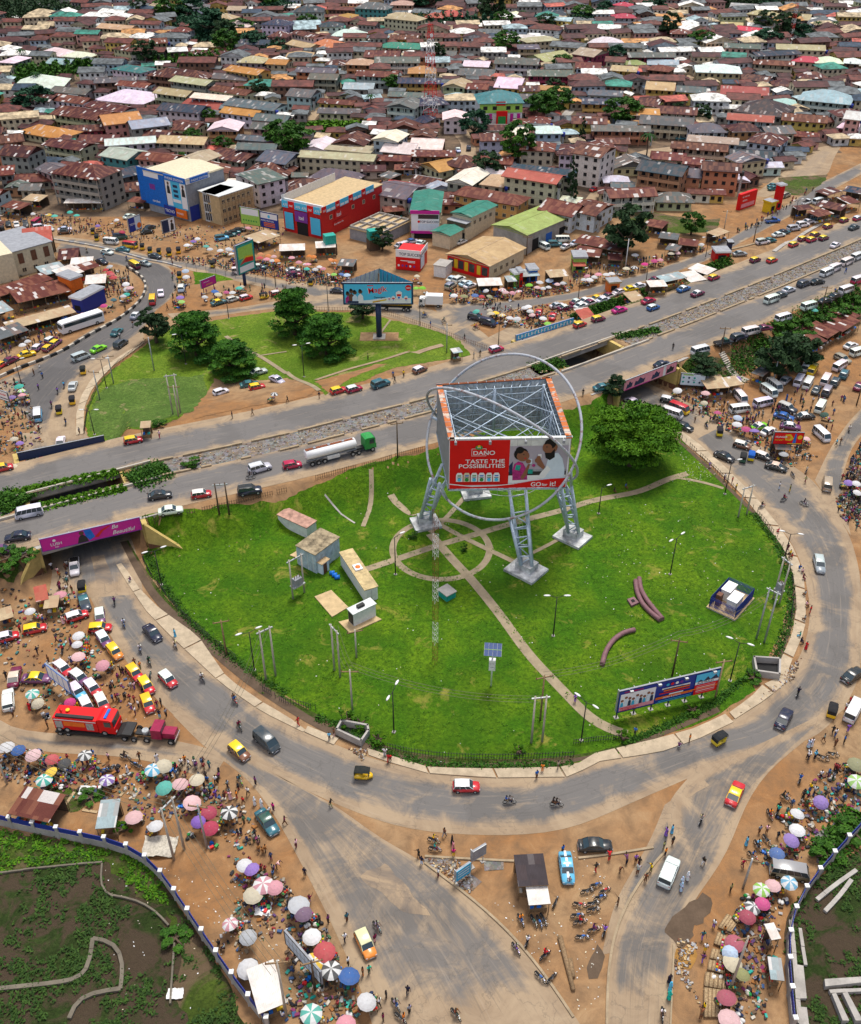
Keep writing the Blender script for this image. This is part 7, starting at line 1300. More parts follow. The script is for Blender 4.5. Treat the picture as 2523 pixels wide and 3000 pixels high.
# green pink painted hall
o,w_ = shop('B',(1185,775),(1445,770),16,9.,'white_paint',None,'bank like hall with a teal hip roof and bright green and pink painted front',lm='the green and pink hall'); put('roof',roof_mesh(w_,16,9.,'h',.8,.2),o,col=(.06,.22,.24,.2)); B = sign(o,0,w_,-.1,5.2,8.9,'green_lime' if 'green_lime' in MATS else 'lime_paint'); [B.rect(u,u+.1,.3,.7,'dark_hollow') for u in (.08,.3,.62,.83)]; B.rect(.38,.6,.75,1.2,'print_red'); [sign(o,w_*u,w_*u+1.3,-.12,1.5,4.8,'magenta_paint') for u in (.05,.22,.72,.88)]; sign(o,w_*.38,w_*.64,-1.5,0,6.2,'print_red',out=.6); sign(o,w_*.42,w_*.6,-2.2,0,4.2,'green_paint',out=.1)
# buildings right of the park road
o,w_ = shop('C',(1010,1290),(1110,1255),1.,5.2,'print_red',None,'tall red filling station sign wall with white writing','sign_wall',lm='the red filling station sign'); B = sign(o,0,w_,-.1,0,5.2,'print_red',txt='OIL AND GAS',ts=.12,tx=.1,tz=.75); B.text('PETROL',.15,.5,.14,'print_white'); B.rect(.1,.9,.1,.35,'pink_paint')
def canopy(c,fl,fr,d,H_,roof,label,post=True,name='market_shed',col=None,tilt=.06,group='market sheds',patch=1.,rz=None):
 a = W(c,*fl,H_); b = W(c,*fr,H_); w_ = math.hypot(b[0]-a[0],b[1]-a[1]); z0 = h1((a[0]+b[0])/2,(a[1]+b[1])/2); o = empty(name,(a[0],a[1],z0),math.atan2(b[1]-a[1],b[0]-a[0])); rm = MB(); zb = H_+d*tilt; P = [(0,0,H_),(w_,0,H_),(w_,d,zb),(0,d,zb)]
 rm.face(P,'roof_sheet',[(0,0),(w_,0),(w_,d),(0,d)]); rm.face([(x,y,z-.08) for x,y,z in P],'roof_sheet',[(0,0),(w_,0),(w_,d),(0,d)]); rm.box(0,w_,0,.06,H_-.12,H_-.005,'wood'); put('roof',rm,o,col=ROOFC[roof]+(patch,)); mb = MB()
 for x in np.linspace(.15,w_-.15,max(2,int(w_/3)+1)):
  for y in (.15,d-.15): mb.tube((x,y,-.2),(x,y,H_+tilt*y-.02),.07,'wood',5)
 put('posts',mb,o)
 mb = MB(); mb.box(.2,w_-.2,d-.4,d-.3,0,H_*.9,'wood_dark'); mb.box(.2,w_-.2,.6,1.3,0,.8,'wood'); q = random.Random(int(fl[0])); cs = ('red_paint','blue_paint','bag_sack','yellow_paint','teal_paint','white_paint','navy_paint','orange_paint','brown_paint')
 for i in range(int(w_*1.1)): mb.box(.3+i*.9,.3+i*.9+q.uniform(.3,.7),.65,1.2,.8,.8+q.uniform(.1,.5),q.choice(cs))
 put('counter',mb,o); PLOTS.append((a[0],a[1],2)); tag(o,label or 'open market shed with a %s sheet roof' % ROOFN[roof],'market shed',group,auto=label is None); return o
for a in (('D',(0,355),(330,245),6,3.2,'r'),('D',(110,395),(440,320),9,3.4,'r'),('D',(0,460),(85,435),7,3.2,'l'),('D',(60,560),(470,450),5,3.,'t'),('D',(0,620),(180,560),6,3.,'g'),('D',(270,225),(420,190),7,3.4,'l'),('D',(400,240),(520,200),7,3.6,'w'),('D',(430,160),(570,150),5,3.2,'w'),('D',(500,200),(620,165),5,3.4,'r'),('D',(520,280),(650,270),6,3.2,'w'),('D',(350,130),(480,120),8,3.,'d'),
  ('E',(1180,290),(1330,285),5,3.,'w'),('E',(1360,265),(1420,260),4,3.2,'l'),('E',(1430,235),(1560,225),5,3.2,'l'),('E',(1620,240),(1740,225),5,3.2,'t'),('F',(0,170),(80,165),5,3.,'p'),('F',(0,100),(160,110),7,3.2,'r'),('C',(0,1490),(210,1520),7,3.4,'r'),('C',(425,1380),(545,1400),6,3.,'r'),('C',(520,1460),(640,1470),5,3.,'g'),('C',(1480,1260),(1640,1300),6,3.4,'d'),('C',(1650,1170),(1764,1190),6,3.2,'b'),('C',(1380,1290),(1480,1280),4,3.,'d'),
  ('C',(1500,1330),(1600,1310),5,3.,'r'),('C',(1560,1200),(1650,1170),5,3.,'d'),('C',(1690,1250),(1764,1240),6,3.,'r'),('C',(640,1500),(760,1510),5,3.,'r'),('C',(560,1530),(640,1540),5,3.,'g'),('C',(880,1450),(960,1420),4,3.,'t'),('F',(170,60),(300,80),6,3.,'r'),('F',(210,130),(300,130),5,3.,'d'),('F',(640,215),(730,205),5,3.,'w'),('F',(700,180),(830,160),5,3.,'w'),('F',(560,265),(700,235),4,2.8,'l'),('F',(470,295),(580,290),4,2.8,'w'),('F',(300,335),(420,330),4,2.8,'t'),('F',(0,430),(110,430),4,2.8,'p'),('F',(1560,610),(1640,560),7,3.2,'r'),('F',(1490,645),(1560,625),5,3.2,'r'),('F',(1650,570),(1764,500),6,3.2,'r'),('F',(1380,680),(1450,690),4,3.,'r'),('F',(820,920),(960,910),6,3.,'t'),('F',(1090,820),(1160,845),5,3.,'g'),('F',(955,905),(1050,890),4,3.,'t'),('F',(1240,1290),(1340,1295),5,2.8,'g'),('F',(1700,500),(1764,470),6,3.2,'r'),
  ('A',(0,1270),(120,1290),6,3.2,'r'),('A',(130,1230),(240,1240),6,3.,'t'),('A',(390,1250),(620,1250),4,3.2,'w'),('A',(780,1240),(880,1250),5,3.,'r'),('M',(1330,820),(1560,740),7,3.2,'t'),('N',(-150,690),(120,680),5,3.2,'w'),('N',(230,660),(440,650),5,3.4,'w'),('N',(450,840),(620,850),5,3.,'g'),('N',(940,290),(1160,270),5,3.,'r'),('B',(490,740),(575,745),5,3.,'p'),('B',(660,1050),(780,1040),6,3.,'r'),('B',(560,1080),(640,1100),6,3.,'g')): canopy(*a,None)
o = canopy('J',(45,385),(300,440),4.4,3.,'r','large open shed with a striped rusty roof beside the blue wall',tilt=.05); o = canopy('J',(585,480),(710,470),4.4,3.,'l','pale grey and rust roofed shed with a white tarpaulin hanging off it',tilt=.05); o = canopy('K',(1425,835),(1612,825),4.4,3.2,'K','dark tarpaulin shelter in the triangular lot',tilt=.03,patch=.1); mark(*W('K',1520,900),'the tarpaulin shelter'); o = canopy('K',(1490,950),(1625,940),3.1,2.6,'w','white tarpaulin shelter adjoining the dark one',tilt=.08,patch=.05)
canopy('J',(1590,1620),(1764,1550),5.4,3.,'w','large white tarpaulin tent by the blue wall at the bottom',tilt=.03,patch=.05); canopy('L',(1210,1400),(1295,1410),2.6,2.4,'l','small shack with a silver sheet roof beside the right boundary wall',tilt=.1); canopy('L',(1215,1160),(1275,1150),2.,3.2,'w','narrow silver wrapped shack beside the right boundary wall',tilt=.05); canopy('G',(265,700),(355,690),3,2.4,'t','small pale roofed kiosk beside the pink umbrella'); canopy('G',(220,660),(300,640),4,2.6,'p','pink and grey roofed kiosk below the left bridge'); canopy('G',(0,775),(85,750),3,2.2,'t','tan topped handcart stall at the left edge',0); canopy('D',(860,1165),(925,1160),2.6,2.8,'t','small concrete bus shelter beside the highway',name='bus_shelter'); canopy('E',(1028,705),(1085,695),2.4,2.6,'l','small pale blue kiosk beside the highway',name='kiosk')
for c,fl,fr,d,H_,wm_,rm_,lb in (('D',(460,370),(525,345),6,5.6,'orange_paint','pale_metal','bright orange two storey kiosk in the left market'),('D',(455,450),(520,465),9,4.2,'deep_blue','print_white','blue and white flat roofed shop in the left market'),('F',(865,145),(950,140),4,3,'print_red','print_white','red kiosk with a white roof between the highway and the side road'),('E',(1400,300),(1430,295),3,4.,'lime_paint','print_white','lime green kiosk front in the umbrella market'),('E',(1432,300),(1450,298),3,4.6,'print_red','print_white','narrow red kiosk in the umbrella market'),('E',(1490,275),(1540,270),4,4.,'blue_paint','pale_metal','blue kiosk in the umbrella market'),('O',(1545,840),(1680,830),5,4.4,'lime_paint','grey_paint','lime and yellow striped kiosk with a dark roof'),('F',(215,335),(280,325),3,3,'orange_paint','tan_paint','orange kiosk between the roads'),('C',(1200,1310),(1235,1300),3,3.4,'yellow_paint','yellow_paint','yellow kiosk at the filling station'),('C',(1240,1290),(1270,1285),2,8,'print_red','print_white','tall red and white price pillar at the filling station'),('F',(940,95),(965,95),2,3.4,'navy_paint','black_paint','dark water tank on the verge')):
 a = W(c,*fl); b = W(c,*fr); w_ = math.hypot(b[0]-a[0],b[1]-a[1]); o = tag(empty('kiosk',(a[0],a[1],h1(*a)),math.atan2(b[1]-a[1],b[0]-a[0])),lb,'kiosk'); mb = MB(); mb.box(0,w_,0,d,-.3,H_,wm_); put('wall',mb,o); mb = MB(); mb.box(-.3,w_+.3,-.5,d+.2,H_,H_+.5,rm_,top='grey_paint'); put('roof',mb,o); mb = MB(); mb.box(w_*.2,w_*.75,-.06,0,.8,2.2,'dark_hollow'); put('hatch',mb,o)
# green tarps, containers on roofs
for c,x,y,s_,m_,lb in (('N',375,590,3.4,'teal_paint','bright teal water tank cube on a stall roof'),('N',825,540,3.4,'teal_paint','bright teal water tank cube on the unfinished block')):
 X,Y = W(c,x,y,4); Mx = Matrix.Rotation(.4,4,'Z'); mb = MB(); mb.box(-1.7,1.7,-1.4,1.4,3.4,6.2,m_,Mx); mb.box(-1.8,1.8,-1.5,1.5,0,3.4,'wood_dark',Mx); tag(put('water_tank',mb,None,(X,Y,h1(X,Y))),lb,'water tank')
o,w_ = shop('N',(585,560),(900,640),16,3.4,'grey_paint','tan_paint','unfinished flat roofed block with bare wall tops beside the long red shop','unfinished_building'); mb = MB(); [mb.box(0,w_,y,y+.3,3.65,4.3,'concrete') for y in (0,5,10,15.7)]; [mb.box(x,x+.3,0,16,3.65,4.3,'concrete') for x in np.linspace(0,w_-.3,5)]; put('wall_tops',mb,o)
# yellow two storey hall at the left edge
o,w_,dd = rot_shop('D',(120,250),(345,180),(-60,290),8.,'cream_paint',None,'long yellow hall with tall brown windows and a grey roof at the left edge','the yellow hall at the left edge',22,'hall')
o,w_ = shop('D',(110,235),(350,165),18,7.4,'yellow_wall' if 'yellow_wall' in MATS else 'cream_paint','grey_paint','yellow walled two storey wing with brown shutters at the left edge','hall'); [sign(o,x,x+1.6,-.05,3.6,6.6,'brown_paint','shutter') for x in np.arange(1.5,w_-2,4.)]; winrow(o,list(np.arange(2.5,w_-1,3.5)),-.05,1.)
canopy('A',(140,1500),(325,1480),9,6.5,'p','open pavilion with a bright terracotta roof at the north road',tilt=.18,patch=.2)
# boards among the north side buildings
for c,bl,br,tl,gl,lb,fc,bits in (('M',(5,715),(130,665),(0,570),(20,760),'blue and white board near the car yard','deep_blue',1),('M',(350,725),(480,685),(335,590),(360,760),'board with two dark portraits in front of the phone shop','print_white',2),('M',(1155,615),(1355,650),(1148,440),(1160,660),'pale green billboard on the wall by the parked cars','lime_paint',3),('M',(1355,650),(1545,690),(1345,485),(1360,690),'blue and white billboard reading MICRO STATION beside the pale green one','deep_blue',4)):
 B = legs_board(c,bl,br,tl,gl,lb,fc,posts=(.1,.9),postr=.12)
 if bits == 1: B.rect(.5,.98,.05,.95,'shirt_blue'); B.text('TOTAL',.08,.45,.2,'print_white'); B.disc(.8,.3,.2,'orange_paint')
 if bits == 2: B.rect(0.02,.5,.05,.95,'navy_paint'); B.poly([(.6,.1),(.65,.6),(.75,.7),(.88,.5),(.85,.1)],'black_paint'); B.disc(.75,.78,.1,'skin')
 if bits == 3: B.rect(.06,.94,.58,.95,'print_white'); [B.disc(.15+.13*i,.25,.05,'green_paint') for i in range(6)]
 if bits == 4: B.rect(.05,.95,.6,.93,'print_white'); B.text('MICRO STATION',.05,.42,.13,'print_white'); [B.rect(.2,.8,.1+.1*i,.16+.1*i,'orange_paint') for i in range(3)]; B.disc(.5,.75,.1,'sky_paint')
# ---- the rest of the town: a jittered grid of plots, the nearest as houses of their own, the far ones as one mass
GREEN = [pts(s_) for s_ in ('A 0,20 110,0 330,120 200,160 0,170','A 0,470 300,400 680,410 690,470 480,500 420,540 100,520 0,570','A 1000,70 1250,110 1340,230 1490,250 1560,290 1764,300 1764,350 1400,340 1130,270 1010,140','A 940,400 1400,350 1460,380 1000,430','B 500,0 420,60 560,60','B 700,180 1150,130 1290,40 1340,100 1330,190 1000,170','C 650,0 960,30 1290,0 1270,80 900,60 640,40','B 130,760 490,770 500,830 150,830','A 1560,20 1764,0 1764,110 1620,90','B 0,230 140,280 0,300','C 0,130 240,90 110,110 0,90')]
LANES = [pts(s_) for s_ in ('C 790,1569 0,0 0,0',)][:0]; LANEQ = [pts(s_) for s_ in ('C 50,1250 200,1050 400,900 610,890 640,940 460,970 270,1090 140,1260','C 800,830 850,700 860,560 930,600 940,720 900,840','C 660,510 720,420 770,340 840,350 780,430 750,520','B 1590,810 1670,710 1764,600 1764,700 1650,840','B 1050,1010 990,800 1120,790 1180,1010','B 90,750 230,590 420,430 490,450 300,610 180,750','C 1080,1230 1280,1040 1480,880 1764,900 1764,1100 1560,1150 1200,1260','A 330,1200 900,1300 1764,1500 1764,1575 0,1575 0,1240','B 0,1300 700,1300 1764,1400 1764,1575 0,1575','C 0,1150 120,1250 900,1400 900,1575 0,1575','A 700,1230 1300,1230 1764,1290 1764,1575 700,1575','D 0,0 1764,0 1764,400 0,400','E 0,0 1764,0 1764,300 0,300','F 0,0 900,0 700,150 0,300')]
def inside(x,y,P):
 r = False
 for (ax,ay),(bx,by) in zip(P,P[1:]+P[:1]):
  if (ay > y) != (by > y) and x < (bx-ax)*(y-ay)/(by-ay)+ax: r = not r
 return r
frnd = random.Random(11); cand = []; y = 268.
while y < 960:
 step = 12.+.003*y; half = (y*math.cos(TH)+CH*math.sin(TH))*1262/2825+16; x = -half+frnd.uniform(0,10)
 while x < half:
  w_ = frnd.choice((9,11,12,13,15,18)); cand.append((x+w_/2+frnd.uniform(-1,1),y+frnd.uniform(-2,2),w_,frnd.uniform(7.5,10))); x += w_+frnd.uniform(.8,3.5)
 y += step
PL = np.array(PLOTS); acc = []
TA = TOWN_A
for x,y,w_,d in cand:
 if y-d/2 < np.interp(x,TA[:,0],TA[:,1])+6: continue
 r_ = math.hypot(w_,d)/2*.82
 if (np.hypot(PL[:,0]-x,PL[:,1]-y) < PL[:,2]*.86+r_).any(): continue
 sdd,_ = axis(x,y)
 if abs(float(sdd)) < 40: continue
 if any(inside(x,y,g) for g in GREEN) or any(inside(x,y,g) for g in LANEQ): continue
 acc.append((x,y,w_,d))
PA = [(x,y,math.hypot(w_,d)/2*.8) for x,y,w_,d in acc]; y = 262.
while y < 700:
 half = (y*math.cos(TH)+CH*math.sin(TH))*1262/2825+10; x = -half; ST = np.array(PLOTS+PA)
 while x < half:
  w_,d = frnd.uniform(4.5,8),frnd.uniform(4,6); X_,Y_ = x+frnd.uniform(-2,2),y+frnd.uniform(-2,2); x += 7.5
  if Y_ < np.interp(X_,TA[:,0],TA[:,1])+5 or (np.hypot(ST[:,0]-X_,ST[:,1]-Y_) < ST[:,2]*.8+math.hypot(w_,d)/2*.75).any() or abs(float(axis(X_,Y_)[0])) < 34 or any(inside(X_,Y_,g) for g in LANEQ): continue
  if any(inside(X_,Y_,g) for g in GREEN) and frnd.random() < .9: continue
  acc.append((X_,Y_,w_,d)); PA.append((X_,Y_,math.hypot(w_,d)/2*.8))
 y += 6.5
acc.sort(key=lambda q: q[1]-(0 if q[2] > 8 else -60)); n_own = max(0,296-N_HAND)
FARM = {}
def far_mats():
 for k,v in ROOFC.items(): plain('far_roof_'+k+'_',v,.7,.5,.35)
 for k,v in WALLC.items(): plain('far_wall_'+k+'_',v,.85,.3,.5)
far_mats(); BIG = MB()
for i,(x,y,w_,d) in enumerate(acc):
 rz = frnd.gauss(0,.19)+(.1 if x > 100 else -.03); rc = frnd.choices('rdgwopntlb',(24,24,20,11,3,2,2,7,3,3))[0]; wc = frnd.choices('cwypblgoG',(28,20,9,9,5,9,12,5,3))[0]; st = 1 if w_ < 8 else frnd.choice((1,2,2,2) if y > 330 else (1,1,2,2)); rt = frnd.choice('gggghhx'); X0 = x-w_/2*math.cos(rz)+d/2*math.sin(rz); Y0 = y-w_/2*math.sin(rz)-d/2*math.cos(rz)
 if i < n_own: house(X0,Y0,rz,w_,d,st,rt,rc,wc,patch=frnd.choice((.4,.8,1.)),near=y < 300)
 else:
  z0 = h1(x,y); M_ = Matrix.Translation((X0,Y0,z0)) @ Matrix.Rotation(rz,4,'Z'); H_ = st*2.65+.4; BIG.box(0,w_,0,d,-1,H_,'far_wall_'+wc+'_',M_)
  for k in range(st):
   for j in range(int(w_/2.6)): BIG.box(.8+j*2.6,2.+j*2.6,-.06,0,1+k*2.65,2.2+k*2.65,'dark_hollow',M_)
   for j in range(int(d/3.2)): xs_ = w_ if x < 0 else 0; BIG.box(xs_-.05,xs_+.05,1+j*3.2,2.2+j*3.2,1+k*2.9,2.3+k*2.9,'dark_hollow',M_)
  rm = roof_mesh(w_,d,H_,rt,.8,.19); b = len(BIG.v); BIG.v += [tuple(M_ @ Vector(p)) for p in rm.v]; names = [('far_roof_'+rc+'_') if q == 'roof_sheet' else 'far_wall_'+wc+'_' for q in rm.mats]
  for f,mi_ in zip(rm.f,rm.m): BIG.f.append(tuple(b+q for q in f)); BIG.m.append(BIG.mi(names[mi_])); BIG.uv.append(None); BIG.sm.append(False)
print('houses',N_HAND,len(acc),n_own)
if BIG.v: o = put('distant_houses',BIG); kind(o,'stuff'); tag(o,'mass of small far houses with rusty and grey roofs filling the horizon','houses')
# ---------------------------------------------------------------- landmarks for telling look-alikes apart
for c,x,y,ph in (('G',560,250,'the left underpass mouth'),('F',460,960,'the right underpass mouth'),('G',700,1450,'the fire engine'),('E',350,1330,'the white tanker truck'),('D',500,530,'the white coach'),('D',940,650,'the park trees'),('D',1400,760,'the layered park trees'),('D',1500,950,'the park parking patch'),('F',380,1250,'the huge green tree'),('F',1100,1000,'the minibus park'),('F',1700,1400,'the crowd at the right edge'),
  ('K',1160,720,'the cyan sign board'),('K',940,220,'the bottom edge of the lawn'),('L',1000,270,'the right hand junction'),('L',350,1400,'the bottom right road'),('L',900,1500,'the bamboo walkway'),('L',100,950,'the parked motorcycles'),('K',700,1400,'the bottom centre road'),('J',1500,200,'the left hand junction'),('J',150,340,'the large rusty shed'),('J',1250,430,'the leaning concrete poles'),
  ('G',600,1150,'the taxi park'),('G',400,700,'the kiosks below the left bridge'),('I',1430,600,'the right pavement bend'),('H',400,1480,'the lower left drain chamber'),('E',1400,480,'the triangular umbrella market'),('E',100,150,'the red umbrella cluster'),('M',700,900,'the rickshaw rank'),('P',300,130,'the upper left road'),('F',1650,250,'the eastern highway'),('C',1350,1400,'the parked row of white cars'),('F',100,400,'the roadside hedge'),('D',60,1150,'the far left edge'),('J',1600,800,'the pale umbrella group'),('K',200,1300,'the red umbrella at the bottom'),('L',1600,200,'the right edge stalls'),('A',400,330,'the far upper left houses'),('B',650,100,'the far top centre houses'),('C',1300,100,'the far upper right houses'),('C',450,1060,'the orange flats'),('A',450,1150,'the unfinished four storey block'),('A',200,780,'the houses with the orange hip roof'),('B',300,960,'the long cream school block'),('C',900,460,'the white hip roofed villa'),('C',1540,650,'the mint roofed block'),('C',80,980,'the white four storey flats'),('A',1250,600,'the upper left rows'),('B',700,480,'the rows behind the telecom tower'),('C',200,640,'the yellow houses')): mark(*W(c,x,y),ph)
# ---------------------------------------------------------------- vehicles (crop: x,y,angle,kind,body,roof)
VL = """D 820,1240,10,h,r,y D 215,1362,12,h,R,w D 607,678,25,s,G,G D 500,730,20,l,s,s D 720,575,40,s,t,t D 745,648,35,v,d,d D 513,814,88,k,y,k D 450,907,70,s,s,s D 447,999,90,k,y,k D 365,1058,90,k,y,k D 235,1090,90,m,c,w D 990,335,-85,s,w,w D 940,382,85,m,r,y D 838,472,40,s,g,w D 1117,305,80,v,i,w D 828,167,150,m,m,y
D 892,153,-15,s,g,g D 627,142,-18,s,n,n D 660,82,-14,s,w,w D 955,108,-10,s,d,d D 757,68,-5,s,t,t D 803,45,-8,m,y,r D 345,640,35,h,u,y D 300,672,35,h,m,y D 235,668,40,h,u,w D 165,712,15,s,y,y D 65,750,25,s,m,m D 10,775,30,h,r,y D 315,622,30,h,m,w D 1345,392,15,s,t,y D 1435,372,15,h,s,w D 1515,362,15,h,r,w D 1628,357,10,k,y,k D 1707,337,10,h,r,w D 1360,943,15,h,w,w D 1590,820,15,s,s,w D 1705,869,-10,s,s,s D 1535,897,10,s,t,t D 1582,912,12,h,r,y
D 375,1250,80,s,w,w G 680,163,10,h,r,y D 20,1410,12,h,r,y G 508,572,88,k,y,k G 520,662,-72,s,d,t G 475,748,18,h,r,w G 617,752,-85,h,u,w G 617,822,5,h,r,y G 640,892,-55,h,u,w G 707,968,-50,h,o,y G 940,852,-48,s,n,n G 215,827,12,h,r,y G 45,878,15,h,r,w G 92,1122,78,s,m,C G 228,1132,0,s,u,y G 52,1262,92,w,w,w G 390,1072,-40,h,r,w G 490,1127,-38,h,u,w G 477,1212,-48,h,c,w G 572,1192,-50,h,r,w G 630,1282,-62,h,r,w G 535,1302,-62,h,m,w
G 830,1098,-50,h,r,y G 902,1177,-55,h,r,y G 910,1287,-68,h,r,y G 1035,1138,-45,h,r,w G 1643,1522,-42,l,d,d G 1473,1582,-42,h,B,y G 460,445,-88,p,w,w I 1290,1373,62,s,n,n I 900,1502,30,k,y,k I 1585,1327,78,k,y,k I 1715,1330,62,m,w,w I 1507,428,-78,w,g,s I 1712,1107,35,s,k,k K 1105,222,0,h,r,w K 475,150,-5,k,y,k L 133,582,0,s,k,k K 485,1190,-65,h,o,C L 585,747,68,v,w,w L 990,265,66,s,r,y J 1645,442,-55,s,t,f F 180,912,8,s,t,t
F 365,1003,-25,s,g,s F 605,1077,-18,m,w,w F 648,1047,-22,m,y,r F 582,990,-12,h,k,w F 675,1152,-20,s,k,k F 925,1337,-22,s,k,k F 895,1187,95,k,y,k F 1040,1347,80,k,f,f F 1090,1337,80,k,y,b F 1165,1337,-20,h,k,w F 1035,1268,-15,h,B,w F 1243,1400,-15,s,k,C F 1555,1507,88,l,a,a F 1430,790,55,m,w,w F 1465,810,55,m,y,y F 1382,877,58,m,w,w F 1437,892,58,m,w,w F 1545,872,58,m,w,w F 1490,927,58,s,d,d F 1555,937,58,l,d,g F 1605,880,58,v,d,d F 1660,832,60,v,t,t F 1632,787,30,m,w,w F 1650,737,-25,w,a,a
F 1700,657,20,s,w,w F 1745,702,15,m,w,w F 1230,907,-38,m,w,w F 1197,942,-35,m,w,w F 1022,977,-48,m,w,w F 1162,1014,12,m,w,w F 1020,1052,6,m,w,w F 1512,1037,58,m,w,w F 1520,1207,-42,m,w,w F 1310,1042,-22,v,d,s F 1290,1092,-15,s,b,b F 1420,1090,5,s,k,w F 1330,1152,-8,s,u,w F 1140,1152,20,s,G,w F 1195,1182,28,s,w,w F 1300,868,40,s,s,s F 1285,492,10,m,w,w F 1750,905,50,s,m,m
C 1258,1441,8,s,w,w C 1288,1425,8,s,t,n C 1350,1403,8,v,s,s C 1405,1381,8,v,w,w C 1440,1361,8,s,w,w C 1477,1342,8,l,t,w C 1160,1486,8,v,w,s C 1203,1476,8,s,t,t C 1222,1355,5,p,b,b C 1433,1243,20,p,w,w C 1580,1170,20,v,t,n C 1225,1140,8,s,t,t C 1228,1156,8,s,t,t C 130,1162,20,s,r,r C 150,1472,5,s,w,i C 15,1492,30,s,w,i C 80,838,8,s,w,w C 660,850,0,s,t,t C 912,703,85,s,w,w C 1380,500,0,s,w,w C 1503,1240,15,m,w,w C 1660,1215,20,s,m,m C 1300,1200,20,v,a,a C 42,595,20,s,w,w C 768,360,70,s,w,w
A 250,1401,8,v,w,w A 305,1407,-30,s,s,w A 160,1387,-80,v,k,k A 103,1383,-80,s,w,w A 52,1380,-80,s,k,k A 228,1373,35,m,R,R A 400,1412,5,s,w,i A 400,1428,5,s,B,k A 907,1428,10,s,k,k A 922,1402,20,s,k,k A 795,1333,20,s,w,w A 740,1462,5,l,f,n A 1365,1467,8,v,c,t A 1412,1447,8,s,t,k A 1440,1432,8,s,t,k A 1470,1418,8,s,k,k A 685,1492,-6,m,w,w A 210,1080,10,m,w,w A 840,860,0,s,w,w A 575,1427,80,k,y,k A 598,1468,80,k,y,k A 838,1510,80,k,y,k A 878,1523,80,k,y,k A 925,1545,85,k,y,k A 980,1553,80,k,y,k A 1045,1560,80,k,y,k
D 1040,80,80,k,y,k D 1100,75,85,k,y,k D 1310,160,92,k,y,k D 1105,228,90,k,y,k D 430,90,-10,s,w,t D 1478,203,5,m,w,w D 1590,180,5,v,t,w E 150,270,80,k,y,k D 1480,155,0,s,m,m
B 772,1486,10,s,w,b B 825,1496,35,s,w,w B 1075,1490,30,s,w,w B 730,1508,25,v,u,w B 700,1510,20,s,s,w B 730,1005,5,s,t,i B 812,1000,10,s,w,w B 1120,915,85,v,n,n B 1055,925,-60,s,i,w B 1295,955,0,s,w,w B 1650,1505,5,v,t,t B 1580,1520,-25,m,w,w B 1720,1520,30,s,s,w B 1700,1480,5,m,w,w
E 315,322,-3,s,n,n E 1165,487,-12,v,n,n E 1240,520,-15,l,n,n E 1010,292,30,v,a,g E 1020,247,25,s,w,i E 1062,252,25,v,w,w E 1100,275,20,s,i,w E 1130,290,18,s,w,i E 1550,455,70,s,r,r E 1637,478,70,s,r,r E 1665,412,12,s,w,s E 1715,425,12,s,m,w E 40,195,5,s,s,w E 45,220,5,s,m,m
F 75,380,20,s,w,w F 105,393,20,s,w,m F 145,365,20,s,w,y F 182,375,20,s,w,w F 217,350,20,s,w,m F 285,325,20,s,w,w F 20,388,20,s,m,w F 45,412,20,s,w,w F 352,308,15,s,y,y F 410,290,15,s,w,w F 505,252,20,s,m,m F 1020,93,5,s,g,g"""
VH = """D 1600,1413,15,v,s,w D 985,1580,8,s,k,k D 1240,1573,8,h,r,w D 1537,1553,8,v,n,k G 180,117,192,m,w,w G 110,260,188,s,n,n G 1050,99,8,s,w,w G 10,345,10,s,u,u E 415,925,15,h,R,w E 318,934,15,h,r,y E 578,895,18,v,t,t E 820,806,22,h,B,w E 1290,680,15,h,R,w E 35,1393,10,h,R,R F 777,692,14,m,w,w F 545,772,15,s,n,n F 1215,378,18,m,w,w F 1270,347,18,s,d,d F 1320,315,18,s,s,i F 1412,278,20,v,d,d F 1495,265,10,s,k,k
F 1552,213,22,m,w,w F 1600,186,22,m,w,w F 1675,148,22,m,w,w F 1738,116,22,m,w,w F 1443,420,15,m,w,w F 1545,382,15,s,k,k F 1605,353,15,s,k,k F 1670,320,18,m,w,w F 1745,260,18,m,R,w F 1085,574,12,m,w,w F 1015,608,12,v,n,d F 1170,550,8,s,m,m F 920,638,10,p,k,f F 40,527,18,h,r,y F 153,492,12,h,m,y F 283,438,15,s,M,M F 460,382,18,s,R,R F 490,422,18,h,b,w F 676,308,20,s,b,w F 762,337,20,s,m,w F 862,238,18,h,R,y
F 1115,130,18,h,m,y F 1218,133,18,h,r,y F 1350,36,20,h,r,y F 1605,40,30,s,w,w C 1407,1466,18,h,m,y C 1460,1471,18,h,R,y C 1535,1461,18,h,m,y C 1482,1440,18,h,m,y C 1560,1390,18,h,m,y C 1660,1352,20,h,m,y C 1742,1341,20,h,R,w C 1720,1396,20,s,d,d"""
def run_list(txt,fn):
 c = None
 for tok in txt.split():
  if len(tok) == 1 and tok.isalpha(): c = tok; continue
  fn(c,tok.split(','))
run_list(VL,lambda c,f: vehicle(c,float(f[0]),float(f[1]),float(f[2]),f[3],f[4],f[5]))
run_list(VH,lambda c,f: vehicle(c,float(f[0]),float(f[1]),float(f[2]),f[3],f[4],f[5],True))
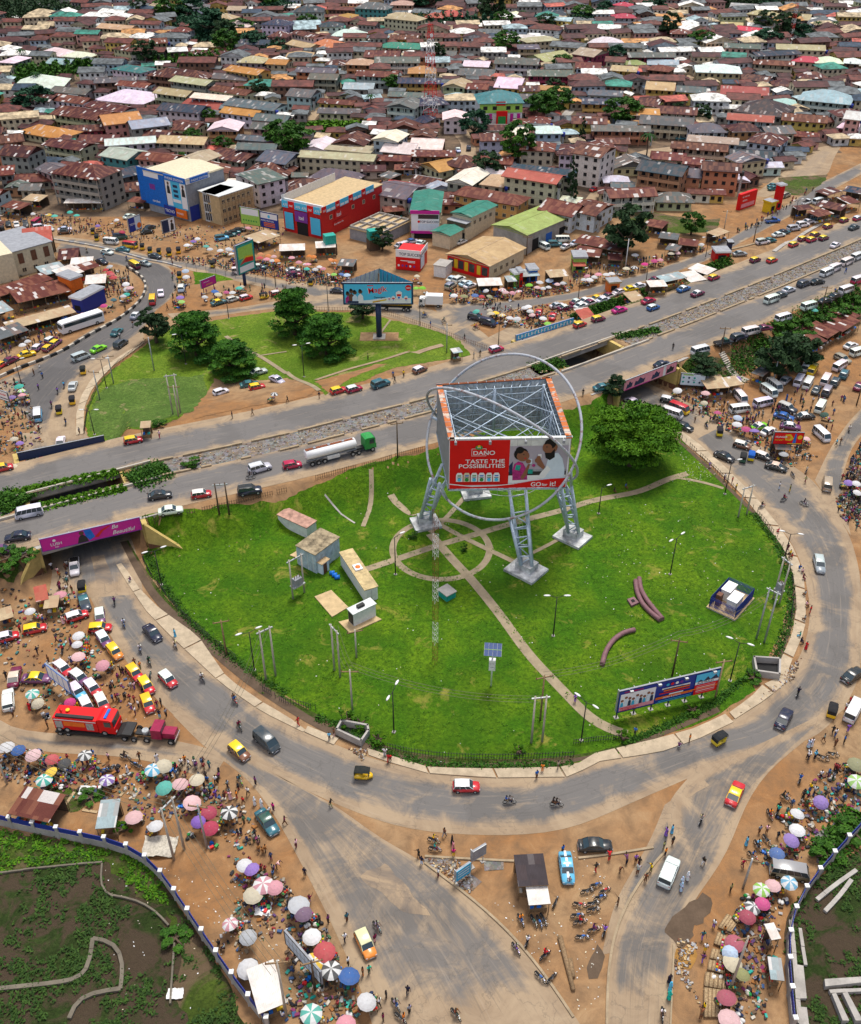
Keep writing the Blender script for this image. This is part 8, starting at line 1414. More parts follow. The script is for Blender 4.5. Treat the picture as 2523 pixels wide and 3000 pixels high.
# motorcycles: x,y,angle,colour,riders
BL = """G 705,660,95,k,1 G 763,795,-75,b,1 G 863,950,-75,k,1 G 918,1030,-60,k,1 G 1078,925,-60,k,1 G 1243,1130,-50,n,1 G 1445,1268,-50,r,2 G 1472,1425,-55,k,1 G 40,930,20,k,1 G 385,955,80,k,1 G 925,1110,80,f,0 K 905,548,-15,k,1 K 912,602,-10,b,1 K 1370,310,0,k,2 K 1660,325,-5,k,2 K 555,1082,-50,t,1 K 1410,1215,-55,v,1 K 1482,1172,75,b,1 K 1590,1255,40,r,1
K 1560,1390,-45,b,0 K 1632,1395,45,k,0 K 1520,1045,-60,f,0 K 1555,1050,-65,b,0 K 1580,1035,-60,k,0 K 1655,930,65,k,0 K 1440,1040,-60,b,1 L 85,858,10,k,0 L 138,822,15,b,0 L 192,857,25,r,0 L 165,897,15,b,0 L 38,942,-10,r,0 L 120,935,10,k,0 L 122,972,10,k,0 L 25,1008,5,b,0 L 40,1048,10,r,1 L 55,1140,0,b,0 L 125,1095,15,m,1 L 192,1105,80,k,1 L 785,425,70,r,1 L 1390,175,80,k,1
L 1305,290,-30,k,2 L 1205,390,-60,R,1 L 1255,370,70,k,1 L 1185,545,-50,k,0 L 1130,580,-55,f,1 L 1100,645,-40,r,1 L 545,1615,-85,k,1 I 1378,1215,70,k,1 I 1290,25,20,r,1 I 1415,52,-20,s,1 I 1530,1610,-20,k,0 I 1590,1590,-10,k,0 J 770,35,-15,k,1 J 830,80,-20,b,0 J 855,95,-20,k,0 J 1475,185,-50,G,1 J 1095,120,80,k,0 J 640,120,10,b,0 J 690,105,10,k,0 J 250,265,30,k,0
D 355,940,95,k,1 D 318,1025,90,b,1 D 395,905,80,k,1 D 405,1130,85,v,1 D 818,530,95,k,1 D 738,600,80,t,1 D 535,75,-40,k,1 D 640,110,-30,k,1 D 780,125,-40,k,1 E 850,472,5,k,2 E 968,505,-20,k,1 E 1165,548,-5,m,2 F 1155,1640,20,r,1 F 1690,1170,-80,k,1 F 815,1145,-50,b,1 F 1345,1445,-50,k,0 F 1430,1420,60,B,1 K 670,1560,-55,k,1 K 1040,1620,-50,f,1 K 700,1640,-40,k,0"""
def bike(c,f):
 o,(X,Y,z),rz = vehicle(c,float(f[0]),float(f[1]),float(f[2]),'b',f[3],f[3]); n = int(f[4])
 if not n: o['label'] = 'parked '+o['label']
 for i in range(n): r_ = person(X-(.08+.42*i)*math.cos(rz),Y-(.08+.42*i)*math.sin(rz),z-.02,rz,'ride',group='riders on motorcycles')
run_list(BL,bike)
for x,y,a,dk in ((1540,1465,8,1),):
 o,(X,Y,z),rz = vehicle('D',x,y,a,'b','k','k',True); person(X-.1,Y,z,rz,'ride','k','g','riders on motorcycles')
# ---------------------------------------------------------------- big vehicles
def big(c,x,y,ang,name,label,cat,deck=False):
 fn = Wd if deck else W; (X,Y),rz = img_heading(c,x,y,ang,fn); o = tag(empty(name,(X,Y,HD+.06 if deck else h1(X,Y)+.05),rz),label,cat); return o
def wheels(o,xs,yw,r,w_=.35,par=None):
 me = wheel_me(r,w_)
 for x in xs:
  for s_ in (-1,1): q = bpy.data.objects.new('wheel',me); col0.objects.link(q); q.parent = o; q.location = (x,s_*yw,r)
def cab(o,x0,L_,W_,H_,m,z0=.7,face=1):
 mb = MB(); mb.grid([[(x0+a*L_,-W_/2,z0),(x0+a*L_,-W_/2,z),(x0+a*L_,W_/2,z),(x0+a*L_,W_/2,z0)] for a,z in ((0,H_),(.2,H_+.15),(.75,H_+.1),(.9,H_-.1),(.93,H_*.6),(1.,H_*.55),(1.,z0+.2))],m,closed=True,smooth=False,cap=True); put('cab',mb,o)
 mb = MB(); mb.box(x0+L_*.9,x0+L_*.96,-W_/2*.86,W_/2*.86,H_*.6,H_-.2,'glass_dark'); [mb.box(x0+L_*.4,x0+L_*.8,s_*W_/2-.02,s_*W_/2+.02,H_*.6,H_-.25,'glass_dark') for s_ in (-1,1)]; put('windscreen',mb,o)
 for s_ in (-1,1): mb = MB(); mb.box(x0+L_-.02,x0+L_+.03,s_*W_*.36-.18,s_*W_*.36+.18,z0+.15,z0+.4,'headlight_glass'); put('headlight',mb,o)
o = big('E',350,1320,14,'tanker_truck','white fuel tanker pulled by a green cab on the near carriageway','tanker truck',True)
mb = MB(); mb.grid([[(x,1.22*r*math.cos(a),2.3+dz+1.05*r*math.sin(a)) for a in np.linspace(0,2*math.pi,15)[:-1]] for x,r,dz in ((-8.,.5,0),(-7.9,.95,0),(-6,1,0),(2.5,.96,.1),(2.7,.5,.1))],'print_white',closed=True,cap=True); put('tank',mb,o)
mb = MB(); mb.box(-7.8,2.6,-.6,.6,.95,1.3,'grey_paint'); mb.box(-3.8,-1.2,-1.25,-.7,.7,1.3,'pale_metal'); mb.box(-7.9,2.4,-.35,.35,3.3,3.38,'rust'); [mb.tube((x,0,3.3),(x,0,3.5),.3,'grey_paint',8) for x in (-6,-3,0)]; put('chassis',mb,o); cab(o,4.3,2.4,2.4,3.2,'green_paint',.8); mb = MB(); mb.box(1.5,6.4,-.5,.5,.7,1.1,'black_paint'); put('tractor_frame',mb,o); wheels(o,(-7,-5.7,-4.4,1.6,2.9,5.9),1.05,.5)
o = big('E',885,403,178,'box_truck','white box truck parked on the north road','truck'); mb = MB(); mb.box(-3.4,1.3,-1.15,1.15,.9,3.4,'print_white'); put('cargo_box',mb,o); cab(o,1.5,1.7,2.1,2.4,'white_paint',.5); wheels(o,(-2.2,2.3),.95,.42)
o = big('E',660,425,178,'tanker_truck','yellow tanker truck half hidden behind the Magik billboard post','tanker truck'); mb = MB(); mb.grid([[(x,1.2*r*math.cos(a),2.3+1.0*r*math.sin(a)) for a in np.linspace(0,2*math.pi,13)[:-1]] for x,r in ((-5,.5),(-4.8,.95),(3.6,.95),(3.8,.5))],'yellow_paint',closed=True,cap=True); put('tank',mb,o); cab(o,4.4,2.2,2.3,3.,'white_paint',.8); wheels(o,(-4,-2.8,2,5.4),1.05,.5); mb = MB(); mb.box(-5,6,-.5,.5,.8,1.2,'black_paint'); put('chassis',mb,o)
o = big('D',505,535,198,'coach','long white coach parked in front of the left market sheds','coach'); mb = MB(); mb.grid([[(x,-1.25,.4),(x,-1.28,z-.15),(x,-1.1,z),(x,1.1,z),(x,1.28,z-.15),(x,1.25,.4)] for x,z in ((-6,3.1),(-5.8,3.3),(5.2,3.3),(5.8,3.1),(6,2.4))],'print_white',closed=True,cap=True,smooth=False); put('body',mb,o)
mb = MB(); [mb.box(-5.6,5.3,s_*1.27-.03,s_*1.27+.03,1.9,2.85,'glass_dark') for s_ in (-1,1)]; mb.box(5.85,6.03,-1.1,1.1,1.5,2.7,'glass_dark'); put('windows',mb,o); wheels(o,(-3.8,4.),1.1,.5); [put('side_mirror',(lambda m: (m.box(6,6.3,s_*1.4-.1,s_*1.4+.1,2.2,2.7,'black_paint'),m)[1])(MB()),o) for s_ in (-1,1)]
# fire engine on a low loader
f0 = W('G',550,1455); f1 = W('G',1030,1500); rz = math.atan2(f1[1]-f0[1],f1[0]-f0[0]); plain('cab_maroon',(.30,.015,.06),.4,.15,2); lo = tag(empty('low_loader_truck',(f0[0],f0[1],.05),rz),'maroon bonneted tractor with a dark low loader trailer under the fire engine','truck'); L_ = math.hypot(f1[0]-f0[0],f1[1]-f0[1])
mb = MB(); mb.box(-4.5,L_*.35,-1.3,1.3,.55,.85,'black_paint'); mb.prism([(L_*.35-.1,.6),(L_*.35,.9),(L_*.48,1.5),(L_*.6,1.5),(L_*.6,1.2),(L_*.45,.9)],-1.25,1.25,'black_paint'); put('trailer',mb,lo); wheels(lo,(-3.8,-2.6,L_*.5,L_*.62),1.1,.45)
mb = MB(); mb.box(L_*.62,L_+1.6,-.45,.45,.7,1.,'black_paint'); mb.tube((L_*.75,-.2,1),(L_*.75,-.2,1.7),.5,'galv',10); put('chassis',mb,lo); mb = MB(); mb.box(L_*.9-.6,L_*.9+.9,-1.1,1.1,.9,2.7,'cab_maroon'); mb.box(L_*.9+.88,L_*.9+.95,-.9,.9,1.8,2.5,'glass_dark'); put('cab',mb,lo); mb = MB(); mb.box(L_*.9+.9,L_*.9+2.8,-.75,.75,.9,1.9,'cab_maroon'); mb.box(L_*.9+2.8,L_*.9+2.9,-1.1,1.1,.6,.9,'chrome'); put('bonnet',mb,lo); wheels(lo,(L_*.78,L_*.9+2.2),1.0,.5)
fe = tag(empty('fire_engine',(f0[0],f0[1],.92),rz),'bright red fire engine carried on the low loader trailer','fire engine')
mb = MB(); mb.box(-4.3,2.3,-1.25,1.25,.6,2.9,'print_red'); [mb.box(x0,x1,-1.28,-1.24,.9,2.3,'galv') for x0,x1 in ((-4.1,-3.),(.6,1.7))]; mb.box(-2.8,.4,-1.28,-1.24,1.4,2.3,'orange_paint'); mb.box(-4.2,2.2,-1.27,-1.24,2.5,2.65,'print_white'); put('body',mb,fe); cab(fe,2.4,2.5,2.5,3.1,'print_red',.5)
mb = MB(); mb.box(-3.9,1.8,-1.1,-.6,2.9,3.2,'black_paint'); mb.tube((-2.5,.2,3.),(-2.5,.2,3.25),.3,'yellow_paint',8); mb.tube((-3.8,.4,3.),(-3.1,-.3,3.4),.12,'red_paint',6); put('roof_gear',mb,fe); wheels(fe,(-3.7,-2.5,3.2),1.1,.5); mb = MB(); mb.box(3.4,3.8,-.9,.9,3.2,3.4,'blue_paint'); put('light_bar',mb,fe)
# blue and white patrol car, grey parked van without its nose
o,(X,Y,z),rz = vehicle('K',1722,722,-82,'s','c','c'); o['label'] = 'sky blue sedan with a white stripe parked in the triangular lot'; AUTO.remove(o); mb = MB(); mb.box(-2.2,2.2,-.14,.14,1.0,1.03,'print_white'); mb.box(-.9,.4,-.15,.15,1.42,1.46,'print_white'); put('stripe',mb,o)
o,(X,Y,z),rz = vehicle('L',1325,748,-10,'m','a','g'); o['label'] = 'worn grey beige van parked against the right boundary wall'; AUTO.remove(o)
# ---------------------------------------------------------------- umbrellas
UL = """G 365,612,p G 185,712,w G 483,852,w G 474,915,w G 475,985,P G 633,1028,p G 195,1212,T G 240,1263,C G 426,1262,M G 35,1550,w G 108,1560,b G 210,1590,P G 315,1618,r G 392,1640,k G 517,1592,K J 268,168,T J 333,125,y J 648,172,V J 936,112,X J 990,80,C J 1100,203,P J 1020,212,e J 1208,170,C J 818,400,P J 957,462,w J 1270,362,R J 1216,420,v J 1293,460,R J 1408,375,K J 1168,300,P J 1500,695,w J 1565,730,v J 1555,875,C
J 1620,820,Q J 1690,835,p J 1420,1057,Q J 1523,1135,s J 1530,1330,w K 65,945,s K 105,995,u K 155,1138,w K 232,1232,r K 170,1290,Y K 270,1340,K K 370,1395,b K 473,1532,w K 145,1610,T K 355,1670,p L 1733,70,O L 1745,165,L L 1520,285,v L 1362,388,w L 1377,475,w L 1320,535,v L 1258,618,b L 1235,820,P L 1328,798,X L 1155,845,L L 1162,932,M L 1090,955,K L 1070,1005,R L 992,1168,R L 967,1212,i L 962,1285,C L 1030,1370,O L 957,1525,R L 955,1640,P
F 645,920,w F 813,943,P F 808,1000,C F 1000,845,v F 885,1065,M F 1006,1085,i F 1005,1132,w F 1062,1155,M F 1115,1178,v F 1555,1070,f F 1425,1218,P F 1290,1310,s F 1485,435,e F 1690,1485,v F 1735,1495,w F 1735,1540,w F 380,90,w F 375,172,K F 325,178,C F 440,150,M F 500,125,M F 535,125,p F 790,25,w F 605,85,C F 640,85,P F 65,245,w F 100,240,w F 125,232,w F 95,218,p F 155,212,p F 200,218,w F 235,212,w
E 30,115,p E 75,140,p E 110,150,w E 130,155,p E 170,105,o E 265,120,o E 298,130,o E 140,100,o E 200,165,w E 225,175,p E 122,180,e E 172,185,w E 290,212,G E 328,215,b E 370,215,i E 800,225,C E 797,297,G E 833,300,G E 1030,342,w E 1090,345,O E 1160,345,b E 1198,348,r E 1235,350,O E 1235,310,w E 1285,300,o E 1325,305,Q E 1350,325,P E 1385,325,p E 1435,318,Q E 1495,283,G E 1540,298,P E 1578,298,w E 1610,292,w E 1620,250,i E 1665,272,P E 1700,265,w E 1555,262,w
E 1250,430,C E 1285,450,y E 1330,465,Y E 1370,482,w E 1420,482,w E 1465,415,w E 1490,410,w E 1500,440,w E 1517,465,P E 1575,485,w E 1605,515,G E 1260,460,C E 1180,440,e D 637,403,M D 697,368,t D 655,190,r D 670,203,r D 685,215,r D 695,228,r D 680,162,s D 775,270,w D 780,295,w D 800,300,P D 780,338,e D 755,350,s D 1140,185,i D 1145,230,w D 1108,355,v D 1115,380,l D 1315,318,b D 1390,325,M D 1430,325,w D 1470,300,e D 1490,290,C D 1335,335,C
D 1255,352,w D 170,630,w D 137,648,w D 400,480,b D 505,462,p D 118,900,e D 130,928,L D 75,965,v D 135,963,p D 120,1258,v D 85,1225,C D 65,1340,C D 1685,948,K D 1355,65,w D 1400,58,w D 1430,90,w D 1470,75,w D 1445,72,b D 1600,85,o D 1600,112,r D 1640,122,p D 1655,100,o D 1685,105,P D 1700,130,o D 1675,132,w A 300,1320,y A 335,1325,e A 720,1350,w A 745,1425,R A 1150,1500,w A 1185,1483,v A 1215,1465,w A 1265,1510,e A 1290,1525,w A 1358,1535,w A 1520,1395,p A 600,1385,v A 470,1320,e A 430,1300,e A 200,1310,w A 1400,1530,w"""
# ---------------------------------------------------------------- people seen on their own: x,y,pose,top,trousers
PL_ = """J 780,108,robe,w,w J 965,45,robe,w,w J 855,30,walk,B,k J 665,35,stand,P,B J 1115,75,stand,w,k J 1135,50,reach,o,m J 1160,80,walk,w,n J 1197,75,stand,w,k J 1275,178,stand,b,n J 1325,180,walk,w,k J 1400,205,walk,g,n J 1570,185,stand,u,n J 1525,250,walk,w,k J 1565,310,veil,w,w J 1607,325,veil,w,w J 1680,345,stand,M,u J 1655,370,walk,w,k J 1325,265,stand,v,v J 1380,270,stand,B,m J 1455,270,stand,o,r J 1415,275,robe,P,P J 1495,305,walk,r,B J 165,175,stand,w,m J 1750,430,walk,m,B J 1700,700,bend,P,B J 1345,1180,sit,k,k J 1380,1200,sit,g,n J 1735,1620,sit,w,b
K 270,320,walk,k,O K 57,572,stand,P,m K 110,745,stand,n,n K 25,870,walk,w,k K 255,1035,stand,u,k K 370,1025,stand,t,B K 358,1150,walk,w,n K 543,1152,stand,m,P K 378,1295,stand,w,k K 468,1360,stand,B,o K 507,1345,reach,e,f K 745,1475,walk,n,n K 612,1500,stand,k,k K 570,1545,walk,w,k K 755,1590,stand,g,k K 593,1640,stand,m,k K 720,1640,stand,o,m K 812,630,reach,k,k K 830,675,stand,n,i K 932,750,stand,w,m K 970,505,walk,B,g K 1018,545,robe,k,k K 1025,580,robe,p,p K 1028,625,stand,M,y K 1700,605,stand,b,k K 1740,800,stand,g,k K 625,45,walk,r,r K 608,8,walk,w,w K 1540,145,stand,b,B K 1575,105,stand,o,o K 1670,90,stand,a,a K 140,910,reach,m,P K 540,1525,walk,b,n
L 572,495,robe,v,v L 608,480,robe,c,c L 612,550,stand,k,B L 557,580,stand,O,O L 567,620,stand,o,n L 800,675,walk,k,w L 703,768,veil,w,w L 668,800,veil,i,i L 665,835,veil,i,i L 1065,555,robe,c,c L 1042,690,walk,R,m L 478,718,reach,y,O L 445,780,stand,B,B L 385,660,stand,v,B L 405,680,stand,k,m L 330,670,bend,u,n L 290,715,bend,B,B L 222,650,bend,r,r L 140,715,walk,k,r L 395,735,bend,g,B L 275,925,reach,B,B L 968,840,stand,O,k L 865,1060,stand,w,v L 795,1130,walk,t,v L 812,1205,stand,w,y L 797,1270,walk,u,v L 592,1395,robe,n,n L 597,1445,veil,c,c L 590,1500,veil,e,w L 803,1570,stand,y,O L 785,1620,bend,B,B L 1445,20,walk,w,k L 1455,225,stand,y,b L 1410,275,stand,k,k L 1440,280,stand,m,k L 1520,145,stand,w,n L 1488,20,stand,c,n L 1645,220,stand,w,B L 1145,480,stand,g,B L 1190,480,stand,P,B L 1260,345,stand,k,k L 900,1560,stand,w,n L 1130,1400,walk,k,k
I 1447,1525,robe,i,w I 1465,1520,robe,w,w I 1540,1490,walk,g,B I 1595,1440,walk,k,k I 1610,1460,stand,w,b I 1610,1520,stand,B,B I 1665,1500,stand,b,k I 1688,1430,stand,v,v I 1445,1600,walk,w,n I 1485,1595,stand,c,n I 1675,1300,stand,w,r I 1700,1265,stand,r,m I 380,1450,stand,b,n I 650,1530,sit,u,w I 715,1490,stand,o,B I 1430,925,robe,r,u I 1395,850,sit,e,c I 1398,890,sit,n,n I 1425,750,sit,g,B I 1455,705,stand,r,r I 1430,665,sit,P,B I 1425,600,sit,g,B I 1412,495,sit,m,m I 1405,460,sit,P,u I 1390,440,sit,b,w I 1345,370,sit,r,B I 1335,350,sit,y,k I 1320,310,sit,m,m I 1260,215,sit,r,r I 12,1250,stand,v,v I 1655,30,stand,w,B I 1630,80,stand,y,n I 1690,150,stand,r,k I 1740,190,stand,t,t
H 70,1395,walk,r,r H 262,1485,stand,c,n H 290,1465,stand,B,P H 600,1580,walk,w,w H 635,1620,walk,r,B G 345,890,walk,m,k G 228,960,walk,n,n G 295,1010,stand,B,B G 265,770,stand,b,k G 385,770,robe,P,P G 120,820,stand,r,k G 440,578,stand,B,O G 410,580,stand,w,O G 365,560,stand,m,m G 355,470,stand,P,r G 400,440,stand,B,B G 315,440,stand,w,k G 800,515,sit,u,w G 1075,850,robe,c,c G 860,1050,stand,o,O G 827,1030,stand,B,m G 740,1080,stand,k,k G 755,1085,stand,k,u G 525,1075,walk,n,k G 35,1110,walk,k,k G 290,1415,stand,B,k G 75,1340,stand,g,B G 830,1330,stand,w,u G 850,1290,stand,w,k G 805,1300,stand,w,v G 965,1290,stand,m,g G 990,1280,stand,k,k G 1020,1340,stand,g,k G 980,1350,stand,n,c G 825,1175,stand,P,v
D 770,425,walk,k,k D 260,840,stand,b,k D 207,820,stand,B,B D 235,910,stand,v,n D 245,795,stand,w,w D 980,1205,walk,P,R D 1428,1085,stand,n,k D 1552,1065,walk,k,B D 487,1180,stand,g,B D 1065,395,stand,k,m D 1030,420,walk,B,k E 500,725,stand,O,k E 665,865,walk,k,k E 720,830,stand,y,k E 655,835,stand,b,n E 1152,715,stand,g,k E 1190,705,walk,k,k E 1450,630,walk,n,n E 885,525,stand,b,P E 1095,605,walk,k,m E 200,962,walk,n,B E 5,985,walk,k,k F 612,660,stand,k,k F 1265,1515,stand,w,i F 1330,1530,stand,O,y F 748,1100,stand,C,B F 782,1050,veil,w,w F 1615,1250,walk,c,k F 1640,1240,walk,B,k F 945,1010,stand,w,B F 1585,1155,stand,m,m F 1550,1160,stand,k,k F 1110,1110,stand,B,B F 1310,970,robe,b,b F 1395,970,stand,B,k F 1470,990,stand,w,k F 60,940,stand,k,k F 1605,320,stand,b,n F 1670,195,walk,b,b F 250,1535,sit,k,B F 320,1510,sit,b,B F 835,1380,sit,v,P F 930,1460,stand,w,u F 975,1480,stand,r,m F 1000,1520,stand,y,k F 1425,1475,walk,O,m"""
def pp(c,f):
 fn = Wd if (c in 'F' and float(f[1]) in (660.,320.,195.)) else W
 if NP_[0] < 296: X,Y = fn(c,float(f[0]),float(f[1]),.85); person(X,Y,HD+.06 if fn is Wd else None,None,f[2],f[3],f[4])
run_list(PL_,pp)
run_list(UL,lambda c,f: umbrella(c,float(f[0]),float(f[1]),f[2],people=(1 if c in 'GJKL' else (1 if rnd.random() < .22 else 0)),stall=c in 'GJKLF' or rnd.random() < .5,sc={'J': 1.12,'K': 1.15,'L': 1.08}.get(c,1.)))
# crowd that could not be counted: the packed market lanes seen as a mass
def crowd(name,polys,n,label):
 mb = MB(); q = random.Random(3); CC = [(.13,.06,.05),(.03,.04,.10),(.42,.41,.4),(.28,.04,.04),(.10,.05,.14),(.03,.03,.035),(.05,.10,.22),(.06,.12,.06),(.25,.19,.12),(.15,.15,.16),(.05,.035,.03),(.30,.26,.2),(.05,.16,.15),(.22,.04,.12),(.33,.14,.04),(.02,.02,.025)]; cs = ['cloth_tone_%d' % i for i in range(16)]; [plain(a,b,.9,.1) for a,b in zip(cs,CC)]
 for s_,k in polys:
  P = pts(s_); x0,x1 = min(p[0] for p in P),max(p[0] for p in P); y0,y1 = min(p[1] for p in P),max(p[1] for p in P); i = 0; tries = 0
  while i < k and tries < k*20:
   tries += 1; x,y = q.uniform(x0,x1),q.uniform(y0,y1)
   if not inside(x,y,P): continue
   z = h1(x,y); a = q.uniform(0,6.28); Mx = Matrix.Translation((x,y,z)) @ Matrix.Rotation(a,4,'Z'); m1,m2 = q.choice(cs),q.choice(cs); i += 1; s2 = q.uniform(.75,1.05) if n else 1
   mb.tube(Mx @ Vector((.12*q.random(),.08,0)),Mx @ Vector((0,.08,.85*s2)),.07,m2,5); mb.tube(Mx @ Vector((-.12*q.random(),-.08,0)),Mx @ Vector((0,-.08,.85*s2)),.07,m2,5); mb.tube(Mx @ Vector((0,0,.8*s2)),Mx @ Vector((.03,0,1.45*s2)),.16,m1,6,.2); mb.ball(tuple(Mx @ Vector((.04,0,1.6*s2))),.1,.1,.13,'hair',6,4); [mb.tube(Mx @ Vector((0,s3*.2,1.4*s2)),Mx @ Vector((.2*q.random(),s3*.26,.85*s2)),.05,m1,4) for s3 in (-1,1)]
 if mb.v: tag(kind(put(name,mb),'stuff'),label,'crowd')
crowd('crowd',(('F 600,910 800,920 1000,1080 1400,1280 1500,1340 1300,1420 1000,1200 700,1060',90),('F 1000,1120 1300,920 1700,960 1600,1080 1300,1180 1450,1260 1350,1340',90),('F 1640,1480 1764,1250 1764,1560 1700,1560',60),('I 1620,0 1764,0 1764,200 1640,120',40),('L 1150,520 1500,150 1764,60 1764,250 1560,420 1250,640',26),('L 900,1100 1180,800 1280,900 1050,1300 1000,1600 900,1600',24),('J 0,40 560,60 760,100 700,170 300,200 0,160',34),('J 900,100 1250,60 1500,260 1300,330 1100,250',30),('J 1300,400 1550,450 1700,700 1764,900 1600,950 1500,600',24),('K 0,900 180,1000 500,1500 400,1660 200,1500 0,1060',24),('G 650,1080 800,1060 900,1200 820,1330 690,1290',16),('G 330,430 480,440 460,620 330,600',12),
 ('E 0,170 350,240 560,300 300,300 0,250',80),('E 1000,330 1764,280 1764,330 1240,400 1020,400',90),('E 1200,420 1550,420 1764,400 1764,470 1500,570 1280,510',60),('D 1000,120 1764,170 1764,240 1560,240 1100,140',90),('A 0,1300 900,1400 1764,1560 1400,1560 0,1400',110),('D 640,200 800,210 830,340 700,420 640,330',50),('D 0,560 400,520 480,560 200,700 0,740',50),('D 0,880 150,880 280,1250 0,1350',50),('D 1060,160 1180,240 1170,420 1060,470',26),('D 1240,330 1500,300 1764,300 1764,360 1250,400',40),('F 300,170 800,60 830,80 330,230',50),('C 800,1440 1100,1380 1500,1130 1500,1160 1100,1420 860,1480',40),('F 0,130 300,190 280,240 0,280',60)),1,'dense crowd of shoppers and traders too packed to count between the market stalls')
# ---------------------------------------------------------------- trees, hedges, litter
tree('F',345,1390,'big',.93,1.12,'huge spreading bright green tree at the upper right edge of the lawn')
for c,x,y,k,s_,z in (('D',965,640,'round',1.05,1.1),('D',1215,720,'fir',1.15,1.15),('D',1440,830,'fir',1.05,.85),('E',55,590,'fir',1.05,1.25),('E',250,710,'fir',1.15,1.05),('E',470,490,'round',.9,.8),('C',320,1560,'dark',1.35,1.4),('C',720,1440,'town',.7,.7),('F',1260,860,'dark',1.15,1.1),('F',1390,790,'dark',.8,.8),('F',790,850,'round',1.0,.7),('F',240,990,'round',.7,.7),('N',920,690,'round',.8,.9),('C',560,1130,'town',.55,.6),('C',440,1000,'palm',1.3,1.35),('C',50,900,'cyp',1,1.1),('B',1740,1240,'cyp',1,1.5),('B',1760,1280,'cyp',1,1.3),
  ('C',780,770,'dark',.9,.8),('C',290,770,'town',1.5,1.1),('C',640,720,'dark',.6,.6),('B',1420,1010,'town',1.2,1.5),('B',1240,1100,'dark',1.1,.9),('B',1560,740,'town',1.3,1.1),('B',1660,720,'town',1.3,1.2),('B',1640,600,'dark',1,.8),('B',1150,850,'teal',1.1,1.2),('B',50,960,'town',1.5,1.3),('B',520,700,'palm',1,1),('B',650,560,'town',.9,.7),('B',930,385,'dark',.9,.9),('B',1350,340,'town',1.4,1.2),('B',1260,150,'dark',1.8,2.),('B',1330,190,'town',1.2,1.1),('B',870,70,'teal',1.8,1.5),('B',740,190,'town',1.2,.8),('A',220,690,'teal',1.6,1.2),('A',1600,610,'dark',.9,.8),('A',1730,920,'town',1.2,1.1),('A',1380,950,'town',.8,.7),('A',1190,900,'town',.8,.7),('A',1290,760,'town',.6,.6),('A',150,410,'palm',1.2,1.1),('A',240,560,'palm',1.2,1.1),('A',910,410,'dark',1.3,1.2),('A',1290,230,'teal',2.3,1.8),('A',1400,330,'town',1.4,1.2),('A',1390,280,'dark',1.3,1.3),('A',1060,130,'town',1.9,1.4),('A',1170,130,'teal',1.8,1.5),('A',580,80,'palm',1.3,1.2),('A',860,110,'dark',1.2,1.2),('A',1480,220,'town',1.6,.9),('A',1680,60,'town',1.8,1.3),('A',1580,290,'teal',1.5,.9),('A',1130,1040,'town',.6,.6),
  ('C',260,380,'teal',1.1,.9),('C',780,310,'town',1.4,1.),('C',580,240,'dark',1.2,1.4),('C',1200,310,'teal',1.7,1.2),('C',1270,260,'dark',1.3,1.5),('C',1320,250,'dark',1.2,1.4),('C',1370,260,'teal',1.3,1.1),('C',1480,230,'palm',1.2,1.1),('C',1590,230,'palm',1.2,1.1),('C',1160,190,'dark',1.2,1.1),('C',750,40,'teal',2.2,1.6),('C',860,40,'dark',2.,1.5),('C',1230,70,'teal',1.9,1.5),('C',50,140,'town',1.5,1.),('C',660,20,'town',1.6,1.2),('C',190,100,'teal',1.2,1.),('B',430,40,'town',1.2,1.),('C',500,80,'teal',1.5,1.1),('B',1450,150,'palm',1.1,1.),('B',1600,190,'dark',1.3,.9),('B',130,190,'town',1.2,.9),('B',1700,440,'town',1.1,.8),
  ('H',370,1400,'shrub',1.3,1.2),('H',455,1420,'shrub',1.2,1.1),('H',565,1515,'shrub',1.1,1.),('H',1425,1590,'shrub',.9,.9),('I',305,1500,'shrub',1.,1.),('I',730,1330,'shrub',1.1,.9),('H',780,265,'bush',.5,.6),('H',1092,345,'bush',.35,.7),('I',1100,1130,'bush',.8,.6),('D',980,1150,'bush',.9,.7),('L',1540,650,'bush',1.2,.8),('L',1700,500,'bush',1.3,.8),('J',560,290,'bush',.9,.5),('J',1080,1160,'bush',1.,.5),('J',760,490,'shrub',1.1,.8),('G',60,400,'bush',1.3,.9),('G',150,380,'bush',1.2,.8),('G',30,470,'bush',1.2,.8),('F',1300,600,'bush',2.2,1.6),('F',1390,590,'bush',2.2,1.7),('F',1600,480,'bush',2.2,1.6),('F',1700,440,'bush',2.2,1.6),('F',1520,520,'bush',1.8,1.4),('F',700,850,'bush',1.6,1.),('D',1180,1395,'bush',1.,.7)):
 tree(c,x,y,k,s_,z)
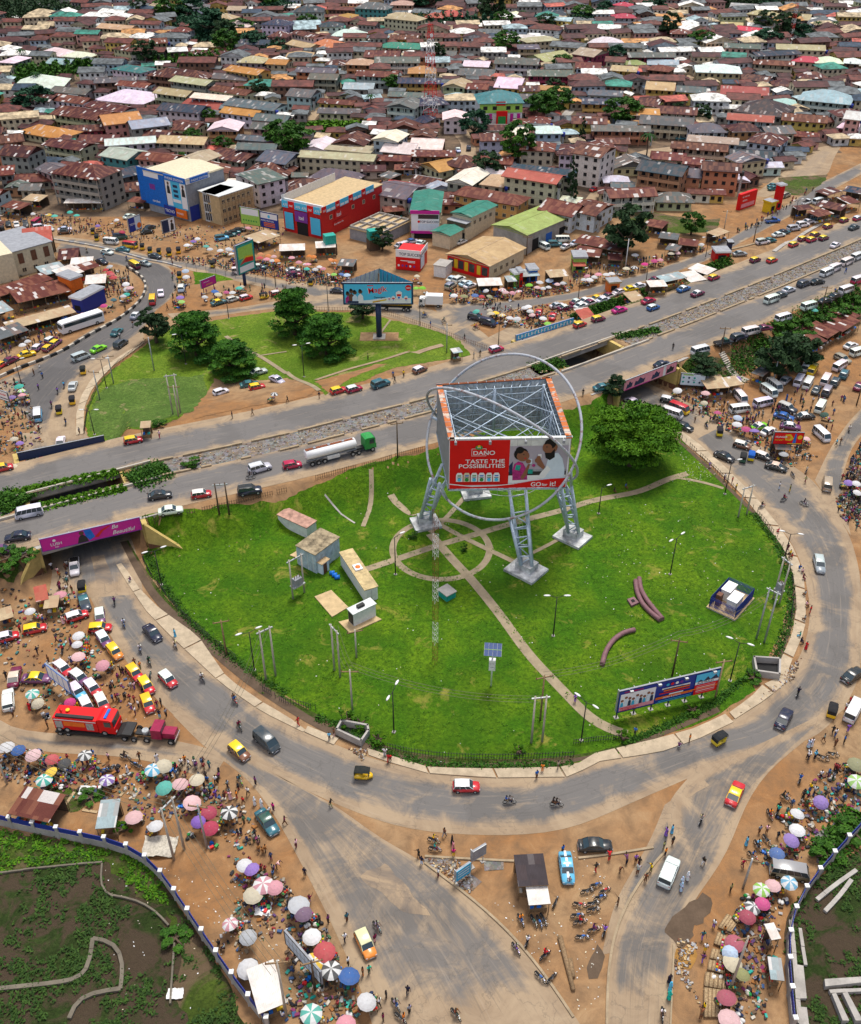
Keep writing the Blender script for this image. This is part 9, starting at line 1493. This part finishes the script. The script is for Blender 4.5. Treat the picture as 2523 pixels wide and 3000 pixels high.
def hedge(name,line,wd,ht,n,label,mat='leaf_mid',seed=0,deck=False,size=.28):
 P = np.array(pts(line,f=(Wd if deck else None))); P,L = resamp(P,60); q = np.random.default_rng(seed); V,F,T = [],[],[]
 I = q.integers(0,59,n); f = q.random(n)[:,None]; A = P[I]*(1-f)+P[I+1]*f; D = P[I+1]-P[I]; D /= np.hypot(*D.T)[:,None]+1e-9; off = q.normal(size=n)*.35; bump = .6+.4*np.sin(I*1.3+seed)+.2*q.random(n); z = abs(q.normal(size=n))*.5
 X_,Y_ = A[:,0]-D[:,1]*off*wd,A[:,1]+D[:,0]*off*wd; zz = (HD if deck else np.array([h1(a,b) for a,b in zip(X_,Y_)]))+ht*bump*np.maximum(.05,1-abs(off)*.9)*np.minimum(1,z+.35)
 nr = q.normal(size=(n,3))+np.array([0,0,1.2]); nr /= np.linalg.norm(nr,axis=1)[:,None]; u = np.cross(nr,q.normal(size=(n,3))); u /= np.linalg.norm(u,axis=1)[:,None]; v = np.cross(nr,u); s_ = (size*q.uniform(.6,1.4,n))[:,None]; c_ = np.c_[X_,Y_,zz]
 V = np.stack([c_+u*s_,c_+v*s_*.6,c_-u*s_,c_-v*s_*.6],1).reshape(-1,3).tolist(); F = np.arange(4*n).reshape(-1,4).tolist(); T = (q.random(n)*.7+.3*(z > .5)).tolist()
 me = bpy.data.meshes.new(name); me.from_pydata(V,[],F); at = me.attributes.new('tint','FLOAT','FACE'); at.data.foreach_set('value',T); me.materials.append(MATS[mat]); o = put(name,me); tag(o,label,'hedge'); return o
hedge('hedge','F 0,500 120,450 240,405 390,365',3,2.,5000,'long green hedge between the highway and the umbrella market',seed=1); hedge('hedge','F 420,340 560,310',3,1.8,1800,'short green hedge section past the gap in the long hedge',seed=2); hedge('hedge','F 680,250 800,205 960,140',3,2.,3500,'green hedge running up to the red kiosk',seed=3)
hedge('hedge','D 0,1600 130,1560 300,1520 500,1480 730,1440',1.8,1.,4500,'hedge along the far lip of the left median opening','leaf_bright',4,True); hedge('hedge','D 230,1660 400,1620 600,1570 780,1535',1.8,1.,3500,'hedge along the near lip of the left median opening','leaf_bright',5,True); hedge('hedge','D 0,1620 80,1610 140,1640',5,1.4,2500,'leafy bushes filling the median at the left edge','leaf_mid',6,True); hedge('hedge','D 800,1500 900,1460 1020,1410',5,1.3,3000,'leafy bushes in the median right of the opening','leaf_mid',7,True)
hedge('hedge','E 1520,800 1600,780 1700,760',3.5,.8,1500,'weedy bushes in the median beside the right opening','leaf_mid',8,True); hedge('hedge','F 250,600 360,590 520,560',2.5,.9,1600,'weeds in the median past the right opening','leaf_mid',9,True); hedge('hedge','F 1240,620 1400,540 1600,440 1764,350',5,2.2,6500,'tall thicket down the embankment at the right','leaf_mid',10); hedge('hedge','F 960,730 1050,800 1200,640 1100,700',6,1.,2500,'thin scrub on the slope by the steps','leaf_mid',11); hedge('hedge','L 1764,400 1650,520 1560,640 1500,660',3,1.,2500,'weeds between the stalls and the right boundary wall','leaf_mid',12)
hedge('hedge','G 900,350 1000,540 1150,760 1300,900 1500,1060 1764,1230',1.4,.4,3000,'ragged weeds along the left ditch','leaf_mid',13,size=.16); hedge('hedge','H 180,1370 480,1480 K 600,20 900,85 1300,95 1764,85',1.2,.3,2600,'ragged weeds along the bottom ditch','leaf_mid',14,size=.2); hedge('hedge','I 300,1535 560,1420 880,1270 1040,1130',1.,.35,2200,'ragged weeds along the lower right edge of the lawn','leaf_mid',15,size=.2); hedge('hedge','I 1240,1000 1330,750 1330,500 1250,300 1100,110',1.4,.4,2200,'ragged weeds along the right ditch','leaf_mid',16,size=.2)
def woods(line,wd,ht,n,label,mat,seed):
 o = hedge('woodland',line,wd,ht,n,label,mat,seed,size=.9); kind(o,'stuff'); o['category'] = 'woodland'
woods('A 0,90 150,60 300,120',40,10,7000,'dark wooded rise at the top left corner','leaf_dark',21); woods('A 0,520 200,450 450,430 680,430',16,5,7000,'belt of green scrub between the upper left houses','leaf_mid',22); woods('A 1000,110 1250,200 1330,260 1600,280 1764,310',20,6,6000,'green belt winding between the upper left houses','leaf_teal',23); woods('A 940,410 1200,390 1440,360',10,5,4000,'narrow green belt behind the grey roofs','leaf_mid',24); woods('B 720,180 1000,160 1300,170',16,8,5000,'trees behind the twin terracotta houses','leaf_teal',25); woods('C 640,20 900,30 1270,40',26,9,7000,'dark trees along the top edge on the right','leaf_dark',26); woods('B 130,800 300,790 490,800',8,3,3000,'bright scrub beyond the cream school block','leaf_bright',27); woods('A 1560,40 1764,80',24,7,3500,'green slope at the top of the left quarter','leaf_teal',28); woods('C 0,160 120,130 240,100',16,6,3000,'green patch by the far pink roof','leaf_teal',29)
# litter and tufts
mat_leaf('leaf_weed',(.02,.05,.01),(.06,.12,.02))
def tufts(poly,n,label,mat,seed,size=.22,ht=.25,cut=.02):
 P = poly if isinstance(poly,list) else pts(poly); q = np.random.default_rng(seed); x0,x1 = min(p[0] for p in P),max(p[0] for p in P); y0,y1 = min(p[1] for p in P),max(p[1] for p in P); V,F,T = [],[],[]
 for _ in range(n):
  x,y = q.uniform(x0,x1),q.uniform(y0,y1)
  if not inside(x,y,P) or noise.noise(Vector((x*.16,y*.16,seed)))+.8*noise.noise(Vector((x*.9,y*.9,seed))) < cut: continue
  z = h1(x,y)
  for k in range(5): a = q.uniform(0,6.28); r_ = q.uniform(0,.5); cx_,cy_ = x+r_*math.cos(a),y+r_*math.sin(a); u = np.array([math.cos(a*3),math.sin(a*3),.5])*size; v = np.array([-math.sin(a*3),math.cos(a*3),.3])*size*.5; c_ = np.array([cx_,cy_,z+.1+ht*q.random()]); b = len(V); V += [tuple(c_+u),tuple(c_+v),tuple(c_-u),tuple(c_-v)]; F.append((b,b+1,b+2,b+3)); T.append(float(q.random()))
 me = bpy.data.meshes.new('weeds'); me.from_pydata(V,[],F); at = me.attributes.new('tint','FLOAT','FACE'); at.data.foreach_set('value',T); me.materials.append(MATS[mat]); tag(kind(put('weeds',me),'stuff'),label,'weeds')
tufts('J -80,480 60,500 430,560 620,600 870,630 950,720 1050,880 1200,1100 1400,1400 1480,1640 1560,1760 -80,1800',5200,'leafy weeds over the fenced lot at the bottom left','leaf_weed',1,cut=.12); tufts('L 1830,540 1764,600 1560,740 1400,880 1310,1020 1290,1180 1320,1400 1345,1740 1900,1750',2600,'leafy weeds over the fenced lot at the bottom right','leaf_weed',2,cut=.12)
tufts('J -60,490 300,530 620,600 870,640 1000,800 1050,960 900,900 640,690 300,720 -60,760',1500,'bright weeds along the top of the left lot','leaf_bright',3,cut=-.3); tufts(lawn,9000,'grass tufts on the big lawn','leaf_bright',4,.13,.1,-.05); tufts('F 620,790 700,740 890,720 960,760 1080,880 820,880 640,830',500,'weeds on the slope above the abutment','leaf_mid',5)
def scatter(name,polys,label,mats,s0,s1,seed,flat=.3):
 q = random.Random(seed); mb = MB()
 for s_,k in polys:
  P = s_ if isinstance(s_,list) else pts(s_); x0,x1 = min(p[0] for p in P),max(p[0] for p in P); y0,y1 = min(p[1] for p in P),max(p[1] for p in P); i = 0; t = 0
  while i < k and t < 12*k:
   t += 1; x,y = q.uniform(x0,x1),q.uniform(y0,y1)
   if not inside(x,y,P): continue
   i += 1; s_2 = q.uniform(s0,s1); Mx = Matrix.Translation((x,y,h1(x,y)+.06)) @ Matrix.Rotation(q.uniform(0,3),4,'Z') @ Matrix.Rotation(q.uniform(-.4,.4),4,'X'); mb.box(-s_2,s_2,-s_2*.6,s_2*.6,0,s_2*flat,q.choice(mats),Mx)
 tag(kind(put(name,mb),'stuff'),label,'litter')
scatter('litter',[(lawn,160),('I 0,200 600,0 1200,300 1300,700 900,1200 300,1300 0,900',120),('F 650,1300 900,1450 700,1500',60),('L 0,600 200,700 150,1600 0,1600',60),('J 1000,700 1764,900 1700,1640 1500,1500',90),('K 1200,900 1700,1000 1700,1500',30),('J 640,650 900,700 1050,1000 1300,1300 1350,1600 700,1640',40),('G 0,800 700,1000 1000,1400 100,1400',50)],'scraps of pale litter scattered over the grass and dirt',('litter_white','litter_white','bag_sack','cream_paint'),.05,.11,5)
med = [axp(t,-3.) for t in np.linspace(tof(-50,160),tof(28,204),20)]+[axp(t,3.) for t in np.linspace(tof(28,204),tof(-50,160),20)]; med2 = [axp(t,-3.) for t in np.linspace(tof(48,215),tof(150,300),20)]+[axp(t,3.) for t in np.linspace(tof(150,300),tof(48,215),20)]
scatter('market_clutter',[('J 0,40 560,60 900,120 1300,200 1500,330 1600,520 1500,640 1200,400 900,480 760,330 500,300 0,180',700),('J 1400,640 1764,800 1764,1100 1500,1250 1350,1150 1450,950',260),('K 0,900 180,1000 500,1600 400,1670 0,1670',520),('L 1150,700 1500,150 1764,60 1764,330 1560,420 1330,760',420),('L 900,1100 1180,800 1280,900 1200,1640 900,1640',420),('G 0,560 450,560 560,900 800,1100 800,1330 200,1320 0,1000',420),('F 600,910 800,920 1000,1080 1400,1280 1500,1340 1300,1420 1000,1200 700,1060',420),('I 1600,0 1764,0 1764,220 1640,140',160),('F 1640,1480 1764,1250 1764,1674',160),('E 0,170 350,240 560,300 0,280',420),('E 1000,320 1764,280 1764,330 1000,400',400),('E 1200,420 1764,400 1764,470 1500,570 1280,510',350),('D 1000,100 1764,150 1764,250 1100,140',400),('D 0,100 620,140 820,280 700,450 400,520 480,560 0,760',600),('D 0,880 150,880 280,1250 0,1350',260),('A 0,1280 900,1380 1764,1400 1764,1560 0,1400',800)],'small wares, sacks, basins and boxes strewn between the market stalls',['cloth_tone_%d' % i for i in range(16)]+['wood','wood_dark','mud','brown_paint','teal_paint','bag_sack','wood','wood_dark'],.08,.3,8,.8)
scatter('rubble',[(med,900),(med2,2200),('F 960,730 1280,570 1350,640 1100,790',260)],'broken rubble and rubbish heaped along the highway median',('tan_paint','wood','wood_pale','mud','brown_paint','mud','bag_sack','wood','tan_paint','wood_dark'),.05,.17,6,.6)
scatter('rubble',[('H 380,1560 500,1570 470,1640',80),('I 1180,1200 1330,1050 1400,1000 1350,1130 1000,1360',200),('L 1490,600 1764,400 1764,560',220),('L 640,1150 760,1180 700,1350 800,1600 620,1340',160),('K 850,650 1060,670 1150,800 1130,880 900,740',220),('F 640,800 1080,860 1050,900 700,840',60)],'stones and broken bits spilled at the road edges',('concrete','wood','mud','tan_paint','grey_paint','brown_paint','wood_dark'),.06,.2,7,.6)
# bamboo walkway, logs, steps, precast drains
for i,(a,b) in enumerate((('940,1010 1010,1050 960,1120 885,1090','top'),('885,1120 960,1160 935,1220 860,1190','second'),('850,1220 935,1240 925,1300 835,1280','third'),('830,1290 930,1310 920,1370 820,1350','fourth'),('810,1365 925,1380 915,1470 800,1450','fifth'),('800,1460 905,1475 895,1640 800,1640','lowest'))):
 P = [Vector((*q_,0)) for q_ in pts('L '+a)]; mb = MB(); n = 14
 for k in range(n): p = P[0].lerp(P[1],k/(n-1)); q_ = P[3].lerp(P[2],k/(n-1)); mb.tube((p.x,p.y,.35),(q_.x,q_.y,.35),.09,'wood_pale' if k % 3 else 'wood',5)
 tag(put('bamboo_platform',mb),'%s bamboo platform of the walkway beside the stalls, counted down the photo' % b,'platform','bamboo platforms')
for a,b,lb in (((1680,1150),(1764,1480),'long grey log lying beside the parked motorcycles'),((1740,1290),(1764,1400),'shorter grey log lying beside the long one')):
 p,q_ = W('K',*a),W('K',*b); mb = MB(); mb.tube((p[0],p[1],.3),(q_[0],q_[1],.25),.32,'wood',9,.25); tag(put('log',mb),lb,'log')
for a,lb in (((400,340,460,255),'upper plank'),((820,300,865,230),'right plank'),((510,365,600,380),'flat lying plank'),((740,280,780,235),'short plank')):
 p,q_ = W('J',a[0],a[1]),W('J',a[2],a[3]); mb = MB(); d = math.hypot(q_[0]-p[0],q_[1]-p[1]); Mx = Matrix.Translation((*p,0)) @ Matrix.Rotation(math.atan2(q_[1]-p[1],q_[0]-p[0]),4,'Z'); mb.box(0,d,-.2,.2,.05,.15,'wood_pale',Mx); tag(put('plank',mb),lb+' on the red soil behind the umbrella rows','plank')
p,q_ = Vector((*W('F',910,700),0)),Vector((*W('F',1060,870),0)); mb = MB(); d = (q_-p).normalized(); s_ = Vector((-d.y,d.x,0))
for k in range(22): c_ = p.lerp(q_,k/21); z = h1(c_.x,c_.y); Mx = Matrix.Translation((c_.x,c_.y,z)) @ Matrix.Rotation(math.atan2(d.y,d.x),4,'Z'); mb.box(-.22,.22,-1.,1.,-.3,.18,'kerb_concrete',Mx)
tag(put('concrete_steps',mb),'long flight of concrete steps down the right embankment','steps')
for s_,lb,zt in (('L 1530,1420 1764,1405 1764,1440 1535,1465','long precast concrete beam at the lower right corner',.8),('L 1560,1480 1610,1475 1764,1470 1764,1490 1570,1500','second precast beam just below the long one',.6),('L 1575,1510 1600,1505 1680,1674 1640,1674','slanting precast beam at the lower right corner',.8),('L 1640,1505 1670,1500 1764,1674 1720,1674','second slanting precast beam beside the first',.8),('L 1350,1320 1405,1330 1425,1530 1365,1530','pale concrete cover slab inside the right lot',.5),('L 1370,1580 1425,1585 1440,1700 1380,1700','second pale concrete cover slab at the bottom of the right lot',.5)):
 P = pts(s_); mb = MB(); mb.prism(P,0,zt,'concrete','z'); tag(put('precast_beam',mb),lb,'beam')
for c,x,y,s_,m_,lb in (('J',1080,1500,.75,'litter_white','crumpled white plastic sheet at the bottom of the foundation wall'),('J',985,600,1.8,'bag_sack','long pale canvas draped over goods by the blue wall corner'),('J',540,250,.9,'litter_white','torn white sheet on the red soil'),('J',1620,990,.8,'litter_white','white sheet on the ground between the umbrellas')):
 X,Y = W(c,x,y); V = [[(X+(i-4)*s_*.3+rnd.uniform(-.1,.1),Y+(j-3)*s_*.28,h1(X,Y)+.15+rnd.random()*.35*s_) for j in range(7)] for i in range(9)]; mb = MB(); mb.grid(V,m_); tag(put('plastic_sheet',mb),lb,'sheet')
# ---------------------------------------------------------------- labels: every look-alike is told apart by where it stands
ORD = ['nearest','second nearest','third nearest','fourth nearest','fifth nearest','sixth nearest','seventh nearest','eighth nearest','ninth nearest','tenth nearest']
bylook = {}
for o in AUTO: bylook.setdefault(o['label'],[]).append(o)
for look,L_ in bylook.items():
 near_ = {}
 for o in L_:
  x,y = o.location.x,o.location.y; k = min(range(len(LM)),key=lambda i: (LM[i][0]-x)**2+(LM[i][1]-y)**2); near_.setdefault(k,[]).append(o)
 for k,M_ in near_.items():
  M_.sort(key=lambda o: (LM[k][0]-o.location.x)**2+(LM[k][1]-o.location.y)**2)
  for i,o in enumerate(M_):
   wo = ORD[i] if i < 10 else '%dth nearest' % (i+1)
   o['label'] = ' '.join((look+', '+wo+' '+LM[k][2]).split()[:16])
for b in [m for m in bpy.data.meshes if m.users == 0]: bpy.data.meshes.remove(b)
